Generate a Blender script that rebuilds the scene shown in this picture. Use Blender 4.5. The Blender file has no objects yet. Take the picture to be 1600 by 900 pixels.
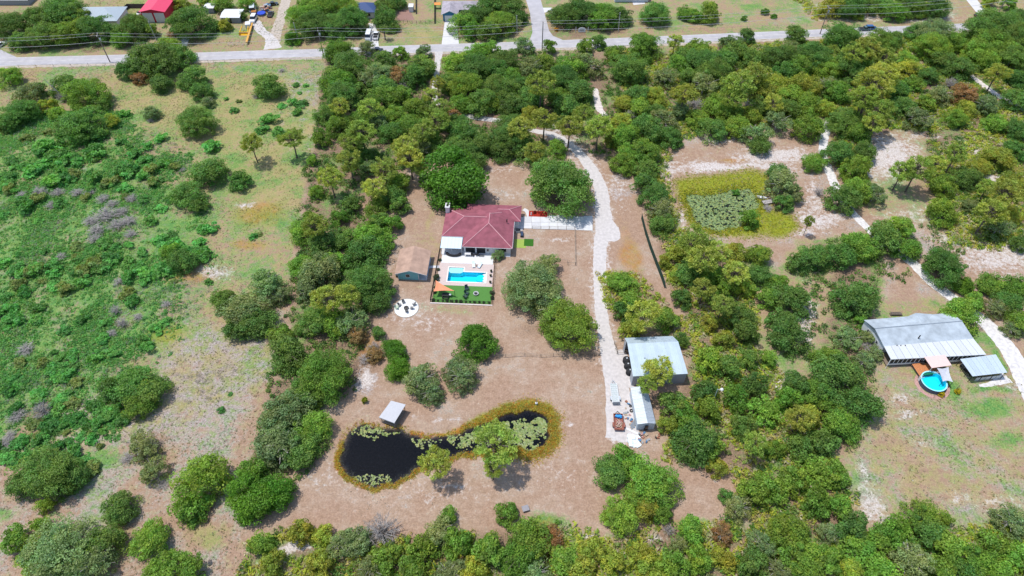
import bpy, bmesh, math, random
import numpy as np
from mathutils import Vector, Matrix
from mathutils.geometry import tessellate_polygon
R = math.radians
SC = bpy.context.scene
COL = SC.collection
rnd = random.Random(7)
NR = np.random.default_rng(11)

# ------------------------------------------------------------------ camera, sky, sun, exposure
FPX, PITCH, CAMH = 1067.0, R(48), 132.0
cam_d = bpy.data.cameras.new('camera')
cam = bpy.data.objects.new('camera', cam_d); COL.objects.link(cam)
cam.location = (0, 0, CAMH); cam.rotation_euler = (R(42), 0, 0)
cam_d.sensor_width = 36; cam_d.lens = 36 * FPX / 1600; cam_d.clip_end = 8000; cam_d.clip_start = 1
SC.camera = cam
SUN_EL = R(71); SUN_DIR = Vector((-0.96 * math.cos(SUN_EL), 0.28 * math.cos(SUN_EL), math.sin(SUN_EL)))
w = bpy.data.worlds.new('World'); SC.world = w; w.use_nodes = True
nt = w.node_tree; nt.nodes.clear()
sky = nt.nodes.new('ShaderNodeTexSky'); sky.sky_type = 'NISHITA'; sky.sun_disc = False
sky.sun_elevation = SUN_EL; sky.sun_rotation = math.atan2(SUN_DIR.x, SUN_DIR.y)
bg = nt.nodes.new('ShaderNodeBackground'); bg.inputs[1].default_value = 0.15
wo = nt.nodes.new('ShaderNodeOutputWorld')
nt.links.new(sky.outputs[0], bg.inputs[0]); nt.links.new(bg.outputs[0], wo.inputs[0])
sd = bpy.data.lights.new('sun', 'SUN'); sd.energy = 2.9; sd.angle = R(1.6); sd.color = (1, 0.96, 0.9)
so = bpy.data.objects.new('sun', sd); COL.objects.link(so); so.location = (0, 150, 200)
so.rotation_euler = SUN_DIR.to_track_quat('Z', 'Y').to_euler()
SC.view_settings.view_transform = 'Standard'; SC.view_settings.look = 'None'
SC.view_settings.exposure = 0.47; SC.view_settings.gamma = 1
SC.cycles.max_bounces = 6; SC.cycles.diffuse_bounces = 4; SC.cycles.transparent_max_bounces = 8
SC.cycles.use_denoising = True

# ------------------------------------------------------------------ helpers
sP, cP = math.sin(PITCH), math.cos(PITCH)
def P(px, py, z=0.0):                     # a place seen in the photograph -> metres on the ground (or at height z)
    u, v = px - 800, py - 450
    t = (z - CAMH) / (-(FPX * sP + v * cP))
    return (u * t, (FPX * cP - v * sP) * t)
def scl(py): return (FPX * sP + (py - 450) * cP) / CAMH      # pixels per metre at a ground row
def unproj(x, y, z=0.0):                  # numpy: world -> photo pixel
    d = y * cP + (CAMH - z) * sP
    return 800 + FPX * x / d, 450 + FPX * ((CAMH - z) * cP - y * sP) / d

def lin(c):
    return tuple((x / 12.92 if x <= 0.04045 else ((x + 0.055) / 1.055) ** 2.4) for x in c)
MATS = {}
def mat(name, col, rough=0.7, metal=0.0, spec=0.3, noise=0.12, nscale=3.0, bump=0.0, trans=0.0, alpha=1.0, clear=0.0):
    if name in MATS: return MATS[name]
    m = bpy.data.materials.new(name); m.use_nodes = True; n = m.node_tree; L = n.links
    b = n.nodes['Principled BSDF']
    b.inputs['Roughness'].default_value = rough; b.inputs['Metallic'].default_value = metal
    b.inputs['Specular IOR Level'].default_value = spec
    b.inputs['Coat Weight'].default_value = clear
    tc = n.nodes.new('ShaderNodeTexCoord')
    nz = n.nodes.new('ShaderNodeTexNoise'); nz.inputs['Scale'].default_value = nscale; nz.inputs['Detail'].default_value = 5
    L.new(tc.outputs['Object'], nz.inputs['Vector'])
    mr = n.nodes.new('ShaderNodeMapRange'); mr.inputs[1].default_value = 0.3; mr.inputs[2].default_value = 0.7
    mr.inputs[3].default_value = 1 - noise; mr.inputs[4].default_value = 1 + noise
    L.new(nz.outputs[0], mr.inputs[0])
    vm = n.nodes.new('ShaderNodeVectorMath'); vm.operation = 'SCALE'; vm.inputs[0].default_value = col[:3]
    L.new(mr.outputs[0], vm.inputs['Scale']); L.new(vm.outputs[0], b.inputs['Base Color'])
    if bump:
        bp = n.nodes.new('ShaderNodeBump'); bp.inputs['Strength'].default_value = bump
        L.new(nz.outputs[0], bp.inputs['Height']); L.new(bp.outputs[0], b.inputs['Normal'])
    MATS[name] = m
    return m
def ramp_noise(n, vec, scale, detail=4, rough=0.6):
    nz = n.nodes.new('ShaderNodeTexNoise'); nz.inputs['Scale'].default_value = scale
    nz.inputs['Detail'].default_value = detail; nz.inputs['Roughness'].default_value = rough
    n.links.new(vec, nz.inputs['Vector']); return nz.outputs[0]

def leaf_mat(name, transl=0.45, rough=0.55):
    m = bpy.data.materials.new(name); m.use_nodes = True; n = m.node_tree; L = n.links; n.nodes.clear()
    oi = n.nodes.new('ShaderNodeObjectInfo'); at = n.nodes.new('ShaderNodeAttribute'); at.attribute_name = 'var'
    mx = n.nodes.new('ShaderNodeVectorMath'); mx.operation = 'MULTIPLY'
    L.new(oi.outputs['Color'], mx.inputs[0]); L.new(at.outputs['Color'], mx.inputs[1])
    b = n.nodes.new('ShaderNodeBsdfPrincipled'); b.inputs['Roughness'].default_value = rough; b.inputs['Specular IOR Level'].default_value = 0.35
    t = n.nodes.new('ShaderNodeBsdfTranslucent')
    tm = n.nodes.new('ShaderNodeVectorMath'); tm.operation = 'MULTIPLY'; tm.inputs[1].default_value = (1.2, 1.25, 0.5)
    L.new(mx.outputs[0], b.inputs['Base Color']); L.new(mx.outputs[0], tm.inputs[0]); L.new(tm.outputs[0], t.inputs[0])
    ms = n.nodes.new('ShaderNodeMixShader'); ms.inputs[0].default_value = transl
    o = n.nodes.new('ShaderNodeOutputMaterial')
    L.new(b.outputs[0], ms.inputs[1]); L.new(t.outputs[0], ms.inputs[2]); L.new(ms.outputs[0], o.inputs[0])
    return m
LEAF = leaf_mat('leaf')
BARK = mat('bark', (0.13, 0.105, 0.085), 0.9, noise=0.4, nscale=6)
DEADW = mat('dead_wood', (0.36, 0.33, 0.31), 0.9, noise=0.25, nscale=4)

def tag(o, label=None, cat=None, group=None, kind=None):
    if label: o['label'] = label
    if cat: o['category'] = cat
    if group: o['group'] = group
    if kind: o['kind'] = kind
    return o
def link(o, parent=None):
    COL.objects.link(o)
    if parent is not None: o.parent = parent
    return o
def thing(name, label, cat, loc=(0, 0, 0), rz=0.0, group=None, scale=None):
    o = bpy.data.objects.new(name, None); link(o); o.empty_display_size = 0.3
    o.location = loc; o.rotation_euler = (0, 0, rz)
    if scale: o.scale = scale
    return tag(o, label, cat, group)
def np_mesh(name, V, F, nv, var=None, smooth=False):
    """V (n,3), F (m,nv) index array -> mesh, quick"""
    me = bpy.data.meshes.new(name)
    V = np.ascontiguousarray(V, dtype=np.float32); F = np.ascontiguousarray(F, dtype=np.int32)
    me.vertices.add(len(V)); me.vertices.foreach_set('co', V.ravel())
    me.loops.add(F.size); me.loops.foreach_set('vertex_index', F.ravel())
    me.polygons.add(len(F)); me.polygons.foreach_set('loop_start', np.arange(0, F.size, nv, dtype=np.int32))
    if smooth: me.polygons.foreach_set('use_smooth', np.ones(len(F), dtype=bool))
    me.update(calc_edges=True)
    if var is not None:
        a = me.color_attributes.new('var', 'FLOAT_COLOR', 'POINT')
        c = np.ones((len(V), 4), dtype=np.float32); c[:, :3] = var; a.data.foreach_set('color', c.ravel())
    return me
def obj_from(name, me, m, parent=None, loc=None):
    o = bpy.data.objects.new(name, me); link(o, parent)
    if m is not None and not len(me.materials): me.materials.append(m)
    if loc: o.location = loc
    return o

class MB:
    """collects simple solids and links them as one mesh object"""
    def __init__(s): s.v = []; s.f = []
    def add(s, vs, fs):
        k = len(s.v); s.v += [tuple(v) for v in vs]; s.f += [tuple(i + k for i in f) for f in fs]; return s
    def box(s, x0, x1, y0, y1, z0, z1):
        vs = [(x, y, z) for z in (z0, z1) for y in (y0, y1) for x in (x0, x1)]
        return s.add(vs, [(0, 2, 3, 1), (4, 5, 7, 6), (0, 1, 5, 4), (2, 6, 7, 3), (0, 4, 6, 2), (1, 3, 7, 5)])
    def cbox(s, cx, cy, cz, sx, sy, sz, rz=0.0, rx=0.0):
        M = Matrix.Translation((cx, cy, cz)) @ Matrix.Rotation(rz, 4, 'Z') @ Matrix.Rotation(rx, 4, 'X')
        vs = [M @ Vector((x * sx / 2, y * sy / 2, z * sz / 2)) for z in (-1, 1) for y in (-1, 1) for x in (-1, 1)]
        return s.add(vs, [(0, 2, 3, 1), (4, 5, 7, 6), (0, 1, 5, 4), (2, 6, 7, 3), (0, 4, 6, 2), (1, 3, 7, 5)])
    def prism(s, pts, z0, z1):            # horizontal polygon, counter-clockwise
        n = len(pts)
        vs = [(x, y, z0) for x, y in pts] + [(x, y, z1) for x, y in pts]
        fs = [tuple(range(n - 1, -1, -1)), tuple(range(n, 2 * n))] + [(i, (i + 1) % n, n + (i + 1) % n, n + i) for i in range(n)]
        return s.add(vs, fs)
    def slab(s, pts, th):                 # any planar 3-D polygon with thickness downwards
        n = len(pts); vs = [tuple(p) for p in pts] + [(p[0], p[1], p[2] - th) for p in pts]
        fs = [tuple(range(n)), tuple(range(2 * n - 1, n - 1, -1))] + [(i, n + i, n + (i + 1) % n, (i + 1) % n) for i in range(n)]
        return s.add(vs, fs)
    def tube(s, pts, r, seg=6, taper=None):
        pts = [Vector(p) for p in pts]; rings = []
        for i, p in enumerate(pts):
            d = (pts[min(i + 1, len(pts) - 1)] - pts[max(i - 1, 0)]).normalized()
            a = d.orthogonal().normalized(); b = d.cross(a)
            rr = r if taper is None else r + (taper - r) * i / (len(pts) - 1)
            rings.append([p + (a * math.cos(t) + b * math.sin(t)) * rr for t in [2 * math.pi * k / seg for k in range(seg)]])
        vs = [v for ring in rings for v in ring]; fs = []
        for i in range(len(pts) - 1):
            for k in range(seg):
                fs.append((i * seg + k, i * seg + (k + 1) % seg, (i + 1) * seg + (k + 1) % seg, (i + 1) * seg + k))
        fs.append(tuple(range(seg - 1, -1, -1))); fs.append(tuple(range((len(pts) - 1) * seg, len(pts) * seg)))
        return s.add(vs, fs)
    def lathe(s, prof, seg=20, c=(0, 0)):
        vs = []; fs = []
        for r, z in prof: vs += [(c[0] + r * math.cos(2 * math.pi * k / seg), c[1] + r * math.sin(2 * math.pi * k / seg), z) for k in range(seg)]
        for i in range(len(prof) - 1):
            for k in range(seg): fs.append((i * seg + k, i * seg + (k + 1) % seg, (i + 1) * seg + (k + 1) % seg, (i + 1) * seg + k))
        return s.add(vs, fs)
    def build(s, name, m, parent=None, loc=None, label=None):
        me = bpy.data.meshes.new(name); me.from_pydata(s.v, [], s.f); me.update()
        o = obj_from(name, me, m, parent, loc)
        if label: o['label'] = label
        return o
def copy_tree(o, parent=None):
    c = o.copy(); link(c)
    if parent is not None: c.parent = parent
    for ch in list(KIDS.get(o.name, [])) or [x for x in o.children]: copy_tree(ch, c)
    return c
KIDS = {}

# ------------------------------------------------------------------ numpy polygon distance (signed, + outside) in photo pixels or metres
def sdf(px, py, poly):
    poly = np.asarray(poly, float); d = np.full(px.shape, 1e18); ins = np.zeros(px.shape, bool)
    n = len(poly)
    for i in range(n):
        a = poly[i]; b = poly[(i + 1) % n]; e = b - a; wx = px - a[0]; wy = py - a[1]
        t = np.clip((wx * e[0] + wy * e[1]) / (e @ e + 1e-9), 0, 1)
        d = np.minimum(d, (wx - e[0] * t) ** 2 + (wy - e[1] * t) ** 2)
        c = (a[1] > py) != (b[1] > py)
        xi = e[0] * (py - a[1]) / (e[1] if abs(e[1]) > 1e-9 else 1e-9) + a[0]
        ins ^= c & (px < xi)
    d = np.sqrt(d); return np.where(ins, -d, d)
def seg_dist(px, py, pts):
    d = np.full(px.shape, 1e18)
    for a, b in zip(pts[:-1], pts[1:]):
        a = np.array(a[:2], float); b = np.array(b[:2], float); e = b - a; wx = px - a[0]; wy = py - a[1]
        t = np.clip((wx * e[0] + wy * e[1]) / (e @ e + 1e-9), 0, 1)
        d = np.minimum(d, (wx - e[0] * t) ** 2 + (wy - e[1] * t) ** 2)
    return np.sqrt(d)
_tab = NR.random((256, 256))
def vnoise(x, y, s, oct=3):
    out = 0; amp = 1; tot = 0
    for o in range(oct):
        X = x / s + 37.1 * o; Y = y / s + 17.7 * o
        xi = np.floor(X).astype(int); yi = np.floor(Y).astype(int); fx = X - xi; fy = Y - yi
        fx = fx * fx * (3 - 2 * fx); fy = fy * fy * (3 - 2 * fy)
        g = lambda i, j: _tab[(xi + i) & 255, (yi + j) & 255]
        out = out + amp * ((g(0, 0) * (1 - fx) + g(1, 0) * fx) * (1 - fy) + (g(0, 1) * (1 - fx) + g(1, 1) * fx) * fy)
        tot += amp; amp *= 0.5; s *= 0.5
    return out / tot

# ------------------------------------------------------------------ outlines (photo pixels)
Z7 = lambda l: [(500 + x / 4, 560 + y / 4) for x, y in l]
POND = Z7([(110, 610), (150, 520), (190, 450), (260, 408), (330, 412), (400, 425), (480, 440), (540, 468), (640, 485), (760, 470), (880, 450), (980, 420), (1080, 372),
           (1180, 342), (1290, 312), (1400, 330), (1450, 400), (1462, 480), (1425, 550), (1340, 578), (1260, 572), (1150, 562), (1020, 570), (900, 590), (820, 612), (700, 645), (610, 690), (540, 740), (460, 790),
           (350, 800), (250, 780), (170, 730), (115, 670)])
ZN = lambda l: [(1040 + x * .1877, 200 + y * .1877) for x, y in l]
NPOND = ZN([(170, 550), (300, 545), (420, 535), (600, 500), (700, 500), (770, 560), (790, 650), (720, 760), (600, 830), (430, 860), (270, 820), (210, 700)])
MARSH = ZN([(75, 450), (190, 410), (450, 390), (700, 350), (850, 385), (840, 560), (880, 670), (1060, 730), (1115, 810), (1000, 890), (700, 900), (400, 890), (230, 830), (150, 650), (90, 540)])
POOLF = (P(760, 400), 3.0)                # frame of the house yard: origin, degrees clockwise
def yard(x, y):
    a = R(POOLF[1]); o = POOLF[0]
    return (o[0] + x * math.cos(a) + y * math.sin(a), o[1] - x * math.sin(a) + y * math.cos(a))
POOL = [(-9.7, -4.7), (-5.6, -4.7), (-5.5, -6.2), (0.6, -6.2), (0.6, -10.0), (-9.7, -10.0)]

# ------------------------------------------------------------------ ground: one sheet to the horizon
gx = np.unique(np.concatenate([-np.geomspace(240, 3500, 14), np.arange(-235, 235.1, 0.75), np.geomspace(240, 3500, 14)]))
gy = np.unique(np.concatenate([-np.geomspace(30, 3000, 12), np.arange(-20, 28, 4.0), np.arange(28, 300, 0.75), np.geomspace(303, 4500, 16)]))
GX, GY = np.meshgrid(gx, gy); GXf, GYf = GX.ravel(), GY.ravel()
U, Vv = unproj(GXf, GYf); far = GYf < 5; U[far] = -9999; Vv[far] = 3000
wob = (vnoise(GXf, GYf, 9) - 0.5)
Uw = U + (vnoise(GXf, GYf, 5, 3) - 0.5) * 26; Vw = Vv + (vnoise(GXf + 900, GYf, 5, 3) - 0.5) * 20
N = len(GXf); CH = {k: np.zeros(N, np.float32) for k in 'GSYRLDA'}
near = (U > -150) & (U < 1750) & (Vv > -120) & (Vv < 1100)
def paint(ch, poly, amt, feather=14, warp=True):
    idx = np.where(near)[0]
    d = sdf((Uw if warp else U)[idx], (Vw if warp else Vv)[idx], poly)
    w_ = np.clip(0.5 - d / feather, 0, 1)
    CH[ch][idx] = CH[ch][idx] * (1 - w_) + amt * w_
def blob(ch, cx, cy, rx, ry, amt, rot=0):
    idx = np.where(near & (abs(U - cx) < rx * 2.2 + ry) & (abs(Vv - cy) < ry * 2.2 + rx))[0]
    a = R(rot); dx = Uw[idx] - cx; dy = Vw[idx] - cy
    x = (dx * math.cos(a) + dy * math.sin(a)) / rx; y = (-dx * math.sin(a) + dy * math.cos(a)) / ry
    w_ = np.clip(1.35 - np.sqrt(x * x + y * y) * 0.85, 0, 1)
    CH[ch][idx] = np.maximum(CH[ch][idx], amt * w_) if amt > 0 else CH[ch][idx] * (1 + amt * w_)
def path_paint(ch, pts, wd, amt):
    idx = np.where(near)[0]; d = seg_dist(U[idx], Vv[idx], pts)
    CH[ch][idx] = np.maximum(CH[ch][idx], amt * np.clip(1.3 - d / wd, 0, 1))
CH['Y'][:] = 0.35; CH['G'][:] = 0.45
BIG = [(-150, -120), (1750, -120), (1750, 1100), (-150, 1100)]
paint('G', BIG, 0.40); paint('Y', BIG, 0.45)
# beyond the road
blob('S', 1390, 28, 110, 8, 0.5); blob('S', 1460, 15, 30, 18, 0.55); blob('L', 1420, 27, 150, 8, .6); blob('G', 80, 20, 60, 10, .3)
blob('Y', 665, 55, 45, 18, 0.8); blob('Y', 230, 8, 60, 10, 0.9); blob('S', 1270, 10, 20, 8, 0.4); blob('G', 1190, 12, 60, 14, 0.55); blob('L', 1240, 30, 70, 8, .6)
blob('D', 900, 52, 75, 9, 0.8); blob('D', 130, 72, 130, 8, 0.9); blob('R', 940, 48, 70, 7, 0.3); blob('G', 330, 55, 40, 12, 0.6)
# left field
LF = [(-150, 100), (512, 92), (500, 190), (462, 420), (430, 560), (400, 680), (372, 900), (340, 1100), (-150, 1100)]
paint('Y', LF, 0.50, 8, False); paint('G', LF, 0.45, 8, False); paint('L', LF, 0.35, 8, False)
paint('Y', [(170, 120), (430, 110), (500, 190), (470, 330), (380, 360), (330, 230), (200, 190)], 0.72, 30)
paint('G', [(170, 120), (430, 110), (500, 190), (470, 330), (380, 360), (330, 230), (200, 190)], 0.42, 30)
paint('L', [(440, 112), (506, 105), (490, 240), (450, 250), (430, 180)], 0.85, 20)
paint('L', [(100, 95), (510, 92), (508, 112), (300, 122), (60, 118)], 0.5, 12)
paint('G', [(-150, 190), (60, 190), (160, 215), (300, 260), (330, 400), (250, 520), (150, 640), (-150, 720)], 0.66, 50)
paint('Y', [(-150, 190), (60, 190), (160, 215), (300, 260), (330, 400), (250, 520), (150, 640), (-150, 720)], 0.40, 50)
paint('L', [(-150, 260), (120, 260), (300, 300), (300, 520), (100, 640), (-150, 660)], 0.62, 60)
blob('L', 165, 330, 70, 38, 0.9); blob('L', 60, 310, 70, 15, 0.8); blob('L', 150, 262, 50, 12, .8); blob('L', 30, 560, 70, 30, .7); blob('L', 90, 640, 60, 22, .75)
blob('R', 405, 332, 50, 24, 0.50); blob('Y', 405, 335, 60, 30, 0.9); blob('R', 300, 437, 45, 10, .5); blob('A', 255, 520, 34, 24, 0.55); blob('Y', 255, 520, 50, 34, .9)
blob('R', 390, 380, 30, 12, 0.5); blob('S', 335, 425, 25, 14, .55); blob('S', 380, 318, 15, 6, .6)
paint('L', [(250, 520), (440, 480), (410, 640), (330, 720), (230, 690), (90, 700), (60, 640), (250, 600)], 0.75, 30)
paint('G', [(250, 520), (440, 480), (410, 640), (330, 720), (230, 690), (90, 700), (60, 640), (250, 600)], 0.30, 30)
paint('Y', [(-150, 720), (200, 690), (420, 620), (390, 1100), (-150, 1100)], 0.30, 40)
paint('G', [(-150, 720), (200, 690), (420, 620), (390, 1100), (-150, 1100)], 0.25, 40)
paint('L', [(-150, 720), (200, 690), (420, 620), (390, 1100), (-150, 1100)], 0.45, 40)
blob('G', 160, 715, 60, 22, .6); blob('G', 330, 840, 45, 25, .42); blob('Y', 320, 835, 45, 30, .6); blob('G', 50, 700, 60, 20, .6); blob('G', 10, 805, 20, 12, .6)
# the five-acre lot
LOT = [(512, 90), (960, 82), (1010, 240), (1060, 440), (1120, 640), (1200, 850), (1240, 1100), (340, 1100), (372, 885), (440, 520), (470, 330), (500, 190)]
paint('Y', LOT, 0.10, 8, False); paint('G', LOT, 0.0, 8, False); paint('L', LOT, 0.15, 8, False)
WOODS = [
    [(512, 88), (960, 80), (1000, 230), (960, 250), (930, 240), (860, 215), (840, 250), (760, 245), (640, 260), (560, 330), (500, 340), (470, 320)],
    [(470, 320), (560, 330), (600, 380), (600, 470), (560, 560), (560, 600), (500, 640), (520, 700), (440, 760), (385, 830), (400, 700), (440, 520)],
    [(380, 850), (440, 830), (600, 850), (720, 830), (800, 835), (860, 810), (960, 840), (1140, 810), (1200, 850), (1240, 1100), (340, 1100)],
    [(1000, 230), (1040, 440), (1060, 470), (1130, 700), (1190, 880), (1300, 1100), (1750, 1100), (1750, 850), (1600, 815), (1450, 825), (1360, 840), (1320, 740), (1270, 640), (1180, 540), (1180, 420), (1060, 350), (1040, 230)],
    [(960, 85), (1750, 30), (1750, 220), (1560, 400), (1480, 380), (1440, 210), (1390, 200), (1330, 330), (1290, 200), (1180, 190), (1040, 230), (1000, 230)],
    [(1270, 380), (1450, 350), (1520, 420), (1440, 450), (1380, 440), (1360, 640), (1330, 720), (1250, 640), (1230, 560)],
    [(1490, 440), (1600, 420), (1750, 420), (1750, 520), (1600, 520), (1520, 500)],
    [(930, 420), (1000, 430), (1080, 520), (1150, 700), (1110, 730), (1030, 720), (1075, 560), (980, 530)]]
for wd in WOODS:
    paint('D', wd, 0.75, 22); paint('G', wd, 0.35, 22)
for cx, cy, rx, ry in [(430, 845, 35, 20), (900, 840, 70, 14), (1060, 820, 60, 16), (855, 812, 40, 9)]: blob('R', cx, cy, rx, ry, .35); blob('G', cx, cy, rx, ry, .55)
blob('S', 460, 857, 26, 9, 1); blob('S', 925, 832, 12, 6, .9); blob('S', 1020, 838, 20, 6, .8); blob('S', 1140, 555, 10, 5, .5)
blob('Y', 655, 400, 22, 55, 0.42); blob('Y', 700, 487, 40, 9, 0.5); blob('G', 705, 486, 45, 10, .36); blob('Y', 600, 300, 10, 10, .3)
blob('Y', 675, 360, 10, 60, .5, -5); blob('S', 570, 592, 20, 15, 0.75); blob('L', 570, 592, 30, 20, .7)
for cx, cy, rx, ry, a in [(655, 500, 60, 25, .38), (590, 740, 80, 35, .33), (640, 650, 10, 4, .6), (700, 765, 60, 18, .33), (780, 260, 50, 15, .35), (870, 745, 60, 30, .25), (510, 745, 30, 20, .35), (885, 660, 15, 5, .5),
                          (700, 655, 30, 5, .5), (630, 410, 25, 20, .35), (790, 305, 60, 8, .35), (875, 375, 22, 6, .52), (810, 420, 20, 20, .2), (605, 455, 20, 30, .35), (1120, 745, 15, 20, .3), (680, 775, 60, 15, .3)]: blob('S', cx, cy, rx, ry, a * .8)
blob('R', 985, 400, 18, 50, 0.55, -12); blob('R', 960, 350, 12, 30, .3); blob('L', 975, 300, 22, 40, .5); blob('S', 965, 295, 15, 30, .4); blob('R', 845, 255, 10, 8, .3); blob('R', 585, 332, 20, 14, .3)
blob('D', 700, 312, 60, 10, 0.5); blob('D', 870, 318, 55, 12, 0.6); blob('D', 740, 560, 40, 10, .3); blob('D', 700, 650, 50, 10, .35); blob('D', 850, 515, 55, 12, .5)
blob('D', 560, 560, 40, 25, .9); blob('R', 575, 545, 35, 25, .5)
# sandy neighbouring clearings
NC = [(1020, 235), (1040, 210), (1180, 200), (1290, 195), (1340, 330), (1450, 360), (1480, 380), (1600, 420), (1600, 560), (1540, 520), (1460, 470), (1380, 470), (1380, 360), (1240, 375), (1220, 420), (1080, 360), (1040, 300)]
paint('D', NC, 0.05, 14); paint('G', NC, 0.05, 14); paint('Y', NC, 0.22, 14); paint('L', NC, 0.3, 14)
for cx, cy, rx, ry, a in [(1150, 264, 100, 10, .8), (1210, 244, 60, 13, .75), (1045, 265, 22, 22, .6), (1075, 330, 14, 30, .75), (1275, 340, 45, 12, .7), (1390, 245, 45, 35, .75), (1560, 400, 70, 30, .6), (1420, 340, 60, 20, .4),
                          (1270, 310, 12, 40, .5), (1540, 240, 30, 6, .9), (1560, 275, 25, 5, .9), (1330, 215, 20, 20, .5), (1260, 500, 14, 50, .6), (1225, 600, 14, 18, .8), (1500, 370, 50, 14, .5), (1130, 215, 40, 10, .5), (1100, 350, 20, 10, .4), (1250, 360, 40, 8, .6), (1530, 345, 30, 10, .4)]: blob('S', cx, cy, rx, ry, a)
blob('R', 1155, 249, 38, 4, 0.6); blob('L', 1150, 262, 90, 8, .35); blob('D', 1420, 300, 50, 14, .5); blob('Y', 1460, 480, 40, 20, .55)
for cx, cy, rx, ry in [(1420, 185, 12, 40), (1380, 230, 10, 30), (1445, 210, 30, 8)]: blob('S', cx, cy, rx, ry, .45)
# strip between lots and the lower right field
paint('D', [(1255, 380), (1290, 400), (1300, 470), (1280, 560), (1250, 600), (1200, 540), (1220, 450)], 0.15, 16)
paint('D', [(1380, 440), (1490, 440), (1520, 500), (1380, 500)], 0.05, 12)
RF = [(1350, 560), (1480, 560), (1750, 560), (1750, 830), (1580, 800), (1500, 840), (1400, 830), (1330, 800), (1320, 720), (1340, 680), (1370, 620)]
paint('D', RF, 0.0, 12); paint('G', RF, 0.30, 30); paint('Y', RF, 0.50, 30); paint('L', RF, 0.46, 12)
blob('S', 1360, 790, 22, 40, .6, -20); blob('S', 1350, 740, 8, 30, .5); blob('S', 1440, 690, 30, 6, .38); blob('S', 1495, 775, 22, 7, .42); blob('S', 1560, 790, 50, 14, .36); blob('L', 1530, 790, 70, 20, .6)
blob('G', 1540, 640, 50, 20, .75); blob('G', 1440, 585, 20, 15, .65); blob('L', 1370, 640, 20, 40, .7); blob('S', 1410, 620, 20, 10, .5); blob('G', 1575, 690, 40, 15, .7); blob('G', 1470, 710, 50, 10, .5)
blob('S', 1420, 645, 25, 8, .6); blob('Y', 1340, 700, 30, 20, .4); blob('G', 1490, 610, 16, 25, .8, -40); blob('G', 1565, 565, 8, 25, .8, -40); blob('G', 1555, 605, 40, 8, .8); blob('S', 1590, 600, 30, 5, .5); blob('L', 1550, 740, 60, 20, .5)
# pond banks
Pw = np.array([P(*p) for p in POND]); Nw = np.array([P(*p) for p in NPOND]); Mw = np.array([P(*p) for p in MARSH])
zz = np.zeros(N, np.float32)
Pw0 = Pw
def rough(poly, step=1.0, jit=.45):
    out = []
    for i in range(len(poly)):
        p, q = poly[i], poly[(i + 1) % len(poly)]; k = max(1, int(np.hypot(*(q - p)) / step))
        for j in range(k): out.append(p + (q - p) * j / k)
    out = np.array(out); x, y = out[:, 0].copy(), out[:, 1].copy()
    out[:, 0] += (vnoise(x, y, 3, 3) - .5) * 2.4 + NR.uniform(-jit, jit, len(x)) * .4; out[:, 1] += (vnoise(x + 70, y, 3, 3) - .5) * 2.4 + NR.uniform(-jit, jit, len(x)) * .4; return out
Pw = rough(Pw); Nw = rough(Nw)
def basin(poly, lvl, deep):
    bb = (GXf > poly[:, 0].min() - 12) & (GXf < poly[:, 0].max() + 12) & (GYf > poly[:, 1].min() - 12) & (GYf < poly[:, 1].max() + 12)
    idx = np.where(bb)[0]; d = sdf(GXf[idx], GYf[idx], poly)
    zz[idx] = np.minimum(zz[idx], np.where(d > 0, np.minimum(0, lvl + d * 0.12), np.maximum(lvl + d * 0.28, deep))); return idx, d
idx, d = basin(Pw, -0.35, -2.4)
wdt = .75 + 1.9 * np.clip((U[idx] - 720) / 100, 0, 1) + 1.4 * (vnoise(GXf[idx], GYf[idx], 4) - .5) * 2
wdt = np.maximum(wdt, .5); wdt = np.where((U[idx] < 640) & (Vv[idx] < 690), wdt * 0.3, wdt)
wR = np.clip(1.0 - np.abs(d - 0.2) / wdt + (vnoise(GXf[idx], GYf[idx], 2.5) - .5) * .7, 0, 1); wR = wR * np.clip(3.2 - d * .8, 0, 1) * (d < 5); CH['R'][idx] = np.maximum(CH['R'][idx], wR)
CH['A'][idx] = np.maximum(CH['A'][idx], np.clip(1 - np.abs(d - 1.2) / 2.2, 0, 1) * 0.75 * np.clip((U[idx] - 690) / 60, 0, 1) * (Vv[idx] < 690))
CH['R'][idx] *= np.clip(1.2 + d * .8, 0, 1) * np.where((U[idx] < 640) & (Vv[idx] < 690), .55, 1); CH['D'][idx] = np.where(d < -0.3, 1.0, CH['D'][idx]); CH['Y'][idx] = np.maximum(CH['Y'][idx], np.clip(1 - d / 5, 0, 1) * .35)
idx, d = basin(Nw, -0.3, -1.2); CH['D'][idx] = np.where(d < 0, 1.0, CH['D'][idx])
idx2 = np.where(near)[0]; dm = sdf(U[idx2] * .5 + Uw[idx2] * .5, Vv[idx2] * .5 + Vw[idx2] * .5, MARSH); CH['A'][idx2] = np.maximum(CH['A'][idx2], np.clip(.5 - dm / 22, 0, 1)); 
for k in 'SLD': CH[k][idx2] *= np.clip(dm / 8, 0, 1) if k != 'D' else 1
DR = [(865, 211), (895, 230), (920, 258), (938, 292), (942, 325), (944, 355), (938, 385), (937, 420), (938, 460), (941, 500), (948, 535), (957, 570), (964, 600), (966, 640), (968, 685)]
idx = np.where(near & (U > 840) & (U < 1020))[0]; dd_ = seg_dist(Uw[idx] * .6 + U[idx] * .4, Vv[idx], DR); CH['S'][idx] = np.maximum(CH['S'][idx], np.clip(.80 - dd_ / 30, 0, .42))
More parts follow.
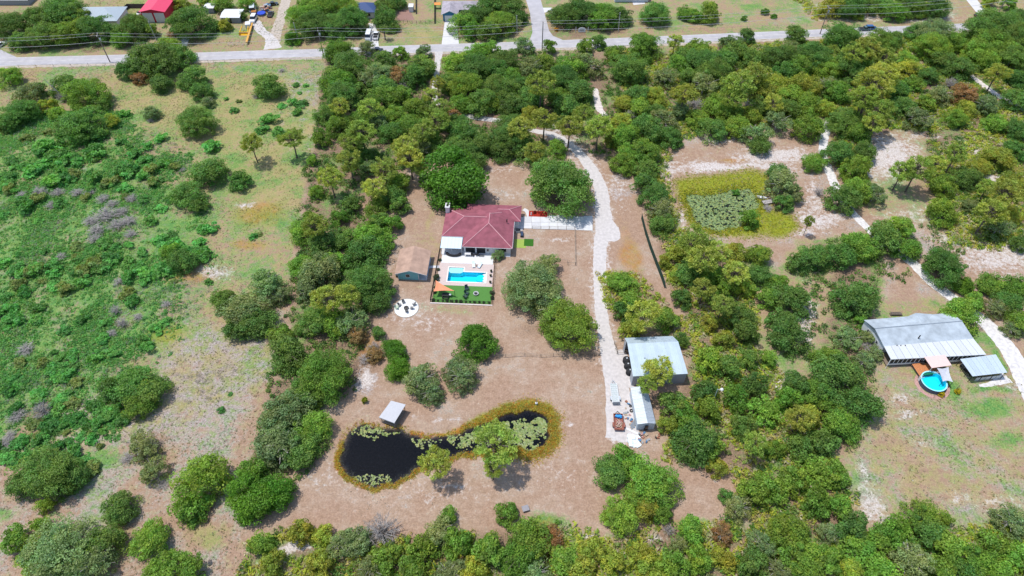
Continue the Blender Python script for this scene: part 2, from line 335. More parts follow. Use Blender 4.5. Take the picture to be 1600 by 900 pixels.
# hole for the swimming pool
pw = np.array([yard(*p) for p in [(-9.7, -4.7), (0.6, -4.7), (0.6, -10.0), (-9.7, -10.0)]])
idx = np.where((abs(GXf - pw[0, 0]) < 25) & (abs(GYf - pw[0, 1]) < 25))[0]
zz[idx] = np.where(sdf(GXf[idx], GYf[idx], pw) < 0.35, -2.2, zz[idx])
nx, ny = len(gx), len(gy); I = np.arange(N).reshape(ny, nx)
F4 = np.stack([I[:-1, :-1], I[:-1, 1:], I[1:, 1:], I[1:, :-1]], -1).reshape(-1, 4)
gme = np_mesh('ground', np.stack([GXf, GYf, zz], -1), F4, 4, smooth=True)
for nm, ks in (('wa', 'GSY'), ('wb', 'RLD'), ('wc', 'A')):
    a = gme.color_attributes.new(nm, 'FLOAT_COLOR', 'POINT'); c = np.zeros((N, 4), np.float32); c[:, 3] = 1
    for i, k in enumerate(ks): c[:, i] = np.clip(CH[k], 0, 1)
    a.data.foreach_set('color', c.ravel())

def ground_mat():
    m = bpy.data.materials.new('ground'); m.use_nodes = True; n = m.node_tree; L = n.links
    b = n.nodes['Principled BSDF']; b.inputs['Roughness'].default_value = 0.95; b.inputs['Specular IOR Level'].default_value = 0.1
    g = n.nodes.new('ShaderNodeNewGeometry'); pos = g.outputs['Position']
    n1 = ramp_noise(n, pos, 0.9, 7, 0.75); n2 = ramp_noise(n, pos, 0.22, 5, 0.6); n3 = ramp_noise(n, pos, 2.6, 5, 0.8)
    def math_(op, a, b_, clamp=False):
        q = n.nodes.new('ShaderNodeMath'); q.operation = op; q.use_clamp = clamp
        for i, v in enumerate((a, b_)):
            if isinstance(v, (int, float)): q.inputs[i].default_value = v
            else: L.new(v, q.inputs[i])
        return q.outputs[0]
    def thr(wt, nz, k, soft):       # weight -> broken-up coverage
        s = math_('SUBTRACT', nz, 0.5); s = math_('MULTIPLY', s, k); s = math_('ADD', s, wt)
        r = n.nodes.new('ShaderNodeMapRange'); r.interpolation_type = 'SMOOTHSTEP'
        r.inputs[1].default_value = 0.5 - soft; r.inputs[2].default_value = 0.5 + soft; L.new(s, r.inputs[0]); return r.outputs[0]
    chans = {}
    for nm, ks in (('wa', 'GSY'), ('wb', 'RLD'), ('wc', 'A')):
        at = n.nodes.new('ShaderNodeAttribute'); at.attribute_name = nm; sp = n.nodes.new('ShaderNodeSeparateColor'); L.new(at.outputs['Color'], sp.inputs[0])
        for i, k in enumerate(ks): chans[k] = sp.outputs[i]
    def mixc(f, a, c):
        x = n.nodes.new('ShaderNodeMix'); x.data_type = 'RGBA'; L.new(f, x.inputs[0])
        if isinstance(a, tuple): x.inputs[6].default_value = (*a, 1)
        else: L.new(a, x.inputs[6])
        if isinstance(c, tuple): x.inputs[7].default_value = (*c, 1)
        else: L.new(c, x.inputs[7])
        return x.outputs[2]
    def two(a, c, nz, lo=.4, hi=.6):
        r = n.nodes.new('ShaderNodeMapRange'); r.inputs[1].default_value = lo; r.inputs[2].default_value = hi; L.new(nz, r.inputs[0]); return mixc(r.outputs[0], a, c)
    n4 = ramp_noise(n, pos, 0.45, 7, 0.75); n5 = ramp_noise(n, pos, 0.10, 4, 0.6)
    big = math_('MULTIPLY', math_('ADD', n1, n5), 0.5)
    c = two(two((0.29, 0.190, 0.130), (0.365, 0.247, 0.178), n1), two((0.33, 0.235, 0.165), (0.41, 0.31, 0.24), n4), n5, .42, .62)
    c = mixc(thr(chans['L'], big, 3.4, .2), c, two((0.27, 0.225, 0.205), (0.40, 0.345, 0.335), n3))
    c = mixc(thr(chans['Y'], n4, 2.0, .25), c, two((0.34, 0.27, 0.13), (0.27, 0.26, 0.10), n2))
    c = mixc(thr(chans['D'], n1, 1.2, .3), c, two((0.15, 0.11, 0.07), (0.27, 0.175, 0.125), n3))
    c = mixc(thr(chans['G'], big, 3.2, .25), c, two(two((0.06, 0.18, 0.045), (0.11, 0.26, 0.065), n3), two((0.14, 0.24, 0.055), (0.22, 0.29, 0.09), n3), n4))
    c = mixc(thr(chans['R'], n1, 1.0, .3), c, two((0.36, 0.155, 0.035), (0.30, 0.20, 0.03), n2))
    c = mixc(thr(chans['A'], n1, 1.0, .25), c, two(two((0.29, 0.29, 0.02), (0.17, 0.22, 0.03), n3), (0.22, 0.17, 0.06), n4, .5, .66))
    c = mixc(thr(chans['S'], math_('MULTIPLY', math_('ADD', n1, n4), 0.5), 2.8, .28), c, two((0.44, 0.385, 0.35), (0.57, 0.52, 0.49), n3))
    # dry litter speckle
    v = n.nodes.new('ShaderNodeMapRange'); v.inputs[1].default_value = .3; v.inputs[2].default_value = .7; v.inputs[3].default_value = .70; v.inputs[4].default_value = 1.30; L.new(n3, v.inputs[0])
    vm = n.nodes.new('ShaderNodeVectorMath'); vm.operation = 'SCALE'; L.new(c, vm.inputs[0]); L.new(v.outputs[0], vm.inputs['Scale'])
    L.new(vm.outputs[0], b.inputs['Base Color'])
    bp = n.nodes.new('ShaderNodeBump'); bp.inputs['Strength'].default_value = 0.5; bp.inputs['Distance'].default_value = 0.25
    L.new(n3, bp.inputs['Height']); L.new(bp.outputs[0], b.inputs['Normal'])
    return m
ground = obj_from('ground', gme, ground_mat()); tag(ground, kind='structure')

# ------------------------------------------------------------------ flat sheets: roads, drives, sand
def dens(pts, step, jit):
    out = []
    for i in range(len(pts)):
        a = Vector(pts[i]); b = Vector(pts[(i + 1) % len(pts)]); k = max(1, int((b - a).length / step))
        for j in range(k):
            p = a.lerp(b, j / k); out.append((p.x + rnd.uniform(-jit, jit), p.y + rnd.uniform(-jit, jit)))
    return out
def sheet(name, polys, m, z=0.006, jit=0.0, step=0.5, kind='structure'):
    V = []; F = []
    for q, poly in enumerate(polys):
        pts = dens(poly, step, jit) if jit else [tuple(p) for p in poly]
        tr = tessellate_polygon([[Vector((x, y, 0)) for x, y in pts]]); k = len(V)
        V += [(x, y, z + 0.004 * q) for x, y in pts]
        for t in tr:
            a, b, c = [Vector(pts[i]) for i in t]
            if (b - a).cross(c - a) < 0: t = (t[0], t[2], t[1])
            F.append(tuple(i + k for i in t))
    me = bpy.data.meshes.new(name); me.from_pydata(V, [], F); me.update()
    o = obj_from(name, me, m); tag(o, kind=kind); return o
def ribbon(pts):      # [(px,py,width_m)]
    w_ = [(Vector(P(x, y)), d) for x, y, d in pts]; L_ = []; R_ = []
    # smooth by Catmull-Rom
    out = []
    for i in range(len(w_) - 1):
        p0 = w_[max(i - 1, 0)][0]; p1, d1 = w_[i]; p2, d2 = w_[i + 1]; p3 = w_[min(i + 2, len(w_) - 1)][0]
        for j in range(6):
            t = j / 6; q = 0.5 * ((2 * p1) + (p2 - p0) * t + (2 * p0 - 5 * p1 + 4 * p2 - p3) * t * t + (3 * p1 - p0 - 3 * p2 + p3) * t ** 3)
            out.append((q, d1 + (d2 - d1) * t))
    out.append(w_[-1])
    for i, (q, dd) in enumerate(out):
        t = (out[min(i + 1, len(out) - 1)][0] - out[max(i - 1, 0)][0]).normalized(); nrm = Vector((-t.y, t.x))
        L_.append(q + nrm * dd / 2); R_.append(q - nrm * dd / 2)
    return L_ + R_[::-1]
PX = lambda l: [P(*p) for p in l]

asphalt = mat('asphalt', (0.40, 0.385, 0.40), 0.9, noise=0.10, nscale=0.35)
gravel = mat('white_gravel', (0.50, 0.465, 0.445), 0.95, noise=0.13, nscale=1.3, bump=0.2)
concrete = mat('concrete', (0.56, 0.56, 0.57), 0.85, noise=0.08, nscale=0.8)
whitec = mat('white_concrete', (0.56, 0.55, 0.55), 0.8, noise=0.05, nscale=0.8)
soil = mat('sandy_path', (0.42, 0.36, 0.30), 0.95, noise=0.2, nscale=1.2)

road_top = [(-60, 90), (0, 90), (25, 89.5), (165, 86), (310, 82), (400, 79), (500, 76.5), (600, 72), (690, 69), (800, 65.5), (960, 59.5), (1090, 54), (1290, 45.5), (1400, 41), (1520, 36), (1600, 33), (1680, 30)]
road_bot = [(-60, 104.5), (0, 103.5), (25, 102.5), (165, 99.5), (310, 95), (400, 91.5), (500, 88.5), (600, 85), (690, 81), (800, 77.5), (960, 72), (1090, 66), (1290, 57), (1400, 52), (1520, 47), (1600, 44), (1680, 41)]
sheet('road', [PX(road_top) + PX(road_bot)[::-1],
               PX([(806, 66.2), (828, 62), (832, 50), (828, 20), (822, 0), (815, -30), (838, -30), (845, 0), (852, 25), (858, 48), (864, 56), (878, 61.8), (880, 64)]),
               PX([(-40, 100), (30, 91), (12, 83), (0, 77), (-30, 70), (-60, 80)])], asphalt, 0.012)
lm = mat('road_paint', (0.62, 0.60, 0.55), 0.8, noise=0.3, nscale=0.6)
def offset_line(a, b, f): return [((x0 + (x1 - x0) * f), (y0 + (y1 - y0) * f)) for (x0, y0), (x1, y1) in zip(a, b)]
def stripe(f, wd):
    c = [Vector(P(*p)) for p in offset_line(road_top, road_bot, f)]
    nrm = [(c[min(i + 1, len(c) - 1)] - c[max(i - 1, 0)]).normalized() for i in range(len(c))]
    return [p + Vector((-t.y, t.x)) * wd / 2 for p, t in zip(c, nrm)] + [p - Vector((-t.y, t.x)) * wd / 2 for p, t in zip(c, nrm)][::-1]
sheet('road_marking', [stripe(0.07, 0.12), stripe(0.93, 0.12), stripe(0.48, 0.10), stripe(0.52, 0.10)], lm, 0.026)
sheet('road_shoulder', [PX([(x, y + 0.2) for x, y in road_bot]) + PX([(x, y + 3.5) for x, y in road_bot])[::-1]], soil, 0.006, 0.35, 1.0)

sheet('gravel_driveway', [
    ribbon([(686, 80, 3.2), (684, 95, 2.2), (683, 112, 1.8), (679, 132, 1.8), (680, 155, 1.8), (700, 172, 2.2), (740, 183, 2.6), (790, 190, 2.2), (830, 203, 2.2), (865, 211, 2.6), (895, 230, 3.0), (920, 258, 3.6), (938, 292, 4.0), (942, 325, 4.4), (944, 355, 5),
            (938, 385, 3.6), (937, 420, 3.4), (938, 460, 3.2), (941, 500, 3.2), (948, 535, 3.6), (957, 570, 5), (964, 600, 5.5), (966, 640, 5.5), (968, 685, 6)]),
    PX([(938, 328), (950, 330), (958, 345), (968, 358), (970, 372), (960, 378), (946, 376), (935, 372)]),
    PX([(945, 548), (975, 546), (984, 560), (990, 585), (990, 605), (950, 610)]),
    PX([(956, 605), (985, 612), (996, 650), (998, 684), (975, 692), (957, 688)])], gravel, 0.008, 0.16, 0.7)
sheet('neighbour_driveway', [
    ribbon([(1296, 190, 2.6), (1288, 215, 2.6), (1286, 240, 2.6), (1296, 268, 2.8), (1310, 300, 2.8), (1330, 330, 2.6), (1356, 357, 2.4), (1385, 382, 2.4), (1425, 410, 3), (1455, 440, 3), (1495, 470, 3.2), (1540, 505, 4), (1575, 545, 4.6), (1598, 585, 5), (1620, 640, 4)]),
    ribbon([(1575, 590, 3), (1550, 600, 1.2), (1530, 603, .6)])], mat('white_shell', (0.58, 0.555, 0.54), 0.95, noise=0.2, nscale=1.2), 0.008, 0.15, 0.5)
sheet('sandy_track', [ribbon([(930, 138, 1.2), (932, 150, 2.4), (937, 170, 2.6), (950, 184, 1.2)]), ribbon([(1440, 45, 3), (1470, 80, 3), (1520, 120, 2), (1560, 150, 2.6), (1610, 175, 2.6)]),
                      ribbon([(1545, 240, 1.8), (1520, 262, 1.6), (1560, 285, 1.6)])], mat('pale_sand', (0.56, 0.50, 0.46), 0.95, noise=0.2, nscale=1), 0.008, 0.25, 0.6)
sheet('dirt_track', [ribbon([(450, -10, 4), (440, 25, 4), (430, 55, 4.5), (425, 76, 6)]), ], soil, 0.008, 0.3, 0.8)
sheet('stone_track', [ribbon([(397, 34, 5), (408, 48, 3.6), (422, 60, 3.6), (426, 76, 7)])], gravel, 0.010, 0.25, 0.6)
sheet('side_driveway', [PX([(1505, -6), (1522, -6), (1553, 32), (1560, 38), (1540, 37)]), PX([(847, 12), (862, 12), (863, 17), (850, 20)]), PX([(695, 33), (714, 33), (717, 68.5), (690, 69.5)]),
                        PX([(283, 58), (297, 58), (292, 72), (285, 80)]), PX([(576, 36), (588, 38), (592, 73), (574, 73)]), PX([(985, -4), (1005, -4), (1008, 6), (990, 8)])], whitec, 0.010)
# ------------------------------------------------------------------ vegetation meshes
def quads(C, Nn, S, asp=0.6, rng=NR):
    """leaf-sized rhombi at C facing Nn with half-length S"""
    n = len(C); Nn = Nn / (np.linalg.norm(Nn, axis=1, keepdims=True) + 1e-9)
    r = rng.normal(size=(n, 3)); T = np.cross(Nn, r); T /= np.linalg.norm(T, axis=1, keepdims=True) + 1e-9; B = np.cross(Nn, T)
    S = np.asarray(S).reshape(-1, 1)
    V = np.stack([C + T * S, C + B * S * asp + Nn * S * .15, C - T * S, C - B * S * asp + Nn * S * .15], 1).reshape(-1, 3)
    return V, np.arange(4 * n).reshape(n, 4)
def rdir(n, rng=NR):
    d = rng.normal(size=(n, 3)); return d / np.linalg.norm(d, axis=1, keepdims=True)
def shade_var(n_p, per, amt, hue, rng=NR, leafamt=.32):
    """per-puff and per-leaf tint"""
    b = 1 + rng.uniform(-amt, amt, n_p); h = rng.uniform(-hue, hue, n_p)
    b = np.repeat(b, per) * (1 + rng.uniform(-leafamt, leafamt, n_p * per)); h = np.repeat(h, per)
    return np.stack([b * (1 + h), b, b * (1 - h * .5)], 1)
def crown_oak(name, seed, npf, per, leaf, top=1.25, base=0.12, puff=(.20, .36), lobes=5, flat=.8, gap=.0, hue=.12):
    """broad crown, unit radius: uneven dome of leafy clumps on lobes"""
    rng = np.random.default_rng(seed)
    la = rng.uniform(0, 6.28, lobes); lr = rng.uniform(.25, .5, lobes); lz = rng.uniform(.5, .8, lobes); ls = rng.uniform(.45, .62, lobes)
    lc = np.stack([np.cos(la) * lr, np.sin(la) * lr, lz * top * .75], 1); lc[0] = (0, 0, top * .62); ls[0] = .6
    k = rng.integers(0, lobes, npf); d = rdir(npf, rng); d[:, 2] = np.where(d[:, 2] < -.35, -d[:, 2], d[:, 2])
    c = lc[k] + d * (ls[k] * rng.uniform(.72, 1.0, npf))[:, None] * np.array([1, 1, .85])
    c[:, 2] = np.clip(c[:, 2], base + .1, None)
    sk = rng.random(npf) < .26; sa = rng.uniform(0, 6.28, npf); sr = rng.uniform(.5, .82, npf)
    c[sk] = np.stack([np.cos(sa) * sr, np.sin(sa) * sr, rng.uniform(.10, .38, npf)], 1)[sk]
    r = rng.uniform(*puff, npf)
    ii = np.repeat(np.arange(npf), per); dd = rdir(npf * per, rng); dd[:, 2] = np.where(dd[:, 2] < -.3, -dd[:, 2] * .6, dd[:, 2])
    rad = rng.uniform(.55, 1.0, npf * per) ** .6
    C = c[ii] + dd * (r[ii] * rad)[:, None] * np.array([1, 1, flat])
    Nn = dd * .8 + rng.normal(size=dd.shape) * .55 + np.array([0, 0, .35])
    V, F = quads(C, Nn, leaf * rng.uniform(.6, 1.25, len(C)), .62, rng)
    var = np.repeat(shade_var(npf, per, .28, hue * 1.5, rng), 4, 0)
    return np_mesh(name, V, F, 4, var)
def crown_pine(name, seed, npf, per, leaf, hc=2.1, vr=.75, sparse=1.0):
    rng = np.random.default_rng(seed); d = rdir(npf, rng)
    rr = rng.uniform(.35, 1, npf) ** .5 * .82
    c = d * rr[:, None] * np.array([1, 1, vr]) + np.array([0, 0, hc]); r = rng.uniform(.13, .22, npf)
    ii = np.repeat(np.arange(npf), per); dd = rdir(npf * per, rng)
    C = c[ii] + dd * (r[ii] * rng.uniform(.2, 1, npf * per))[:, None] * np.array([1, 1, .6])
    V, F = quads(C, rng.normal(size=dd.shape) + dd * .3 + np.array([0, 0, .3]), leaf * rng.uniform(.6, 1.3, len(C)), .38, rng)
    var = np.repeat(shade_var(npf, per, .2, .12, rng), 4, 0)
    me = np_mesh(name, V, F, 4, var); return me, c
def limbs(name, tips, r0, h, seed, base_r=.05):
    b = MB(); rg = random.Random(seed)
    b.tube([(0, 0, -.05), (rg.uniform(-.03, .03), rg.uniform(-.03, .03), h * .45), (rg.uniform(-.05, .05), rg.uniform(-.05, .05), h)], base_r, 7, base_r * .45)
    for t in tips:
        s = rg.uniform(.45, .95) * h; m_ = [t[0] * .45, t[1] * .45, s + (t[2] - s) * .65]
        b.tube([(0, 0, s), m_, tuple(t)], base_r * .38, 4, base_r * .1)
    me = bpy.data.meshes.new(name); me.from_pydata(b.v, [], b.f); me.update(); return me
def tips_oak(seed, n=9, top=1.0):
    rg = random.Random(seed); return [(math.cos(a) * r, math.sin(a) * r, rg.uniform(.45, .95) * top) for a, r in [(rg.uniform(0, 6.28), rg.uniform(.35, .8)) for _ in range(n)]]
LIB = {}
def reg(kind, crown, trunk, zc): LIB.setdefault(kind, []).append((crown, trunk, zc))
for m_ in (): pass
for i in range(6):   # large, medium and small broadleaf crowns, light to heavy leaf counts so leaves keep their real size
    reg('oakL', crown_oak('oak_crown_large', 10 + i, 200, 120, .026, 1.12, .08, (.11, .25), 9), limbs('oak_limbs', tips_oak(i, 12), 0, .75, i, .06), .62)
    reg('oakM', crown_oak('oak_crown', 20 + i, 100, 90, .041, 1.2, .08, (.14, .32), 6 + i % 3), limbs('oak_limbs', tips_oak(40 + i, 9), 0, .8, i, .06), .66)
    reg('oakS', crown_oak('oak_crown_small', 30 + i, 46, 80, .066, 1.25, .05, (.18, .38), 4 + i % 3), limbs('oak_limbs', tips_oak(60 + i, 6), 0, .8, i, .06), .66)
for i in range(3):   # loose crowns that show grey limbs
    reg('loose', crown_oak('loose_crown', 50 + i, 95, 60, .044, 1.2, .12, (.13, .26), 7, hue=.1), limbs('pale_limbs', tips_oak(80 + i, 26, 1.2), 0, .8, i, .06), .66)
    cr, tp = crown_pine('pine_crown', 70 + i, 85, 56, .056, 1.85, .74); reg('pine', cr, limbs('pine_limbs', [t for t in tp[::2]], 0, 2.1, i, .055), 1.85)
    reg('round', crown_oak('round_crown', 90 + i, 130, 90, .038, 1.3, .02, (.16, .3), 4, hue=.08), limbs('oak_limbs', tips_oak(95 + i, 6), 0, .8, i, .06), .75)
for i in range(5):
    reg('shrub', crown_oak('shrub_leaves', 110 + i, 20, 42, .135, .95, .0, (.26, .42), 5, hue=.14), None, .4)
def dead_mesh(name, seed, n, spread=1.0, up=.9, r=.016):
    b = MB(); rg = random.Random(seed)
    for i in range(n):
        a = rg.uniform(0, 6.28); q = rg.uniform(.2, 1) * spread; t = (math.cos(a) * q, math.sin(a) * q, up * rg.uniform(.45, 1.1) * (1.15 - .5 * q)); m_ = (t[0] * .4, t[1] * .4, t[2] * .6)
        b.tube([(0, 0, 0), m_, t], r, 3, r * .35)
        for k in range(4):
            f = rg.uniform(.4, .95); s = [m_[j] + (t[j] - m_[j]) * f for j in range(3)]
            b.tube([s, (s[0] + rg.uniform(-.28, .28), s[1] + rg.uniform(-.28, .28), s[2] + rg.uniform(0, .22))], r * .5, 3, r * .25)
    me = bpy.data.meshes.new(name); me.from_pydata(b.v, [], b.f); me.update(); me.materials.append(DEADW); return me
DEAD = [dead_mesh('dead_branches', 200 + i, 90, r=.021) for i in range(3)]
for k in LIB:
    for c, t, z in LIB[k]:
        c.materials.append(LEAF)
        if t: t.materials.append(DEADW if k == 'loose' else BARK)

# leaf colours by kind (linear albedo) and label words
KIND = {
    'O': ('oak', (0.145, 0.272, 0.058), 'dark green oak', 'oak tree', 'dark oaks of the lots'),
    'M': ('oak', (0.205, 0.355, 0.052), 'mid green leafy tree', 'tree', 'green broadleaf trees of the lots'),
    'N': ('round', (0.130, 0.290, 0.028), 'bright green rounded tree', 'tree', 'bright rounded trees in the yard'),
    'G': ('loose', (0.230, 0.315, 0.125), 'grey green loose oak', 'oak tree', 'grey green oaks'),
    'P': ('pine', (0.350, 0.440, 0.090), 'yellow green open pine', 'pine tree', 'light green pines'),
    'Y': ('oak', (0.350, 0.405, 0.060), 'yellow green leafy tree', 'tree', 'yellow green trees'),
    'R': ('loose', (0.34, 0.21, 0.09), 'rusty brown dying tree', 'tree', 'browning trees'),
    'B': ('shrub', (0.12, 0.26, 0.035), 'green rounded bush', 'bush', 'bushes of the lots'),
    'H': ('shrub', (0.24, 0.26, 0.03), 'yellow green bush', 'bush', 'yellow bushes'),
}
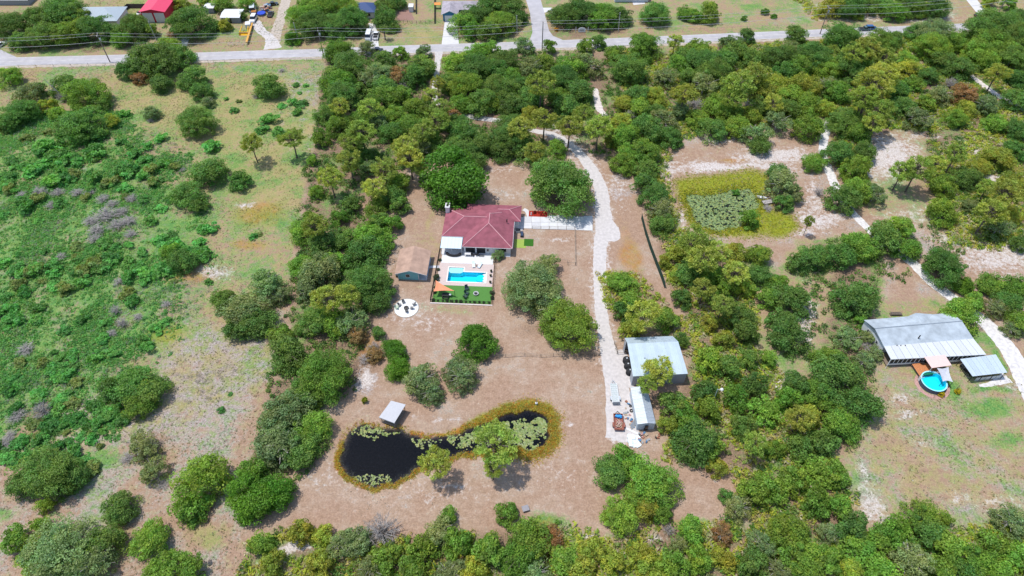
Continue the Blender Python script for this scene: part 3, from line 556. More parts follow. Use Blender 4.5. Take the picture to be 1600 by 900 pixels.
TREES = """
15,38,60O 60,28,55O 95,20,70O 115,10,50O 70,52,60O 110,48,60M 150,46,60O 205,42,58O 236,48,26M 188,57,40M 30,62,45O 130,28,45M 300,33,76O 376,25,18O 345,4,40M 385,4,32M 280,3,34Y 318,4,28M 350,38,25Y 337,40,20O
245,90,80O 220,97,60O 262,78,60M 283,87,50O 219,122,30R 200,108,40O 250,127,45O 297,120,52O 315,142,40O 325,158,26G 305,190,64O 8,120,44M 45,150,55G 30,172,60O 100,133,50O 135,147,72M 130,192,80O 175,187,26Y 88,180,32M 10,190,40O 75,165,30Y
237,175,33G 420,133,54O 60,140,28O 155,160,40O
470,25,50M 490,37,60O 520,38,55O 547,32,60O 505,12,60M 540,12,50M 457,57,30N 600,25,46O 610,38,34O 620,2,34O 480,10,40M 560,22,30G 602,8,36O
720,37,50M 738,28,42O 748,22,50O 762,45,44O 782,35,54M 792,8,60O 765,8,48O 812,28,30O 735,50,30M 805,38,26G
530,78,55M 572,76,32G 545,103,60O 518,122,48O 655,100,48O 625,82,26M 662,80,30G 600,95,42O 588,115,50G 622,117,44R 642,118,46O 530,128,50M 535,148,62O 600,133,50O 597,152,52M 508,178,40O 530,166,36P 577,170,44P 560,186,36M 565,205,50P 530,195,42M 610,205,44O 503,215,30M 550,218,46P 640,193,44M 652,168,44M 690,168,42P 680,187,46P 660,205,44P 700,175,36R 712,193,42O 725,207,50O 575,125,40G 560,140,30O 625,150,40M 618,180,42M 590,190,40G 632,225,44P
740,105,60O 716,100,48M 745,82,46M 703,125,46O 730,135,60M 770,110,52O 786,95,50O 780,140,56O 752,158,50O 768,76,32M 795,162,44O 797,122,42M 722,160,40M 684,128,26P 672,148,30P 765,156,36M
885,22,54O 910,18,60O 942,24,56M 970,25,46O 1025,20,54O 1073,18,32M 1086,24,26M 1108,18,44M 1164,29,13B 1195,19,15B 868,20,34G
820,70,38G 858,73,26M 915,72,32M 935,66,28O 1010,72,62M 985,105,66O 1055,64,30P 966,86,42M 830,105,46G 855,100,42M 845,128,52P 880,120,52O 896,102,50M 920,100,46G 905,140,52O 872,150,40M 830,150,44O 810,128,36O 812,165,42O 885,162,46O 850,185,44P 890,195,46P 912,175,36P 936,197,50P 828,180,36Y 815,198,48P 800,215,60O 836,236,40P 870,232,36M 785,235,44O 825,240,50O 790,195,46O 758,222,46O 735,235,44O 960,215,34Y
1040,120,46G 1060,100,42M 1090,76,52M 1075,88,46O 1097,97,62O 1070,145,46P 1115,112,62O 1100,132,52G 1150,80,46O 1168,56,32O 1140,66,36G 1130,90,50O 1172,90,46O 1182,112,50P 1155,130,62P 1145,152,46P 1190,137,50Y 1190,162,42O 1120,162,52M 1142,182,46M 1170,178,40Y 1150,197,50M 1110,202,52O 1090,185,42M 1180,207,50G 1000,165,48M 995,150,50O 1025,150,40Y 972,192,46Y 980,212,52M 1010,202,60O 1040,190,52G 1050,215,46O 975,160,40Y 1025,175,40O 1065,170,40G 1000,235,60M 975,255,46M 1010,265,46O 1080,120,40O
1325,8,54O 1355,4,44O 1300,10,44Y 1420,8,54O 1460,10,50O 1395,16,44M 1435,16,34M 1545,1,28Y 1577,6,26M 1209,26,12B 1340,18,30Y 1380,5,40O
1245,52,40O 1215,87,60O 1270,87,60O 1320,57,64O 1378,64,54M 1300,78,28P 1338,82,48P 1357,76,52P 1382,88,44P 1430,50,38O 1457,46,60G 1460,72,62M 1475,92,52O 1490,65,42M 1410,92,42M 1420,108,42Y 1535,50,64O 1562,38,74O 1592,30,50O 1530,82,62M 1552,70,70M 1580,92,62O 1592,60,60O 1547,92,46M 1500,105,52O 1560,112,40P 1592,122,42O 1295,104,56M 1330,107,62O 1250,105,50M 1225,110,46O 1382,116,60P 1365,132,62P 1350,152,52P 1402,140,40O 1425,130,34M 1450,117,38O 1290,132,46G 1310,142,50M 1255,135,56Y 1218,132,50Y 1235,147,52M 1265,162,52M 1230,167,46O 1208,160,40P 1290,167,36Y 1320,188,62O 1345,207,46M 1376,170,50P 1366,190,42P 1410,167,50O 1435,185,52G 1470,146,46G 1506,145,52R 1540,165,46G 1490,182,40M 1555,190,42M 1590,200,44O 1262,198,54M 1215,190,50G 1188,225,40O 1510,170,40Y 1590,155,50O 1450,160,34M 1350,100,36M 1400,60,34O 1235,75,34G
1270,252,42M 1308,238,56O 1335,262,54M 1350,235,44O 1315,307,58O 1342,297,50M 1366,303,46G 1222,288,62G 1216,268,44O 1240,302,42G 1225,316,34O 1170,342,38M 1265,345,18P 1435,262,54P 1410,268,44P 1462,254,38P 1480,290,48M 1512,278,52O 1475,330,56M 1520,322,34G 1270,400,62O 1248,410,46O 1312,398,62O 1342,385,62M 1380,372,66O 1402,355,52M 1416,387,52M 1476,418,76O 1505,442,36N 1548,330,56P 1572,300,60P 1560,355,50G 1595,380,34O 1590,285,50Y 1560,245,56Y 1530,260,40Y 1590,235,44O 1495,240,40P 1545,290,36P 1575,335,44Y 1150,300,14B
1333,465,74O 1555,442,50M 1592,445,50M 1555,480,44G 1505,490,66M 1520,470,40M 1575,470,50O 1595,500,50M 1582,515,34G 1240,470,66O 1215,500,50O 1235,520,70O 1200,465,50M
878,289,112O 985,240,46M 1022,305,56O 1030,330,50G 1035,350,44O 1005,285,40O 975,440,50M 985,470,40M 1085,375,60P 1060,392,46Y 1098,402,62P 1120,392,52P 1080,425,60O 1110,428,52M 1150,425,52P 1150,395,46Y 1185,395,52M 1192,430,52O 1135,450,40M 1060,430,34Y 1040,410,24Y 1100,450,46P 1065,465,40O 1215,440,40M
832,442,104G 862,480,70G 888,505,96M 850,415,50G
323,267,64O 375,283,40O 293,303,58O 310,318,34O 285,406,52O 265,395,34M 392,222,42P 455,215,44P 378,482,76G 355,470,52O 402,502,64O 370,512,48O 415,440,64G 435,462,40G
703,272,108N 620,282,46M 612,305,44O 600,262,46P 585,292,44P 545,250,48P 515,275,44P 560,240,44O 575,262,30G 640,245,48P 660,235,42G 682,232,36O 495,300,26M 488,250,20M 487,342,30M 545,318,34O 530,340,32M 588,322,44M 625,320,32O 590,345,40O 475,362,50M 492,352,50P 505,385,56O 535,367,46O 582,372,64M 610,350,40M 570,395,72O 598,378,46M 500,425,74G 470,415,46M 572,435,76O 520,410,44M 600,452,40O 512,465,60P 542,462,50P 480,455,46G 655,262,28P 705,232,50O 740,252,40O 670,215,40M
778,398,24G 711,319,17B
488,503,62O 520,500,58M 547,505,62G 585,470,50O 450,552,72O 440,525,48M 505,585,98M 470,620,60O 558,520,40R 585,555,34R 618,545,44N 620,572,46N 592,520,26O 658,590,66G 672,612,52G 722,588,60G 708,575,44G 740,531,72N 680,722,60P 775,692,84P 770,730,40P 450,640,84G 430,665,76G 485,668,66M 440,700,84G 472,695,70O
205,600,78O 232,607,68O 215,628,60M 180,605,50O 75,735,104O 45,750,62O 110,745,60O 72,790,30M 225,700,60G 240,735,50G 310,752,92M 300,790,60M 187,793,62O 230,845,70M 385,775,86N 425,765,70N 395,735,50M 100,850,120G 60,865,70M 25,840,50M 62,820,30M 262,882,70M 150,880,70G 300,890,50M 160,850,70O
470,832,48Y 505,838,40Y 530,850,50G 556,842,62G 600,875,60M 580,890,56G 690,828,60G 700,805,34M 715,850,56M 660,862,60M 760,862,62M 640,895,56M 700,895,56G 793,803,44M 408,852,44M 425,880,46Y 500,880,50Y 740,890,50Y
828,842,76M 812,868,76M 862,850,56R 880,880,60M 838,895,60G 905,895,60Y 955,733,66O 975,718,56M 1010,748,82M 1040,762,70M 1000,775,60M 967,802,66M 1008,798,46Y 1032,798,40M 1085,690,82O 1110,700,52M 1052,632,60O 1070,650,60M 1045,665,40Y 1100,612,50O 1105,640,50M 1110,560,52M 1135,775,30O 1155,790,56G 1180,770,60M 1080,832,58M 1060,850,40G 1090,870,56M 1055,885,60M 1020,890,56Y 1130,875,44Y 1155,880,40M 1000,868,46Y 960,878,44Y 925,860,46Y 1130,835,40R 1180,880,60O 1120,730,40Y
1005,492,66P 975,485,40O 1040,500,46M 985,515,44Y 1030,578,60P 1012,600,36P 1065,530,30O
1150,490,62O 1165,520,50O 1130,475,44P 1172,560,40O 1140,575,52O 1180,600,50O 1150,622,52M 1192,640,60M 1160,665,50O 1180,692,46P 1210,700,42M 1230,622,50M 1250,652,52P 1245,600,50O 1275,612,60M 1290,690,62O 1270,730,62M 1303,740,60M 1250,700,50O 1240,752,60M 1205,760,62M 1280,785,60M 1312,792,52M 1332,822,60O 1230,830,72M 1190,850,60G 1250,862,80M 1212,892,60G 1290,872,60M 1342,862,60M 1382,842,52M 1300,832,50G 1370,885,60M 1330,893,50Y 1130,530,40Y 1165,450,40Y 1200,560,34M 1110,505,36Y
1440,800,64M 1450,832,60O 1402,832,56M 1420,872,70G 1480,855,60M 1470,893,56M 1522,870,70M 1550,850,60M 1592,872,60M 1580,815,60G 1560,893,50M 1500,895,50O 1475,812,30M
1310,585,84O 1290,560,60M 1342,632,76O 1320,660,66M 1325,528,56G 1352,565,40G 1370,550,30G 1285,612,50O 1300,640,44M 1262,650,50Y 1355,525,30G 1345,500,24M
"""
# landmarks used when describing trees
MARKS = [('the maroon roofed house', 750, 355), ('the teal shed', 642, 418), ('the turquoise swimming pool', 730, 430), ('the lily pond', 700, 690), ('the round white fire pit', 635, 481),
    ('the long metal barn', 1030, 560), ('the small metal shed', 1005, 640), ('the dock shelter', 613, 643), ('the blue grey house', 1440, 525), ('the algae pond', 1145, 310),
    ('the red barn', 248, 25), ('the blue gabled house', 715, 20), ('the road junction', 845, 70), ('the white shell driveway', 1345, 345), ('the lower right field', 1470, 700),
    ('the green screen fence', 1022, 395), ('the orange clearing left', 405, 332), ('the bottom left corner', 60, 870), ('the bottom right corner', 1560, 880), ('the top right corner', 1580, 30),
    ('the top left corner', 30, 30), ('the blue road car', 1356, 43), ('the black road car', 590, 79), ('the grass mound left', 255, 520), ('the lower lot corner', 1180, 835),
    ('the roadside lot corner', 515, 90), ('the gravel driveway bend', 900, 240), ('the sandy clearing', 1390, 245), ('the ash circle', 572, 592), ('the dead grey bush', 590, 830),
    ('the white roofed shed', 362, 24), ('the red trailer', 966, 660), ('the left road pole', 170, 90), ('the hidden drive curve', 740, 185), ('the far driveway pole', 1556, 25), ('the metal carport', 1535, 575), ('the shell drive start', 1290, 215), ('the sandy track top', 930, 130)]
ORD = ['', 'second', 'third', 'fourth', 'fifth', 'sixth', 'seventh', 'eighth', 'ninth', 'tenth']
USED = {}
def describe(px, py, wpx, words, marks=None):
    best = min(marks or MARKS, key=lambda m_: (m_[1] - px) ** 2 + ((m_[2] - py) * 1.3) ** 2)
    dx, dy = px - best[1], (py - best[2]) * 1.2
    if abs(dx) < 12 and abs(dy) < 12: rel = 'beside'
    elif abs(dx) > 2.2 * abs(dy): rel = 'right of' if dx > 0 else 'left of'
    elif abs(dy) > 2.2 * abs(dx): rel = 'below' if dy > 0 else 'above'
    else: rel = ('below and ' if dy > 0 else 'above and ') + ('right of' if dx > 0 else 'left of')
    m_ = wpx / scl(py)
    size = 'very large' if m_ > 14 else 'large' if m_ > 10.5 else 'mid sized' if m_ > 7.5 else 'small' if m_ > 4.5 else 'very small'
    dist = math.hypot(dx, dy)
    return (size, words, rel, best[0]), dist
PLANTS = []
import re
for tok in TREES.split():
    q = re.match(r'([\d.]+),([\d.]+),([\d.]+)(\w)', tok)
    PLANTS.append((float(q[1]), float(q[2]), float(q[3]), q[4]))
# labels: same wording is told apart by the order of distance from the landmark
keys = {}
for i, (px, py, wp, k) in enumerate(PLANTS):
    key, dist = describe(px, py, wp, KIND[k][2]); keys.setdefault(key, []).append((dist, i))
LAB = {}
for key, l in keys.items():
    l.sort()
    for r_, (d, i) in enumerate(l):
        s, wds, rel, mk = key
        LAB[i] = f"{s} {wds} {rel} {mk}" if len(l) == 1 else (f"{s} {wds} {rel} {mk}, nearest" if r_ == 0 else f"{s} {wds} {rel} {mk}, {ORD[min(r_, 9)]} nearest")
def hsvj(c, rg, a=.13):
    f = 1 + rg.uniform(-a * 1.5, a * 1.5); h = rg.uniform(-.12, .18); return (c[0] * f * (1 + h), c[1] * f, c[2] * f * (1 - abs(h) * .6), 1)
TREEPOS = []
def plant(px, py, wp, k, label, group, zscale=1.0, name=None):
    kind, colr, words, cat, grp = KIND[k]
    r = wp / 2 / scl(py) * (.97 if k != 'P' else 0.98) * (1.0 if px > 1000 and py < 235 else 1.08 if 500 < px < 960 and 90 < py < 330 else .90 if px > 1040 and py > 340 and px < 1340 and k in 'MOGY' and wp < 64 else 1)
    if kind == 'loose' and r > 5.8 and k == 'G': kind = 'oak'
    if kind == 'oak': kind = 'oakL' if r > 6.2 else 'oakM' if r > 3.8 else 'oakS'
    cm, tm, zc = rnd.choice(LIB[kind]); hz = r * rnd.uniform(.84, 1.02) * zscale
    if kind == 'pine': hz = max(r * .9, 3.2) * rnd.uniform(.9, 1.1)
    if kind.startswith('oak') and r < 3.5: hz *= 1.2
    x, y = P(px, py, zc * hz)
    nm = name or {'O': 'oak_tree', 'M': 'broadleaf_tree', 'N': 'rounded_tree', 'G': 'scrub_oak', 'P': 'pine_tree', 'Y': 'young_tree', 'R': 'dying_tree', 'B': 'bush', 'H': 'bush'}[k]
    rz = rnd.uniform(0, 6.28); TREEPOS.append((x, y, r))
    if tm is None:
        o = obj_from(nm, cm, None); o.location = (x, y, -.05); o.scale = (r, r, hz); o.rotation_euler = (0, 0, rz); o.color = hsvj(colr, rnd)
        return tag(o, label, cat, group)
    ar = rnd.uniform(.88, 1.12); t = thing(nm, label, cat, (x, y, 0), rz, group, (r * ar, r / ar, hz))
    tr = bpy.data.objects.new('trunk', tm); link(tr, t)
    c = bpy.data.objects.new('crown', cm); link(c, t); c.color = hsvj(colr, rnd)
    return t
for i, (px, py, wp, k) in enumerate(PLANTS): plant(px, py, wp, k, LAB[i], KIND[k][4])

# ------------------------------------------------------------------ shrubs of the left field: individuals up to 300, gathered in thickets
KIND['S'] = ('shrub', (0.125, 0.350, 0.075), '', 'shrub', '')
sh = []
key_spots = [(20, 250, 24), (8, 280, 22), (40, 262, 22), (60, 240, 24), (25, 300, 16), (95, 225, 22), (210, 240, 26), (225, 250, 24), (200, 262, 22), (255, 258, 24), (275, 262, 22), (240, 285, 22), (60, 345, 18), (5, 335, 20),
    (115, 282, 17), (250, 325, 22), (265, 312, 18), (235, 345, 24), (270, 365, 20), (150, 410, 32), (175, 402, 30), (120, 385, 26), (55, 420, 28), (85, 425, 24), (100, 450, 30), (130, 440, 28), (30, 445, 26), (5, 410, 24), (245, 425, 30),
    (225, 440, 28), (200, 460, 30), (205, 470, 26), (60, 480, 26), (20, 500, 34), (55, 500, 26), (130, 500, 26), (100, 515, 24), (165, 505, 22), (160, 530, 24), (175, 550, 26), (150, 558, 26), (115, 555, 26), (100, 575, 28), (30, 565, 26), (60, 560, 18),
    (120, 600, 26), (95, 625, 30), (60, 615, 26), (25, 640, 30), (15, 610, 26), (55, 660, 28), (80, 650, 24), (120, 655, 26), (30, 690, 30), (10, 715, 26), (60, 680, 22), (105, 675, 14), (325, 440, 14), (462, 132, 14), (478, 133, 10), (468, 145, 9),
    (455, 160, 18), (470, 162, 22), (440, 165, 16), (465, 175, 18), (12, 200, 30), (40, 215, 24), (75, 205, 22), (150, 215, 26), (395, 370, 16), (405, 365, 12), (345, 640, 14), (360, 615, 9), (185, 640, 20), (190, 660, 24), (425, 186, 36), (410, 200, 26), (435, 205, 22), (195, 178, 20), (180, 195, 22), (352, 155, 10), (365, 172, 16), (373, 158, 10),
    (330, 230, 30), (255, 215, 26), (230, 228, 22)]
for s in key_spots: sh.append(s)
rg = random.Random(5)
while len(sh) < 290:
    px, py = rg.uniform(-10, 330), rg.uniform(195, 730)
    if px > 300 - (py - 420) * 0.5 and py > 420: continue
    if px > 170 + (py - 195) * 1.0: continue
    x, y = P(px, py)
    den = float(vnoise(np.array([x + 500.]), np.array([y]), 13, 2)[0])
    if rg.random() > max(0.0, (den - .42)) * 6: continue
    if 95 < px < 215 and 300 < py < 380 and rg.random() < .8: continue
    sh.append((px, py, rg.uniform(12, 34)))
SM = [('the dead grey thicket', 165, 340), ('the big round oak', 210, 603), ('the small round oak', 375, 283), ('the lone dark oak', 285, 405), ('the grass mound', 255, 520), ('the orange clearing', 405, 332), ('the leaning white snag', 100, 155), ('the mid left edge', 0, 450), ('the bottom left oak', 75, 735), ('the topmost lone oak', 420, 133), ('the two open pines', 425, 215), ('the lower left edge', 0, 600), ('the upper left edge', 0, 270)]
sk_ = {}; SL = {}
for i, (px, py, wp) in enumerate(sh):
    key, dist = describe(px, py, wp, 'low green shrub', SM); sk_.setdefault(key, []).append((dist, i))
for key, l in sk_.items():
    l.sort()
    for r_, (dd__, i) in enumerate(l):
        base_ = f"{key[0]} {key[1]} {key[2]} {key[3]}"
        SL[i] = base_ if len(l) == 1 else base_ + (', nearest' if r_ == 0 else f', {ORD[r_]} nearest' if r_ < 9 else ', farther thicket')
for i_sh, (px, py, wp) in enumerate(sh):
    r = wp / 2 / scl(py); cm, _, zc = rnd.choice(LIB['shrub']); x, y = P(px, py, zc * r * .8)
    o = obj_from('shrub', cm, None); o.location = (x, y, -.05); o.scale = (r, r * rnd.uniform(.8, 1.1), r * rnd.uniform(.5, .85)); o.rotation_euler = (0, 0, rnd.uniform(0, 6.28))
    c = hsvj(KIND['S'][1], rnd, .2); o.color = c if rnd.random() > .15 else (.20, .28, .07, 1)
    tag(o, SL[i_sh], 'shrub', 'low shrubs massed across the open left field')

# dead grey shrubs
dead_spots = [(165, 335, 46, 0), (140, 345, 30, 0), (200, 345, 30, 0), (160, 310, 26, 0), (205, 365, 24, 0), (148, 372, 26, 0), (182, 350, 34, 0), (150, 358, 34, 0), (190, 330, 26, 0), (175, 318, 24, 0), (60, 300, 34, 0), (35, 305, 26, 0), (90, 300, 26, 0), (120, 300, 24, 0), (190, 505, 22, 1), (175, 520, 20, 0), (40, 545, 34, 0), (65, 640, 34, 1), (25, 650, 34, 0), (15, 680, 24, 0),
    (225, 268, 16, 0), (285, 265, 14, 0), (205, 310, 24, 0), (180, 485, 20, 1), (215, 495, 20, 0), (260, 475, 20, 0), (95, 400, 20, 0), (10, 690, 30, 0), (80, 320, 24, 0), (140, 300, 22, 0), (185, 440, 22, 0), (400, 150, 18, 0), (595, 828, 62, 1), (230, 700, 40, 1), (200, 715, 30, 0), (1170, 165, 26, 1), (1085, 162, 30, 1),
    (1485, 130, 24, 1), (1280, 300, 20, 1), (1045, 828, 24, 1), (97, 152, 24, 1), (235, 188, 14, 0), (585, 545, 30, 1), (570, 560, 26, 0), (1445, 160, 20, 0), (1355, 540, 26, 0), (630, 135, 24, 1), (985, 180, 22, 1), (1510, 155, 18, 1), (440, 110, 14, 0), (250, 755, 30, 0), (1200, 325, 20, 0)]
dk = {}
for i, (px, py, wp, up) in enumerate(dead_spots):
    key, dist = describe(px, py, wp, 'dead grey leafless bush' if py > 0 else ''); dk.setdefault(key, []).append((dist, i))
DL = {}
for key, l in dk.items():
    l.sort()
    for r_, (d, i) in enumerate(l): DL[i] = f"{key[0]} {key[1]} {key[2]} {key[3]}" + ('' if len(l) == 1 else ', nearest' if r_ == 0 else f', {ORD[min(r_, 9)]} nearest')
for i, (px, py, wp, up) in enumerate(dead_spots):
    r = wp / 2 / scl(py); x, y = P(px, py, .3 * r * (1 + up))
    o = obj_from('dead_bush', DEAD[i % 3], None); o.location = (x, y, 0); o.scale = (r, r, r * (1.3 if up else .6)); o.rotation_euler = (0, 0, rnd.uniform(0, 6.28))
    tag(o, DL[i], 'dead bush', 'dead grey bushes')
# leaning dead snag in the upper left
x, y = P(104, 158); s = thing('dead_tree', 'bare white snag leaning beside the trees of the upper left field', 'dead tree', (x, y, 0))
MB().tube([(0, 0, 0), (-1.6, .2, 4), (-4, .6, 8.2)], .22, 6, .07).build('trunk', DEADW, s)
MB().tube([(-1.6, .2, 4), (-3.8, -.8, 5)], .1, 4, .04).tube([(-2.4, .3, 5.4), (-.9, .8, 7.4)], .09, 4, .03).build('branch', DEADW, s)

# ------------------------------------------------------------------ undergrowth and grass: masses nobody could count
def scatter(polys, n, seed, clear=True, dens=None, spread=(0, 1600, 0, 900)):
    rng = np.random.default_rng(seed); out = np.zeros((0, 2))
    X0, X1 = -215, 215
    while len(out) < n:
        x = rng.uniform(X0, X1, n * 3); y = rng.uniform(38, 290, n * 3); u, v = unproj(x, y)
        uw = u + (vnoise(x, y, 6) - .5) * 30; vw = v + (vnoise(x + 99, y, 6) - .5) * 24
        ok = np.zeros(len(x), bool)
        for p_ in polys: ok |= sdf(uw, vw, p_) < 0
        ok &= (u > -60) & (u < 1660) & (v > -25) & (v < 960)
        if dens is not None: ok &= rng.random(len(x)) < dens(x, y, u, v)
        if clear:
            for c_ in CLEAR:
                ok &= seg_dist(u, v, c_[0]) > c_[1]
            for c_ in HOLES: ok &= sdf(u, v, c_) > 0
        out = np.concatenate([out, np.stack([x[ok], y[ok]], 1)])
        if ok.sum() < 5: break
    return out[:n]
CLEAR = [([(686, 80), (684, 95), (683, 112), (679, 132), (680, 155), (700, 172), (740, 183), (790, 190), (830, 203), (865, 211), (895, 230), (920, 258)], 9), ([(925, 80), (928, 110), (932, 150), (938, 175)], 9),
         ([(1296, 190), (1288, 215), (1286, 240), (1296, 268), (1310, 300), (1330, 330), (1356, 357), (1385, 382), (1425, 410), (1455, 440), (1495, 470), (1540, 505), (1575, 545), (1598, 585)], 14),
         ([(-10, 97), (800, 71), (1620, 38)], 10), ([(440, 855), (480, 860)], 12), ([(1520, 120), (1560, 150), (1610, 175)], 6), ([(1520, 262), (1560, 285)], 7), ([(1100, 255), (1250, 240)], 16), ([(1375, 230), (1400, 260)], 30)]
HOLES = [[(985, 520), (1060, 520), (1085, 600), (1035, 690), (980, 690), (960, 600)], [(1345, 485), (1515, 485), (1560, 600), (1395, 620)], POND]
def merge_plants(name, pts, n_leaf, rad, leaf, asp, cols, seed, label, cat, upz=.35, zb=.1, zr=.7):
    rng = np.random.default_rng(seed); n = len(pts); ii = np.repeat(np.arange(n), n_leaf); R_ = rng.uniform(rad[0], rad[1], n)
    d = rdir(n * n_leaf, rng); d[:, 2] = np.abs(d[:, 2]); C = np.zeros((n * n_leaf, 3)); C[:, :2] = pts[ii]
    C += d * (R_[ii] * rng.uniform(.5, 1, len(ii)))[:, None] * np.array([1, 1, zr]); C[:, 2] += zb
    V, F = quads(C, d * .6 + rng.normal(size=d.shape) * .45 + np.array([0, 0, upz]), leaf * rng.uniform(.6, 1.3, len(C)), asp, rng)
    base = np.array(cols)[rng.integers(0, len(cols), n)] * (1 + rng.uniform(-.2, .2, n))[:, None]
    var = base[ii] * (1 + rng.uniform(-.15, .15, len(ii)))[:, None]
    me = np_mesh(name, V, F, 4, np.repeat(var, 4, 0)); o = obj_from(name, me, LEAF); o.color = (1, 1, 1, 1)
    return tag(o, label, cat, kind='stuff')
palm_c = [(.40, .47, .05), (.48, .50, .06), (.26, .40, .06), (.34, .45, .06), (.48, .42, .12), (.50,.46,.30)]
scrub_c = [(.10, .22, .04), (.13, .26, .04), (.20, .28, .07), (.08, .17, .04)]
pts = scatter([WOODS[3], WOODS[4], WOODS[7], WOODS[2], [(-60, -30), (1, 1), (0, 2)], [(1290, 5), (1480, -5), (1470, 22), (1380, 26), (1290, 18)], [(1225, -10), (1260, -10), (1290, 24), (1270, 26)]], 20000, 1, dens=lambda x, y, u, v: np.clip((vnoise(x, y, 8, 2) - .2) * 4, 0, 1))
merge_plants('undergrowth', pts, 11, (.5, 1.15), .45, .30, palm_c, 2, 'yellow green saw palmetto growing as undergrowth below the woods', 'undergrowth', .5, .15, .8)
_s0 = scatter([WOODS[0], WOODS[1]], 1500, 33)
pts = scatter([WOODS[0], WOODS[1], WOODS[2], WOODS[5], WOODS[6], WOODS[3], WOODS[4]], 4200, 3, dens=lambda x, y, u, v: np.clip((vnoise(x + 300, y, 7, 2) - .36) * 5, 0, 1))
pts = np.concatenate([pts, _s0]); merge_plants('undergrowth', pts, 30, (.6, 1.6), .26, .6, scrub_c, 4, 'dark green leafy scrub filling the woods between the trees', 'undergrowth', .4, .2, .8)
LFp = [(-60, 175), (180, 175), (300, 240), (350, 420), (260, 560), (180, 690), (-60, 740)]
pts = scatter([LFp], 12000, 6, dens=lambda x, y, u, v: np.clip((vnoise(x + 500, y, 9, 3) - .42) * 5, 0, 1) * np.clip((345 - u - .25 * np.maximum(v - 300, 0)) / 80, .04, 1) * np.where((u > 90) & (u < 220) & (v > 300) & (v < 385), .25, 1))
pts = np.concatenate([pts, scatter([LFp], 4500, 63, dens=lambda x, y, u, v: np.clip((310 - u - .3 * np.maximum(v - 300, 0)) / 120, 0, 1))]); merge_plants('ground_cover', pts, 14, (.35, 1.0), .23, .55, [(.12, .34, .07), (.15, .40, .08), (.24, .39, .10), (.09, .27, .06)], 7, 'low leafy green cover spreading over the open left field', 'ground cover', .6, .02, .6)
meadow = [[(-60, 108), (508, 96), (495, 190), (465, 420), (420, 620), (380, 900), (-60, 900)], [(1350, 600), (1640, 560), (1640, 830), (1340, 810)], [(0, 20), (60, 10), (200, 0), (560, 30), (690, 30), (690, 66), (0, 82)]]
dl = scatter([LFp, [(250, 520), (440, 480), (410, 640), (330, 720), (230, 690), (90, 700), (60, 640)]], 1500, 66, dens=lambda x, y, u, v: np.clip((vnoise(x + 200, y, 10, 3) - .5) * 5, 0, 1))
merge_plants('dead_brush', dl, 26, (.4, 1.3), .26, .10, [(.42, .38, .38), (.34, .31, .31), (.5, .46, .45)], 67, 'dry grey twiggy brush tangled between the shrubs of the left field', 'brush', .1, .05, .5)
pts = scatter(meadow, 22000, 8, dens=lambda x, y, u, v: np.clip((vnoise(x, y, 6, 3) - .30) * 3, .04, 1))
merge_plants('dry_grass', pts, 5, (.12, .35), .17, .22, [(.24, .25, .08), (.17, .22, .06), (.32, .27, .15), (.35, .31, .26), (.13, .19, .05), (.28, .24, .2)], 9, 'tufts of green and straw coloured grass across the open fields', 'grass', .1, .02, .7)
pts = scatter([[(-60, 108), (508, 96), (495, 190), (440, 420), (420, 620), (380, 900), (-60, 900)], [(1340, 600), (1640, 560), (1640, 830), (1340, 810)], NC, [(560, 740), (900, 740), (900, 800), (500, 820)]], 6000, 18, dens=lambda x, y, u, v: np.clip((vnoise(x + 77, y + 31, 7, 2) - .42) * 4, .02, 1))
merge_plants('leaf_litter', pts, 4, (.1, .4), .16, .3, [(.33, .29, .28), (.42, .38, .37), (.26, .2, .17), (.48, .44, .42)], 19, 'grey sticks and dead leaves strewn over bare soil', 'litter', .2, .02, .3)
# bank grass round both ponds
def ring(poly, d0, d1, n, seed, dens=None):
    rng = np.random.default_rng(seed); P_ = np.array(poly); out = np.zeros((0, 2))
    lo, hi = P_.min(0) - 8, P_.max(0) + 8
    while len(out) < n:
        q = rng.uniform(lo, hi, (n * 4, 2)); d = sdf(q[:, 0], q[:, 1], P_); k = (d > d0) & (d < d1)
        u, v = unproj(q[:, 0], q[:, 1])
        if dens is not None: k &= rng.random(len(q)) < dens(u, v, d)
        out = np.concatenate([out, q[k]])
    return out[:n]
wf = lambda u, v, d: np.clip(1.0 - np.abs(d - .3) / (0.8 + 3.0 * np.clip((u - 720) / 100, 0, 1)), 0, 1) * np.where((u < 720) & (v < 690), .35, 1)
merge_plants('bank_grass', ring(Pw, -.5, 5, 5200, 12, wf), 5, (.15, .4), .2, .25, [(.55, .40, .06), (.60, .29, .05), (.50, .46, .07), (.36, .38, .09)], 13, 'orange and gold grass growing along the lily pond banks', 'grass', .1, -.15, .7)
merge_plants('shallow_weeds', ring(Pw, -1.7, -.1, 1500, 16, lambda u, v, d: np.clip(1 + d / 1.7, 0, 1) * np.where((u < 650) | (u > 850), 1, .2)), 4, (.1, .3), .12, .25, [(.14, .15, .13), (.10, .11, .07), (.2, .2, .17)], 17, 'grey brown weeds standing in the shallow margin of the pond', 'weeds', .1, -.42, .5)
mk = ring(Mw, -60, 3.0, 6400, 14, lambda u, v, d: np.clip(.8 - d * .28, 0, 1)); mk = mk[sdf(mk[:, 0], mk[:, 1], Nw) > -.4]
merge_plants('marsh_plants', mk, 5, (.15, .4), .2, .5, [(.36, .36, .02), (.28, .31, .02), (.40, .36, .03), (.2, .26, .03)], 15, 'bright yellow green marsh plants around the algae pond', 'marsh plants', .8, -.05, .3)
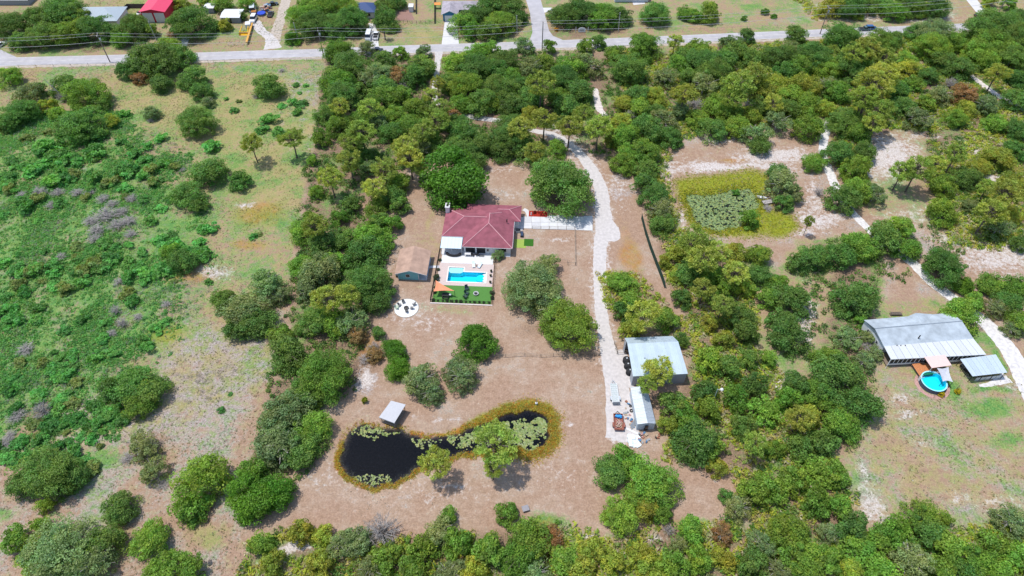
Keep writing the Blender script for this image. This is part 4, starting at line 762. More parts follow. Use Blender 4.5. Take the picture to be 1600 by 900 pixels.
# lily pads, floating
def pads(name, polys, n, seed, z, rr, cols, label, within, th=.44):
    rng = np.random.default_rng(seed); out = []; Wp = np.array(within)
    PP = [np.array([P(*p) for p in poly]) for poly in polys]; ar = [1 for p in PP]
    for q, (poly, cnt) in enumerate(zip(PP, n)):
        lo, hi = poly.min(0), poly.max(0); c = 0
        while c < cnt:
            s = rng.uniform(lo, hi, (cnt * 2, 2)); k = (sdf(s[:, 0], s[:, 1], poly) < 0.5 * (vnoise(s[:, 0], s[:, 1], 1.5) - .5) * 4) & (sdf(s[:, 0], s[:, 1], Wp) < -.1) & (vnoise(s[:, 0] + 40, s[:, 1], .8, 3) + NR.uniform(-.1, .1, len(s)) > th)
            s = s[k][:cnt - c]; out.append(s); c += max(1, len(s))
    s = np.concatenate(out); m_ = len(s); r = rng.uniform(rr[0], rr[1], m_)
    k = 7; a = np.linspace(.25, 6.03, k); V = np.zeros((m_, k + 1, 3)); V[:, 0, :2] = s; V[:, 0, 2] = z
    rot = rng.uniform(0, 6.28, m_)
    for j in range(k):
        V[:, j + 1, 0] = s[:, 0] + r * np.cos(a[j] + rot); V[:, j + 1, 1] = s[:, 1] + r * np.sin(a[j] + rot); V[:, j + 1, 2] = z + rng.uniform(0, .03, m_)
    V[:, :, 2] += rng.uniform(0.004, .05, m_)[:, None]
    I_ = np.arange(m_)[:, None] * (k + 1); F = np.concatenate([np.concatenate([I_, I_ + j, I_ + j + 1], 1) for j in range(1, k)])
    col_ = np.array(cols)[rng.integers(0, len(cols), m_)] * (1 + rng.uniform(-.15, .15, m_))[:, None]
    me = np_mesh(name, V.reshape(-1, 3), F, 3, np.repeat(col_, k + 1, 0)); o = obj_from(name, me, LEAF); o.color = (1, 1, 1, 1); return tag(o, label, 'lily pads', kind='stuff')
padc = [(.36, .44, .16), (.28, .38, .12), (.44, .50, .26), (.22, .32, .08), (.46, .46, .16)]
pads('lily_pads', [Z7([(170, 430), (300, 410), (420, 440), (500, 460), (440, 480), (330, 510), (260, 480), (180, 475)]), Z7([(550, 480), (640, 500), (760, 500), (760, 520), (640, 560), (590, 550)]),
                   Z7([(790, 480), (960, 460), (980, 560), (830, 590)]), Z7([(1180, 380), (1290, 360), (1400, 370), (1430, 500), (1340, 575), (1250, 560), (1220, 470)]), Z7([(220, 750), (300, 720), (450, 730), (430, 770), (320, 790)]), Z7([(980, 440), (1180, 380), (1230, 540), (980, 560)])],
     [230, 90, 300, 1250, 110, 800], 21, -.34, (.11, .24), padc, 'pale green lily pads floating on the dark pond', Pw)
pads('lily_pads', [NPOND], [3400], 22, -.29, (.14, .30), [(.27, .38, .15), (.36, .46, .22), (.18, .27, .11), (.42, .48, .16)], 'dense pale green lily pads covering the algae pond', Nw, .40)
def grow(poly, d):            # outline moved outwards so the water meets the bank
    out = []; n_ = len(poly); A = sum(poly[i][0] * poly[(i + 1) % n_][1] - poly[(i + 1) % n_][0] * poly[i][1] for i in range(n_)); sg = 1 if A > 0 else -1
    for i in range(n_):
        t = Vector(poly[(i + 1) % n_]) - Vector(poly[i - 1]); t.normalize(); out.append((poly[i][0] + t.y * d * sg, poly[i][1] - t.x * d * sg))
    return out
def water_mat(name, col, rough=.03):
    m = mat(name, col, rough, spec=.5, noise=.15, nscale=.2); n = m.node_tree; b = n.nodes['Principled BSDF']; b.inputs['IOR'].default_value = 1.33
    g = n.nodes.new('ShaderNodeNewGeometry'); nz = ramp_noise(n, g.outputs['Position'], 3, 3); bp = n.nodes.new('ShaderNodeBump'); bp.inputs['Strength'].default_value = .05; bp.inputs['Distance'].default_value = .1
    n.links.new(nz, bp.inputs['Height']); n.links.new(bp.outputs[0], b.inputs['Normal']); return m
def deep_water(name, poly, z, col, dens_, label=None):
    pts = [tuple(p) for p in poly]; tr = tessellate_polygon([[Vector((x, y, 0)) for x, y in pts]]); n_ = len(pts); F = []
    for t in tr:
        p, q, r = [Vector(pts[i]) for i in t]
        if (q - p).cross(r - p) < 0: t = (t[0], t[2], t[1])
        F.append(tuple(t)); F.append(tuple(n_ + i for i in t[::-1]))
    A = sum(pts[i][0] * pts[(i + 1) % n_][1] - pts[(i + 1) % n_][0] * pts[i][1] for i in range(n_))
    for i in range(n_): j_ = (i + 1) % n_; F.append((i, n_ + i, n_ + j_, j_) if A > 0 else (j_, n_ + j_, n_ + i, i))
    me = bpy.data.meshes.new(name); me.from_pydata([(x, y, z) for x, y in pts] + [(x, y, z - 3) for x, y in pts], [], F); me.update()
    m = bpy.data.materials.new(name); m.use_nodes = True; n = m.node_tree; n.nodes.clear(); L = n.links
    tr_ = n.nodes.new('ShaderNodeBsdfTransparent'); gl = n.nodes.new('ShaderNodeBsdfGlossy'); gl.inputs['Roughness'].default_value = .04; fr = n.nodes.new('ShaderNodeFresnel'); fr.inputs[0].default_value = 1.42
    g = n.nodes.new('ShaderNodeNewGeometry'); nz = ramp_noise(n, g.outputs['Position'], 2.2, 4); bp = n.nodes.new('ShaderNodeBump'); bp.inputs['Strength'].default_value = .25; bp.inputs['Distance'].default_value = .1; L.new(nz, bp.inputs['Height']); bp.inputs['Strength'].default_value = .1; L.new(bp.outputs[0], gl.inputs['Normal']); L.new(bp.outputs[0], fr.inputs['Normal'])
    mx = n.nodes.new('ShaderNodeMixShader'); o = n.nodes.new('ShaderNodeOutputMaterial'); va = n.nodes.new('ShaderNodeVolumeAbsorption'); va.inputs[0].default_value = (*col, 1); va.inputs[1].default_value = dens_
    L.new(fr.outputs[0], mx.inputs[0]); L.new(tr_.outputs[0], mx.inputs[1]); L.new(gl.outputs[0], mx.inputs[2]); L.new(mx.outputs[0], o.inputs[0]); L.new(va.outputs[0], o.inputs['Volume'])
    return tag(obj_from(name, me, m), kind='structure')
deep_water('pond_water', grow(Pw, .6), -.35, (.06, .12, .26), 6.0)
deep_water('algae_pond_water', grow(Nw, .6), -.30, (.45, .55, .6), 1.3)
# ------------------------------------------------------------------ buildings
def paint_m(name, c, **k): return mat(name, c, **k)
WHITE = mat('white_paint', (.62, .62, .62), .5, noise=.06)
BLACK = mat('black_metal', (.02, .02, .022), .5, noise=.1)
GLASS = mat('dark_glass', (.015, .02, .028), .08, spec=.6, noise=.05)
SCREEN = mat('dark_screen', (.018, .02, .024), .6, noise=.15)
WOOD = mat('weathered_wood', (.20, .16, .125), .85, noise=.25, nscale=5)
STEEL = mat('galvanised_steel', (.50, .54, .58), .45, metal=.3, noise=.08)
RUB = mat('rubber', (.022, .022, .024), .8)
def shingle_mat(name, col, row=.28):
    m = mat(name, col, .9, noise=.2, nscale=.6); n = m.node_tree; b = n.nodes['Principled BSDF']
    tc = n.nodes.new('ShaderNodeTexCoord'); w_ = n.nodes.new('ShaderNodeTexWave'); w_.bands_direction = 'Z'; w_.inputs['Scale'].default_value = 1.0; w_.inputs['Distortion'].default_value = .6; w_.wave_profile = 'SAW'
    n.links.new(tc.outputs['Object'], w_.inputs[0]); bp = n.nodes.new('ShaderNodeBump'); bp.inputs['Strength'].default_value = .5; bp.inputs['Distance'].default_value = .04
    n.links.new(w_.outputs[1], bp.inputs['Height']); n.links.new(bp.outputs[0], b.inputs['Normal']); return m
def hip(b, x0, x1, y0, y1, z, s, caps=None, th=.16):
    """hip roof over a rectangle, ridge along the longer side"""
    w_, d = x1 - x0, y1 - y0; h = min(w_, d) / 2; zt = z + h * s
    if w_ >= d: r0, r1 = (x0 + h, y0 + h, zt), (x1 - h, y0 + h, zt)
    else: r0, r1 = (x0 + h, y0 + h, zt), (x0 + h, y1 - h, zt)
    c = [(x0, y0, z), (x1, y0, z), (x1, y1, z), (x0, y1, z)]
    k = [(p[0], p[1], z - th) for p in c]; vs = c + [r0, r1] + k
    f = [(0, 1, 5, 4), (1, 2, 5), (2, 3, 4, 5), (3, 0, 4)] if w_ >= d else [(0, 1, 4), (1, 2, 5, 4), (2, 3, 5), (3, 0, 4, 5)]
    f += [(0, 6, 7, 1), (1, 7, 8, 2), (2, 8, 9, 3), (3, 9, 6, 0), (9, 8, 7, 6)]
    b.add(vs, f)
    return c, r0, r1
def gable_y(b, x0, x1, y0, y1, z, zr, xr=None, th=.12):       # ridge along y
    xr = (x0 + x1) / 2 if xr is None else xr
    b.slab([(x0, y0, z), (xr, y0, zr), (xr, y1, zr), (x0, y1, z)], th); b.slab([(xr, y0, zr + .002), (x1, y0, z), (x1, y1, z), (xr, y1, zr + .002)], th)
def wallbox(b, x0, x1, y0, y1, h, t=.15):
    b.box(x0, x1, y0, y0 + t, 0, h); b.box(x0, x1, y1 - t, y1, 0, h); b.box(x0, x0 + t, y0 + t + .002, y1 - t - .002, 0, h); b.box(x1 - t, x1, y0 + t + .002, y1 - t - .002, 0, h)
def window(parent, x, y, z, w_, h, face='S', glass=GLASS, frame=WHITE):
    """face: side it looks to; frame stands proud, pane set in it"""
    b = MB(); g = MB(); t = .07
    def bx(B, u0, u1, z0, z1, d0, d1):
        if face in 'SN':
            s = -1 if face == 'S' else 1; B.box(x + u0, x + u1, min(y + s * d0, y + s * d1), max(y + s * d0, y + s * d1), z0, z1)
        else:
            s = 1 if face == 'E' else -1; B.box(min(x + s * d0, x + s * d1), max(x + s * d0, x + s * d1), y + u0, y + u1, z0, z1)
    bx(b, -w_ / 2, w_ / 2, z, z + t, 0, .06); bx(b, -w_ / 2, w_ / 2, z + h - t, z + h, 0, .06); bx(b, -w_ / 2, -w_ / 2 + t, z + t, z + h - t, 0, .06); bx(b, w_ / 2 - t, w_ / 2, z + t, z + h - t, 0, .06)
    bx(g, -w_ / 2 + t, w_ / 2 - t, z + t, z + h - t, 0, .03)
    o = b.build('window', frame, parent); g.build('pane', glass, o); return o
HRZ = -R(3)
OY = POOLF[0]
H = thing('house', 'large house with dusty maroon hipped shingle roof and white chimney beside the swimming pool', 'house', (OY[0], OY[1], 0), HRZ)
ROOF = shingle_mat('maroon_shingle', (.26, .082, .105)); CAP = mat('ridge_shingle', (.58, .30, .32), .9, noise=.08)
WALLW = mat('white_stucco', (.68, .68, .69), .85, noise=.05)
wl = MB(); wallbox(wl, -12, 6.5, 4.7, 15.2, 2.72); wallbox(wl, -6.15, 8.3, 11.5, 17.2, 2.715); wallbox(wl, -.3, 6.495, .9, 4.9, 2.71)
wl.box(-6.1, -5.7, .9, 1.3, 0, 2.71); wl.box(-3.1, -2.7, .9, 1.3, 0, 2.71); wl.box(-6.1, -.3, 3.6, 3.75, 0, 2.705); wl.build('wall', WALLW, H)
rf = MB(); S_ = .40; hips = [hip(rf, -12.5, 5.9, 4.2, 15.7, 2.86, S_), hip(rf, -6.5, 7.02, .35, 17.75, 2.865, S_), hip(rf, -6.7, 8.8, 11.1, 17.8, 2.87, S_)]
roof = rf.build('roof', ROOF, H)
cb = MB()
def cap(a, b_, r=.11): cb.tube([(a[0], a[1], a[2] + .03), (b_[0], b_[1], b_[2] + .03)], r, 5)
(c0, a0, a1), (c1, b0, b1), (c2, d0, d1) = hips
cap(c0[0], a0); cap(c0[3], a0); cap(a0, (.2, a0[1], a0[2])); cap(c1[0], b0); cap(c1[1], b0); cap(b0, (b0[0], 11.3, b0[2])); cap(c2[1], d1); cap(c2[2], d1); cap(d1, (2.2, d1[1], d1[2]))
cap((b0[0], 11, b0[2]), (3.4, 13, 4.3)); cb.build('ridge_cap', CAP, roof)
MB().box(4.9, 5.2, 9.4, 9.7, 4.0, 4.9).build('vent_pipe', BLACK, roof)
ch = MB().box(-12.45, -11.35, 13.4, 15.2, 0, 5.0).box(-12.55, -11.25, 13.3, 15.3, 5.0, 5.18).build('chimney', WHITE, H)
MB().box(-12.2, -11.6, 13.8, 14.8, 5.18, 5.3).build('flue', BLACK, ch)
MB().box(-5.65, -3.15, .95, 1.02, .05, 2.5).build('screen', SCREEN, H); MB().box(-2.65, -.35, .95, 1.02, .05, 2.5).build('screen', SCREEN, H)
MB().box(-.25, .95, .84, .90, .02, 2.15).build('door', WHITE, H); window(H, .35, .84, .9, .7, 1.1); window(H, 4.6, .9, .9, 1.6, 1.3); window(H, -10, 4.7, .9, 1.6, 1.3); window(H, 6.5, 3, 1, 1.4, 1.2, 'E'); window(H, -12, 7.5, 1, 1.4, 1.2, 'W'); window(H, -12, 11, 1, 1.4, 1.2, 'W')
MB().box(6.5, 6.56, 7.4, 10.4, .02, 2.3).build('garage_door', WHITE, H); window(H, 8.3, 14.3, .8, 1.4, 1.3, 'E')
MB().box(-12.6, 5.9, 4.12, 4.2, 2.72, 2.84).box(-6.5, 7.02, .27, .35, 2.72, 2.84).box(7.02, 7.1, .35, 11.0, 2.72, 2.85).build('gutter', WHITE, H)
# patio cover of ribbed metal over the lanai
cov = thing('patio_cover', 'pale blue ribbed metal patio cover against the maroon roofed house', 'patio cover', (OY[0], OY[1], 0), HRZ)
PB = mat('pale_blue_metal', (.58, .70, .76), .4, metal=.1, noise=.04)
for k in range(6): MB().slab([(-12.4 + .95 * k, -.1, 2.55), (-12.4 + .95 * k + .93, -.1, 2.55), (-12.4 + .95 * k + .93, 4.0, 2.78), (-12.4 + .95 * k, 4.0, 2.78)], .05).box(-12.4 + .95 * k, -12.4 + .95 * k + .05, -.1, 0, 2.55, 2.6).build('roof_panel', PB, cov)
MB().box(-12.4, -6.7, -.05, .07, 2.38, 2.49).build('beam', WHITE, cov)
for x in (-12.3, -9.5, -6.75): MB().box(x, x + .1, -.04, .06, 0.05, 2.38).build('post', WHITE, cov)

# patio slab, pool deck, pool
yo = lambda n, l, c, z=0.0, g=None: thing(n, l, c, (OY[0], OY[1], z), HRZ, g)
DECKP = mat('pink_paver', (.55, .44, .40), .9, noise=.10, nscale=2.5)
n = DECKP.node_tree; bt = n.nodes.new('ShaderNodeTexBrick'); bt.inputs['Scale'].default_value = 2.2; bt.inputs['Color1'].default_value = (.60, .47, .42, 1); bt.inputs['Color2'].default_value = (.50, .42, .40, 1); bt.inputs['Mortar'].default_value = (.42, .36, .33, 1)
tcn = n.nodes.new('ShaderNodeTexCoord'); n.links.new(tcn.outputs['Object'], bt.inputs['Vector']); n.links.new(bt.outputs[0], n.nodes['Principled BSDF'].inputs['Base Color'])
pt = MB().box(-12.3, 6.5, -.1, 4.68, .0, .10).box(-12.0, 2.0, -3.25, -.102, .0, .12)
tag(pt.build('patio', WHITE, None, None), 'white painted patio slab between the house and the pool', 'patio'); po = bpy.context.scene.objects['patio']; po.location = (OY[0], OY[1], 0); po.rotation_euler = (0, 0, HRZ)
dk_ = yo('pool_deck', 'pinkish paver pool deck around the turquoise pool', 'pool deck')
b = MB(); xs = (-12.3, -9.7, 0.6, 2.3); b.box(-12.3, -9.7, -11.3, -3.252, 0, .1).box(.6, 2.3, -11.3, -3.252, 0, .1).box(-9.698, .598, -4.7, -3.252, 0, .1).box(-9.698, .598, -11.3, -10.0, 0, .1).box(-5.5, .598, -6.2, -4.702, 0, .098)
b.build('paving', DECKP, dk_)
pool = yo('swimming_pool', 'turquoise rectangular pool with a raised spa corner behind the maroon roofed house', 'swimming pool')
TILE = mat('pool_plaster', (.33, .76, .86), .5, noise=.06, nscale=1.2); COP = mat('pool_coping', (.72, .66, .60), .8, noise=.06)
b = MB().box(-9.7, .6, -10.0, -4.72, -1.7, -1.5); 
b.box(-9.9, -9.68, -10.2, -4.5, -1.5, -.02).box(.58, .8, -10.2, -6.0, -1.5, -.02).box(-9.68, .58, -10.2, -9.98, -1.5, -.02).box(-5.5, .58, -6.22, -6.0, -1.5, -.02).box(-5.62, -5.5, -6.2, -4.72, -1.5, -.02).box(-9.68, -5.6, -4.72, -4.5, -1.5, -.02)
b.build('basin', TILE, pool)
b = MB(); P6 = [(-9.7, -10.0), (.6, -10.0), (.6, -6.2), (-5.5, -6.2), (-5.5, -4.7), (-9.7, -4.7)]
for i in range(6):
    a_, c_ = Vector(P6[i]), Vector(P6[(i + 1) % 6]); m_ = (a_ + c_) / 2; L_ = (c_ - a_).length; hz = abs(a_.y - c_.y) < .01
    b.cbox(m_.x, m_.y, .10 + .003 * (i % 2), (L_ + .3) if hz else .3, .3 if hz else (L_ + .3), .06)
b.build('coping', COP, pool)
MB().box(-9.68, -5.65, -6.5, -4.74, -1.5, -.30).lathe([(0, -.25), (1.2, -.25), (1.2, -1.4)], 16, (-.9, -8.1)).build('spa_bench', TILE, pool)
b = MB(); 
b.lathe([(1.35, -1.4), (1.35, .13), (1.2, .13), (1.2, -1.3)], 24, (-9.7 + 1.6, -5.9))
mw = bpy.data.materials.new('pool_water'); mw.use_nodes = True; n = mw.node_tree; n.nodes.clear(); tr = n.nodes.new('ShaderNodeBsdfTransparent'); tr.inputs[0].default_value = (.17, .90, 1.0, 1)
gl = n.nodes.new('ShaderNodeBsdfGlossy'); gl.inputs['Roughness'].default_value = .05; fr = n.nodes.new('ShaderNodeFresnel'); fr.inputs[0].default_value = 1.33; mx = n.nodes.new('ShaderNodeMixShader'); ou = n.nodes.new('ShaderNodeOutputMaterial')
g_ = n.nodes.new('ShaderNodeNewGeometry'); nz = ramp_noise(n, g_.outputs['Position'], 2.5, 3); bp = n.nodes.new('ShaderNodeBump'); bp.inputs['Strength'].default_value = .2; bp.inputs['Distance'].default_value = .1; n.links.new(nz, bp.inputs['Height'])
for q in (gl, fr): n.links.new(bp.outputs[0], q.inputs['Normal'])
n.links.new(fr.outputs[0], mx.inputs[0]); n.links.new(tr.outputs[0], mx.inputs[1]); n.links.new(gl.outputs[0], mx.inputs[2]); n.links.new(mx.outputs[0], ou.inputs[0])
me = bpy.data.meshes.new('water'); me.from_pydata([(x, y, -.06) for x, y in P6], [], [(0, 1, 2, 3, 4, 5)]); me.update(); obj_from('water', me, mw, pool)
sp = yo('spa', 'pale raised spa ledge in the upper left corner of the pool', 'spa')
b = MB().prism([(-9.5, -5.05), (-9.5, -6.2), (-9.0, -6.75), (-6.4, -6.75), (-5.65, -6.2), (-5.65, -5.05), (-6.1, -4.85), (-9.1, -4.85)], -1.45, -.045); b.build('spa_ledge', mat('spa_plaster', (.30, .68, .72), .3), sp)
b = MB().prism([(-.5, -6.9), (.5, -6.4), (.57, -7.9), (.57, -9.8), (-.4, -9.3), (.0, -8.7), (-.3, -8.1), (.05, -7.5)], -1.4, -.05).build('pool_steps', WHITE, pool)
# turf, kerb and yard fence
turf = mat('artificial_turf', (.075, .20, .04), .9, noise=.18, nscale=8, bump=.2)
def ybox(name, m, x0, x1, y0, y1, z0, z1, label, cat, kind=None):
    o = MB().box(x0, x1, y0, y1, z0, z1).build(name, m); o.location = (OY[0], OY[1], 0); o.rotation_euler = (0, 0, HRZ); tag(o, label, cat if not kind else None, kind=kind); return o
ybox('lawn', turf, -12.6, 2.5, -17.2, -11.302, 0, .06, 'bright green artificial turf below the pool deck', 'lawn')
ybox('kerb', mat('pale_kerb', (.62, .56, .53), .9), -13.0, 2.9, -17.75, -17.45, 0, .18, 'pale kerb running along the foot of the yard fence', 'kerb')
ybox('dog_turf', mat('light_turf', (.27, .36, .07), .9, noise=.12, nscale=6), 7.3, 10.6, 3.6, 7.0, 0, .03, 'light green grass strip beside the house wall', 'lawn')
ybox('turf_mat', mat('dark_turf', (.03, .12, .01), .95, noise=.1, nscale=8), 10.0, 12.6, 4.4, 7.2, .0, .06, 'square dark green turf mat beside the driveway', 'mat')
fence_n = [0]
def fence(pts, label, h=1.3, post=2.2, m=BLACK, rails=(.15, 1.2), pickets=.14, base=0, pw_=.06, cat='fence', cap_=None, group='fences round the lots', frame=None):
    o0 = pts[0]; t = thing('fence', label, cat, (o0[0], o0[1], 0), 0, group)
    for i in range(len(pts) - 1):
        a = Vector(pts[i]) - Vector(o0); c = Vector(pts[i + 1]) - Vector(o0); L_ = (c - a).length; n_ = max(1, round(L_ / post)); ang = math.atan2((c - a).y, (c - a).x)
        for j in range(n_ + (1 if i == len(pts) - 2 else 0)):
            p = a.lerp(c, j / n_); MB().cbox(0, 0, (h + .08) / 2 + base, pw_, pw_, h + .08).build('post', m, t, (p.x, p.y, 0))
        for z in rails:
            p = (a + c) / 2; MB().cbox(p.x, p.y, z + base, L_, pw_ * .6, pw_ * .6, ang).build('rail', m, t)
        if pickets:
            b = MB(); k = int(L_ / pickets)
            for j in range(k):
                p = a.lerp(c, (j + .5) / k); b.cbox(p.x, p.y, h / 2 + base, .025, .025, h, ang)
            tag(b.build('picket', m, t), kind='stuff')
    return t
fence([yard(-12.8, 3.8), yard(-13.0, -17.3)], 'black metal picket fence along the left side of the pool yard')
fence([yard(-13.0, -17.3), yard(2.8, -17.3)], 'black metal picket fence across the bottom of the turf')
fence([yard(2.8, -17.3), yard(2.4, .5)], 'black metal picket fence along the right side of the pool yard')
# small shrubs in the fence border
for k in range(13):
    x = -12.3 + k * 1.18; q = yard(x, -16.8); o = obj_from('hedge_shrub', LIB['shrub'][k % 5][0], None); o.location = (q[0], q[1], .05); s = rnd.uniform(.28, .55); o.scale = (s, s, s * 1.1); o.color = (.07, .11, .05, 1)
    tag(o, (['leftmost', 'second', 'third', 'fourth', 'fifth', 'sixth', 'middle', 'sixth from right', 'fifth from right', 'fourth from right', 'third from right', 'second from right', 'rightmost'][k] + ' small dark shrub along the lower turf fence'), 'shrub', 'border shrubs along the lower yard fence')
for k, (x, y, s) in enumerate([(-12.4, -9.3, 1.0), (-12.3, -6, .5), (-12.5, -14, .6), (-12.4, -12.4, .4), (2.6, -13.5, .7), (2.7, -15.3, .6), (-12.3, -2.4, .5)]):
    q = yard(x, y); o = obj_from('hedge_shrub', LIB['shrub'][k % 5][0], None); o.location = (q[0], q[1], .05); o.scale = (s, s, s * 1.2); o.color = (.10, .13, .07, 1)
    tag(o, ['large grey green shrub at the left fence beside the pool', 'small shrub at the left fence beside the spa', 'shrub at the left fence below the orange sail top', 'small shrub at the left fence by the turf corner', 'upper shrub at the right fence of the turf', 'lower shrub at the right fence of the turf', 'small shrub at the left fence beside the white patio'][k], 'shrub', 'shrubs against the yard side fences')
for k, y in enumerate((-6.0, -7.6, -9.9)):
    q = yard(1.75, y); t = thing('potted_plant', ['dark potted plant nearest the loungers on the pool deck', 'dark potted plant, middle of three right of the pool', 'dark potted plant by the turf corner of the pool deck'][k], 'potted plant', (q[0], q[1], .1), 0, 'three pots right of the pool')
    MB().lathe([(.0, 0), (.2, 0), (.28, .45), (.24, .45), (.2, .35), (0, .35)], 12).build('pot', mat('dark_pot', (.05, .045, .04), .6), t)
    o = obj_from('foliage', LIB['shrub'][k][0], None, t, (0, 0, .35)); o.scale = (.35, .35, .4); o.color = (.06, .1, .04, 1)
# loungers
LS = mat('pale_blue_sling', (.62, .74, .80), .7); 
def lounger(label, x, y, rz, proto=[]):
    q = yard(x, y)
    if not proto:
        t = thing('sun_lounger', label, 'sun lounger', (q[0], q[1], .1), rz + HRZ, 'pool loungers')
        MB().box(-.35, .35, -.7, .5, .3, .38).build('seat', LS, t); MB().slab([(-.35, .5, .38), (.35, .5, .38), (.35, 1.1, .85), (-.35, 1.1, .85)], .07).build('backrest', LS, t)
        for sx in (-.3, .3):
            for sy in (-.6, .45): MB().box(sx - .03, sx + .03, sy - .03, sy + .03, 0, .3).build('leg', WHITE, t)
        proto.append(t); return t
    t = copy_tree(proto[0]); t.location = (q[0], q[1], .1); t.rotation_euler.z = rz + HRZ; t['label'] = label
bpy.context.view_layer.update()
lounger('white and pale blue sun lounger, left one by the pool', -3.1, -4.1, .15); bpy.context.view_layer.update(); lounger('white and pale blue sun lounger, right one by the pool', -1.5, -4.2, -.35)
q = yard(-2.3, -4.1); t = thing('side_table', 'little brown side table between the two loungers', 'side table', (q[0], q[1], .1))
MB().lathe([(0, .4), (.25, .4), (.25, .44), (0, .44)], 12).build('table_top', WOOD, t); MB().tube([(0, 0, 0), (0, 0, .4)], .05).build('leg', WOOD, t)
# shade sail and posts
SAIL = mat('orange_fabric', (.72, .27, .14), .8, noise=.05)
def sail(pts, name, m, label, parts, n_=8, sag=.35, loc0=None):
    """fabric stretched between corner points with curved edges"""
    c = sum((Vector(p) for p in pts), Vector()) / len(pts); rings = []; k = len(pts); vs = [tuple(c - Vector((0, 0, sag)))]; fs = []
    edge = []
    for i in range(k):
        a, b_ = Vector(pts[i]), Vector(pts[(i + 1) % k])
        for j in range(n_):
            t_ = j / n_; p = a.lerp(b_, t_); p = p.lerp(c, .16 * 4 * t_ * (1 - t_)); edge.append(p)
    m_ = len(edge); mid = [e.lerp(c, .5) - Vector((0, 0, sag * .7)) for e in edge]
    vs += [tuple(e) for e in mid] + [tuple(e) for e in edge]
    for i in range(m_): j = (i + 1) % m_; fs.append((0, 1 + i, 1 + j)); fs.append((1 + i, 1 + m_ + i, 1 + m_ + j, 1 + j))
    base = len(vs); vs += [(x, y, z - .03) for x, y, z in vs]; fs += [tuple(base + v for v in f[::-1]) for f in fs]
    for i in range(m_): j = (i + 1) % m_; fs.append((1 + m_ + i, base + 1 + m_ + i, base + 1 + m_ + j, 1 + m_ + j))
    t = thing(name, label, 'shade sail', (c.x, c.y, 0)); b = MB(); b.add([(x - c.x, y - c.y, z) for x, y, z in vs], fs); b.build('fabric', m, t)
    for p in parts: MB().tube([(p[0] - c.x, p[1] - c.y, 0), (p[0] - c.x, p[1] - c.y, p[2])], .06).build('post', BLACK, t)
A_ = [(*yard(-12.2, -11.7), 2.3), (*yard(-12.3, -15.4), 2.1), (*yard(-6.9, -15.2), 2.4)]
sail(A_, 'shade_sail', SAIL, 'orange triangular shade sail over a corner of the turf', A_)
def at_yard(x, y): q = yard(x, y); return (q[0], q[1], .06)
t = thing('picnic_table', 'dark table with benches under the orange shade sail', 'table', at_yard(-9.3, -15.3), HRZ)
MB().box(-.9, .9, -.4, .4, .7, .75).build('table_top', BLACK, t)
for s in (-1, 1): MB().box(-.9, .9, s * .75 - .15, s * .75 + .15, .42, .46).build('bench', BLACK, t); MB().box(s * .7 - .04, s * .7 + .04, -.85, .85, 0, .7).build('leg', BLACK, t)
t = thing('grill', 'small white and grey grill beside the dark table under the sail', 'grill', at_yard(-8.1, -15.2))
MB().lathe([(0, .6), (.3, .75), (.32, .9), (.2, 1.05), (0, 1.08)], 12).build('lid', WHITE, t); MB().tube([(.2, 0, 0), (0, 0, .65)], .03).tube([(-.2, .1, 0), (0, 0, .65)], .03).tube([(0, -.2, 0), (0, 0, .65)], .03).build('leg', BLACK, t)
def chair(proto, m, label, pos, rz, group, sc_=1.0):
    if proto is None:
        t = thing('garden_chair', label, 'chair', pos, rz, group, (sc_,) * 3)
        MB().slab([(-.3, -.3, .40), (.3, -.3, .40), (.3, .28, .32), (-.3, .28, .32)], .04).build('seat', m, t)
        MB().slab([(-.3, .26, .33), (.3, .26, .33), (.3, .55, 1.0), (-.3, .55, 1.0)], .04).build('backrest', m, t)
        for s in (-1, 1): MB().box(s * .36 - .06, s * .36 + .06, -.34, .34, .55, .58).build('armrest', m, t); MB().box(s * .34 - .03, s * .34 + .03, -.34, -.28, 0, .55).box(s * .34 - .03, s * .34 + .03, .3, .36, 0, .55).build('leg', m, t)
        return t
    t = copy_tree(proto); t.location = pos; t.rotation_euler.z = rz; t['label'] = label
    for c_ in (KIDS.get(t.name) or []): pass
    if m is not None:
        for c_ in t.children: pass
    return t
bl = mat('dark_teal_plastic', (.02, .045, .05), .5); gp = mat('grey_plastic', (.13, .14, .15), .6)
pc = chair(None, bl, 'dark teal garden chair nearest the pool on the turf', at_yard(-4.1, -12.6), .3, 'dark chairs on the turf', 1.3); bpy.context.view_layer.update()
chair(pc, None, 'dark teal garden chair in the middle of the turf', at_yard(-3.9, -14.2), 1.2, ''); bpy.context.view_layer.update(); chair(pc, None, 'dark teal garden chair nearest the lower fence', at_yard(-4.2, -15.3), 2.6, '')
t = thing('fire_bowl', 'small dark fire bowl with grey rim on the turf', 'fire bowl', at_yard(-1.6, -14.0))
MB().lathe([(.45, 0), (.62, .35), (.7, .35), (.7, .42), (.55, .42), (.4, .2), (0, .2)], 18).build('bowl', mat('grey_stone', (.45, .45, .44), .8), t); MB().lathe([(0, .25), (.42, .3)], 12).build('coals', BLACK, t)
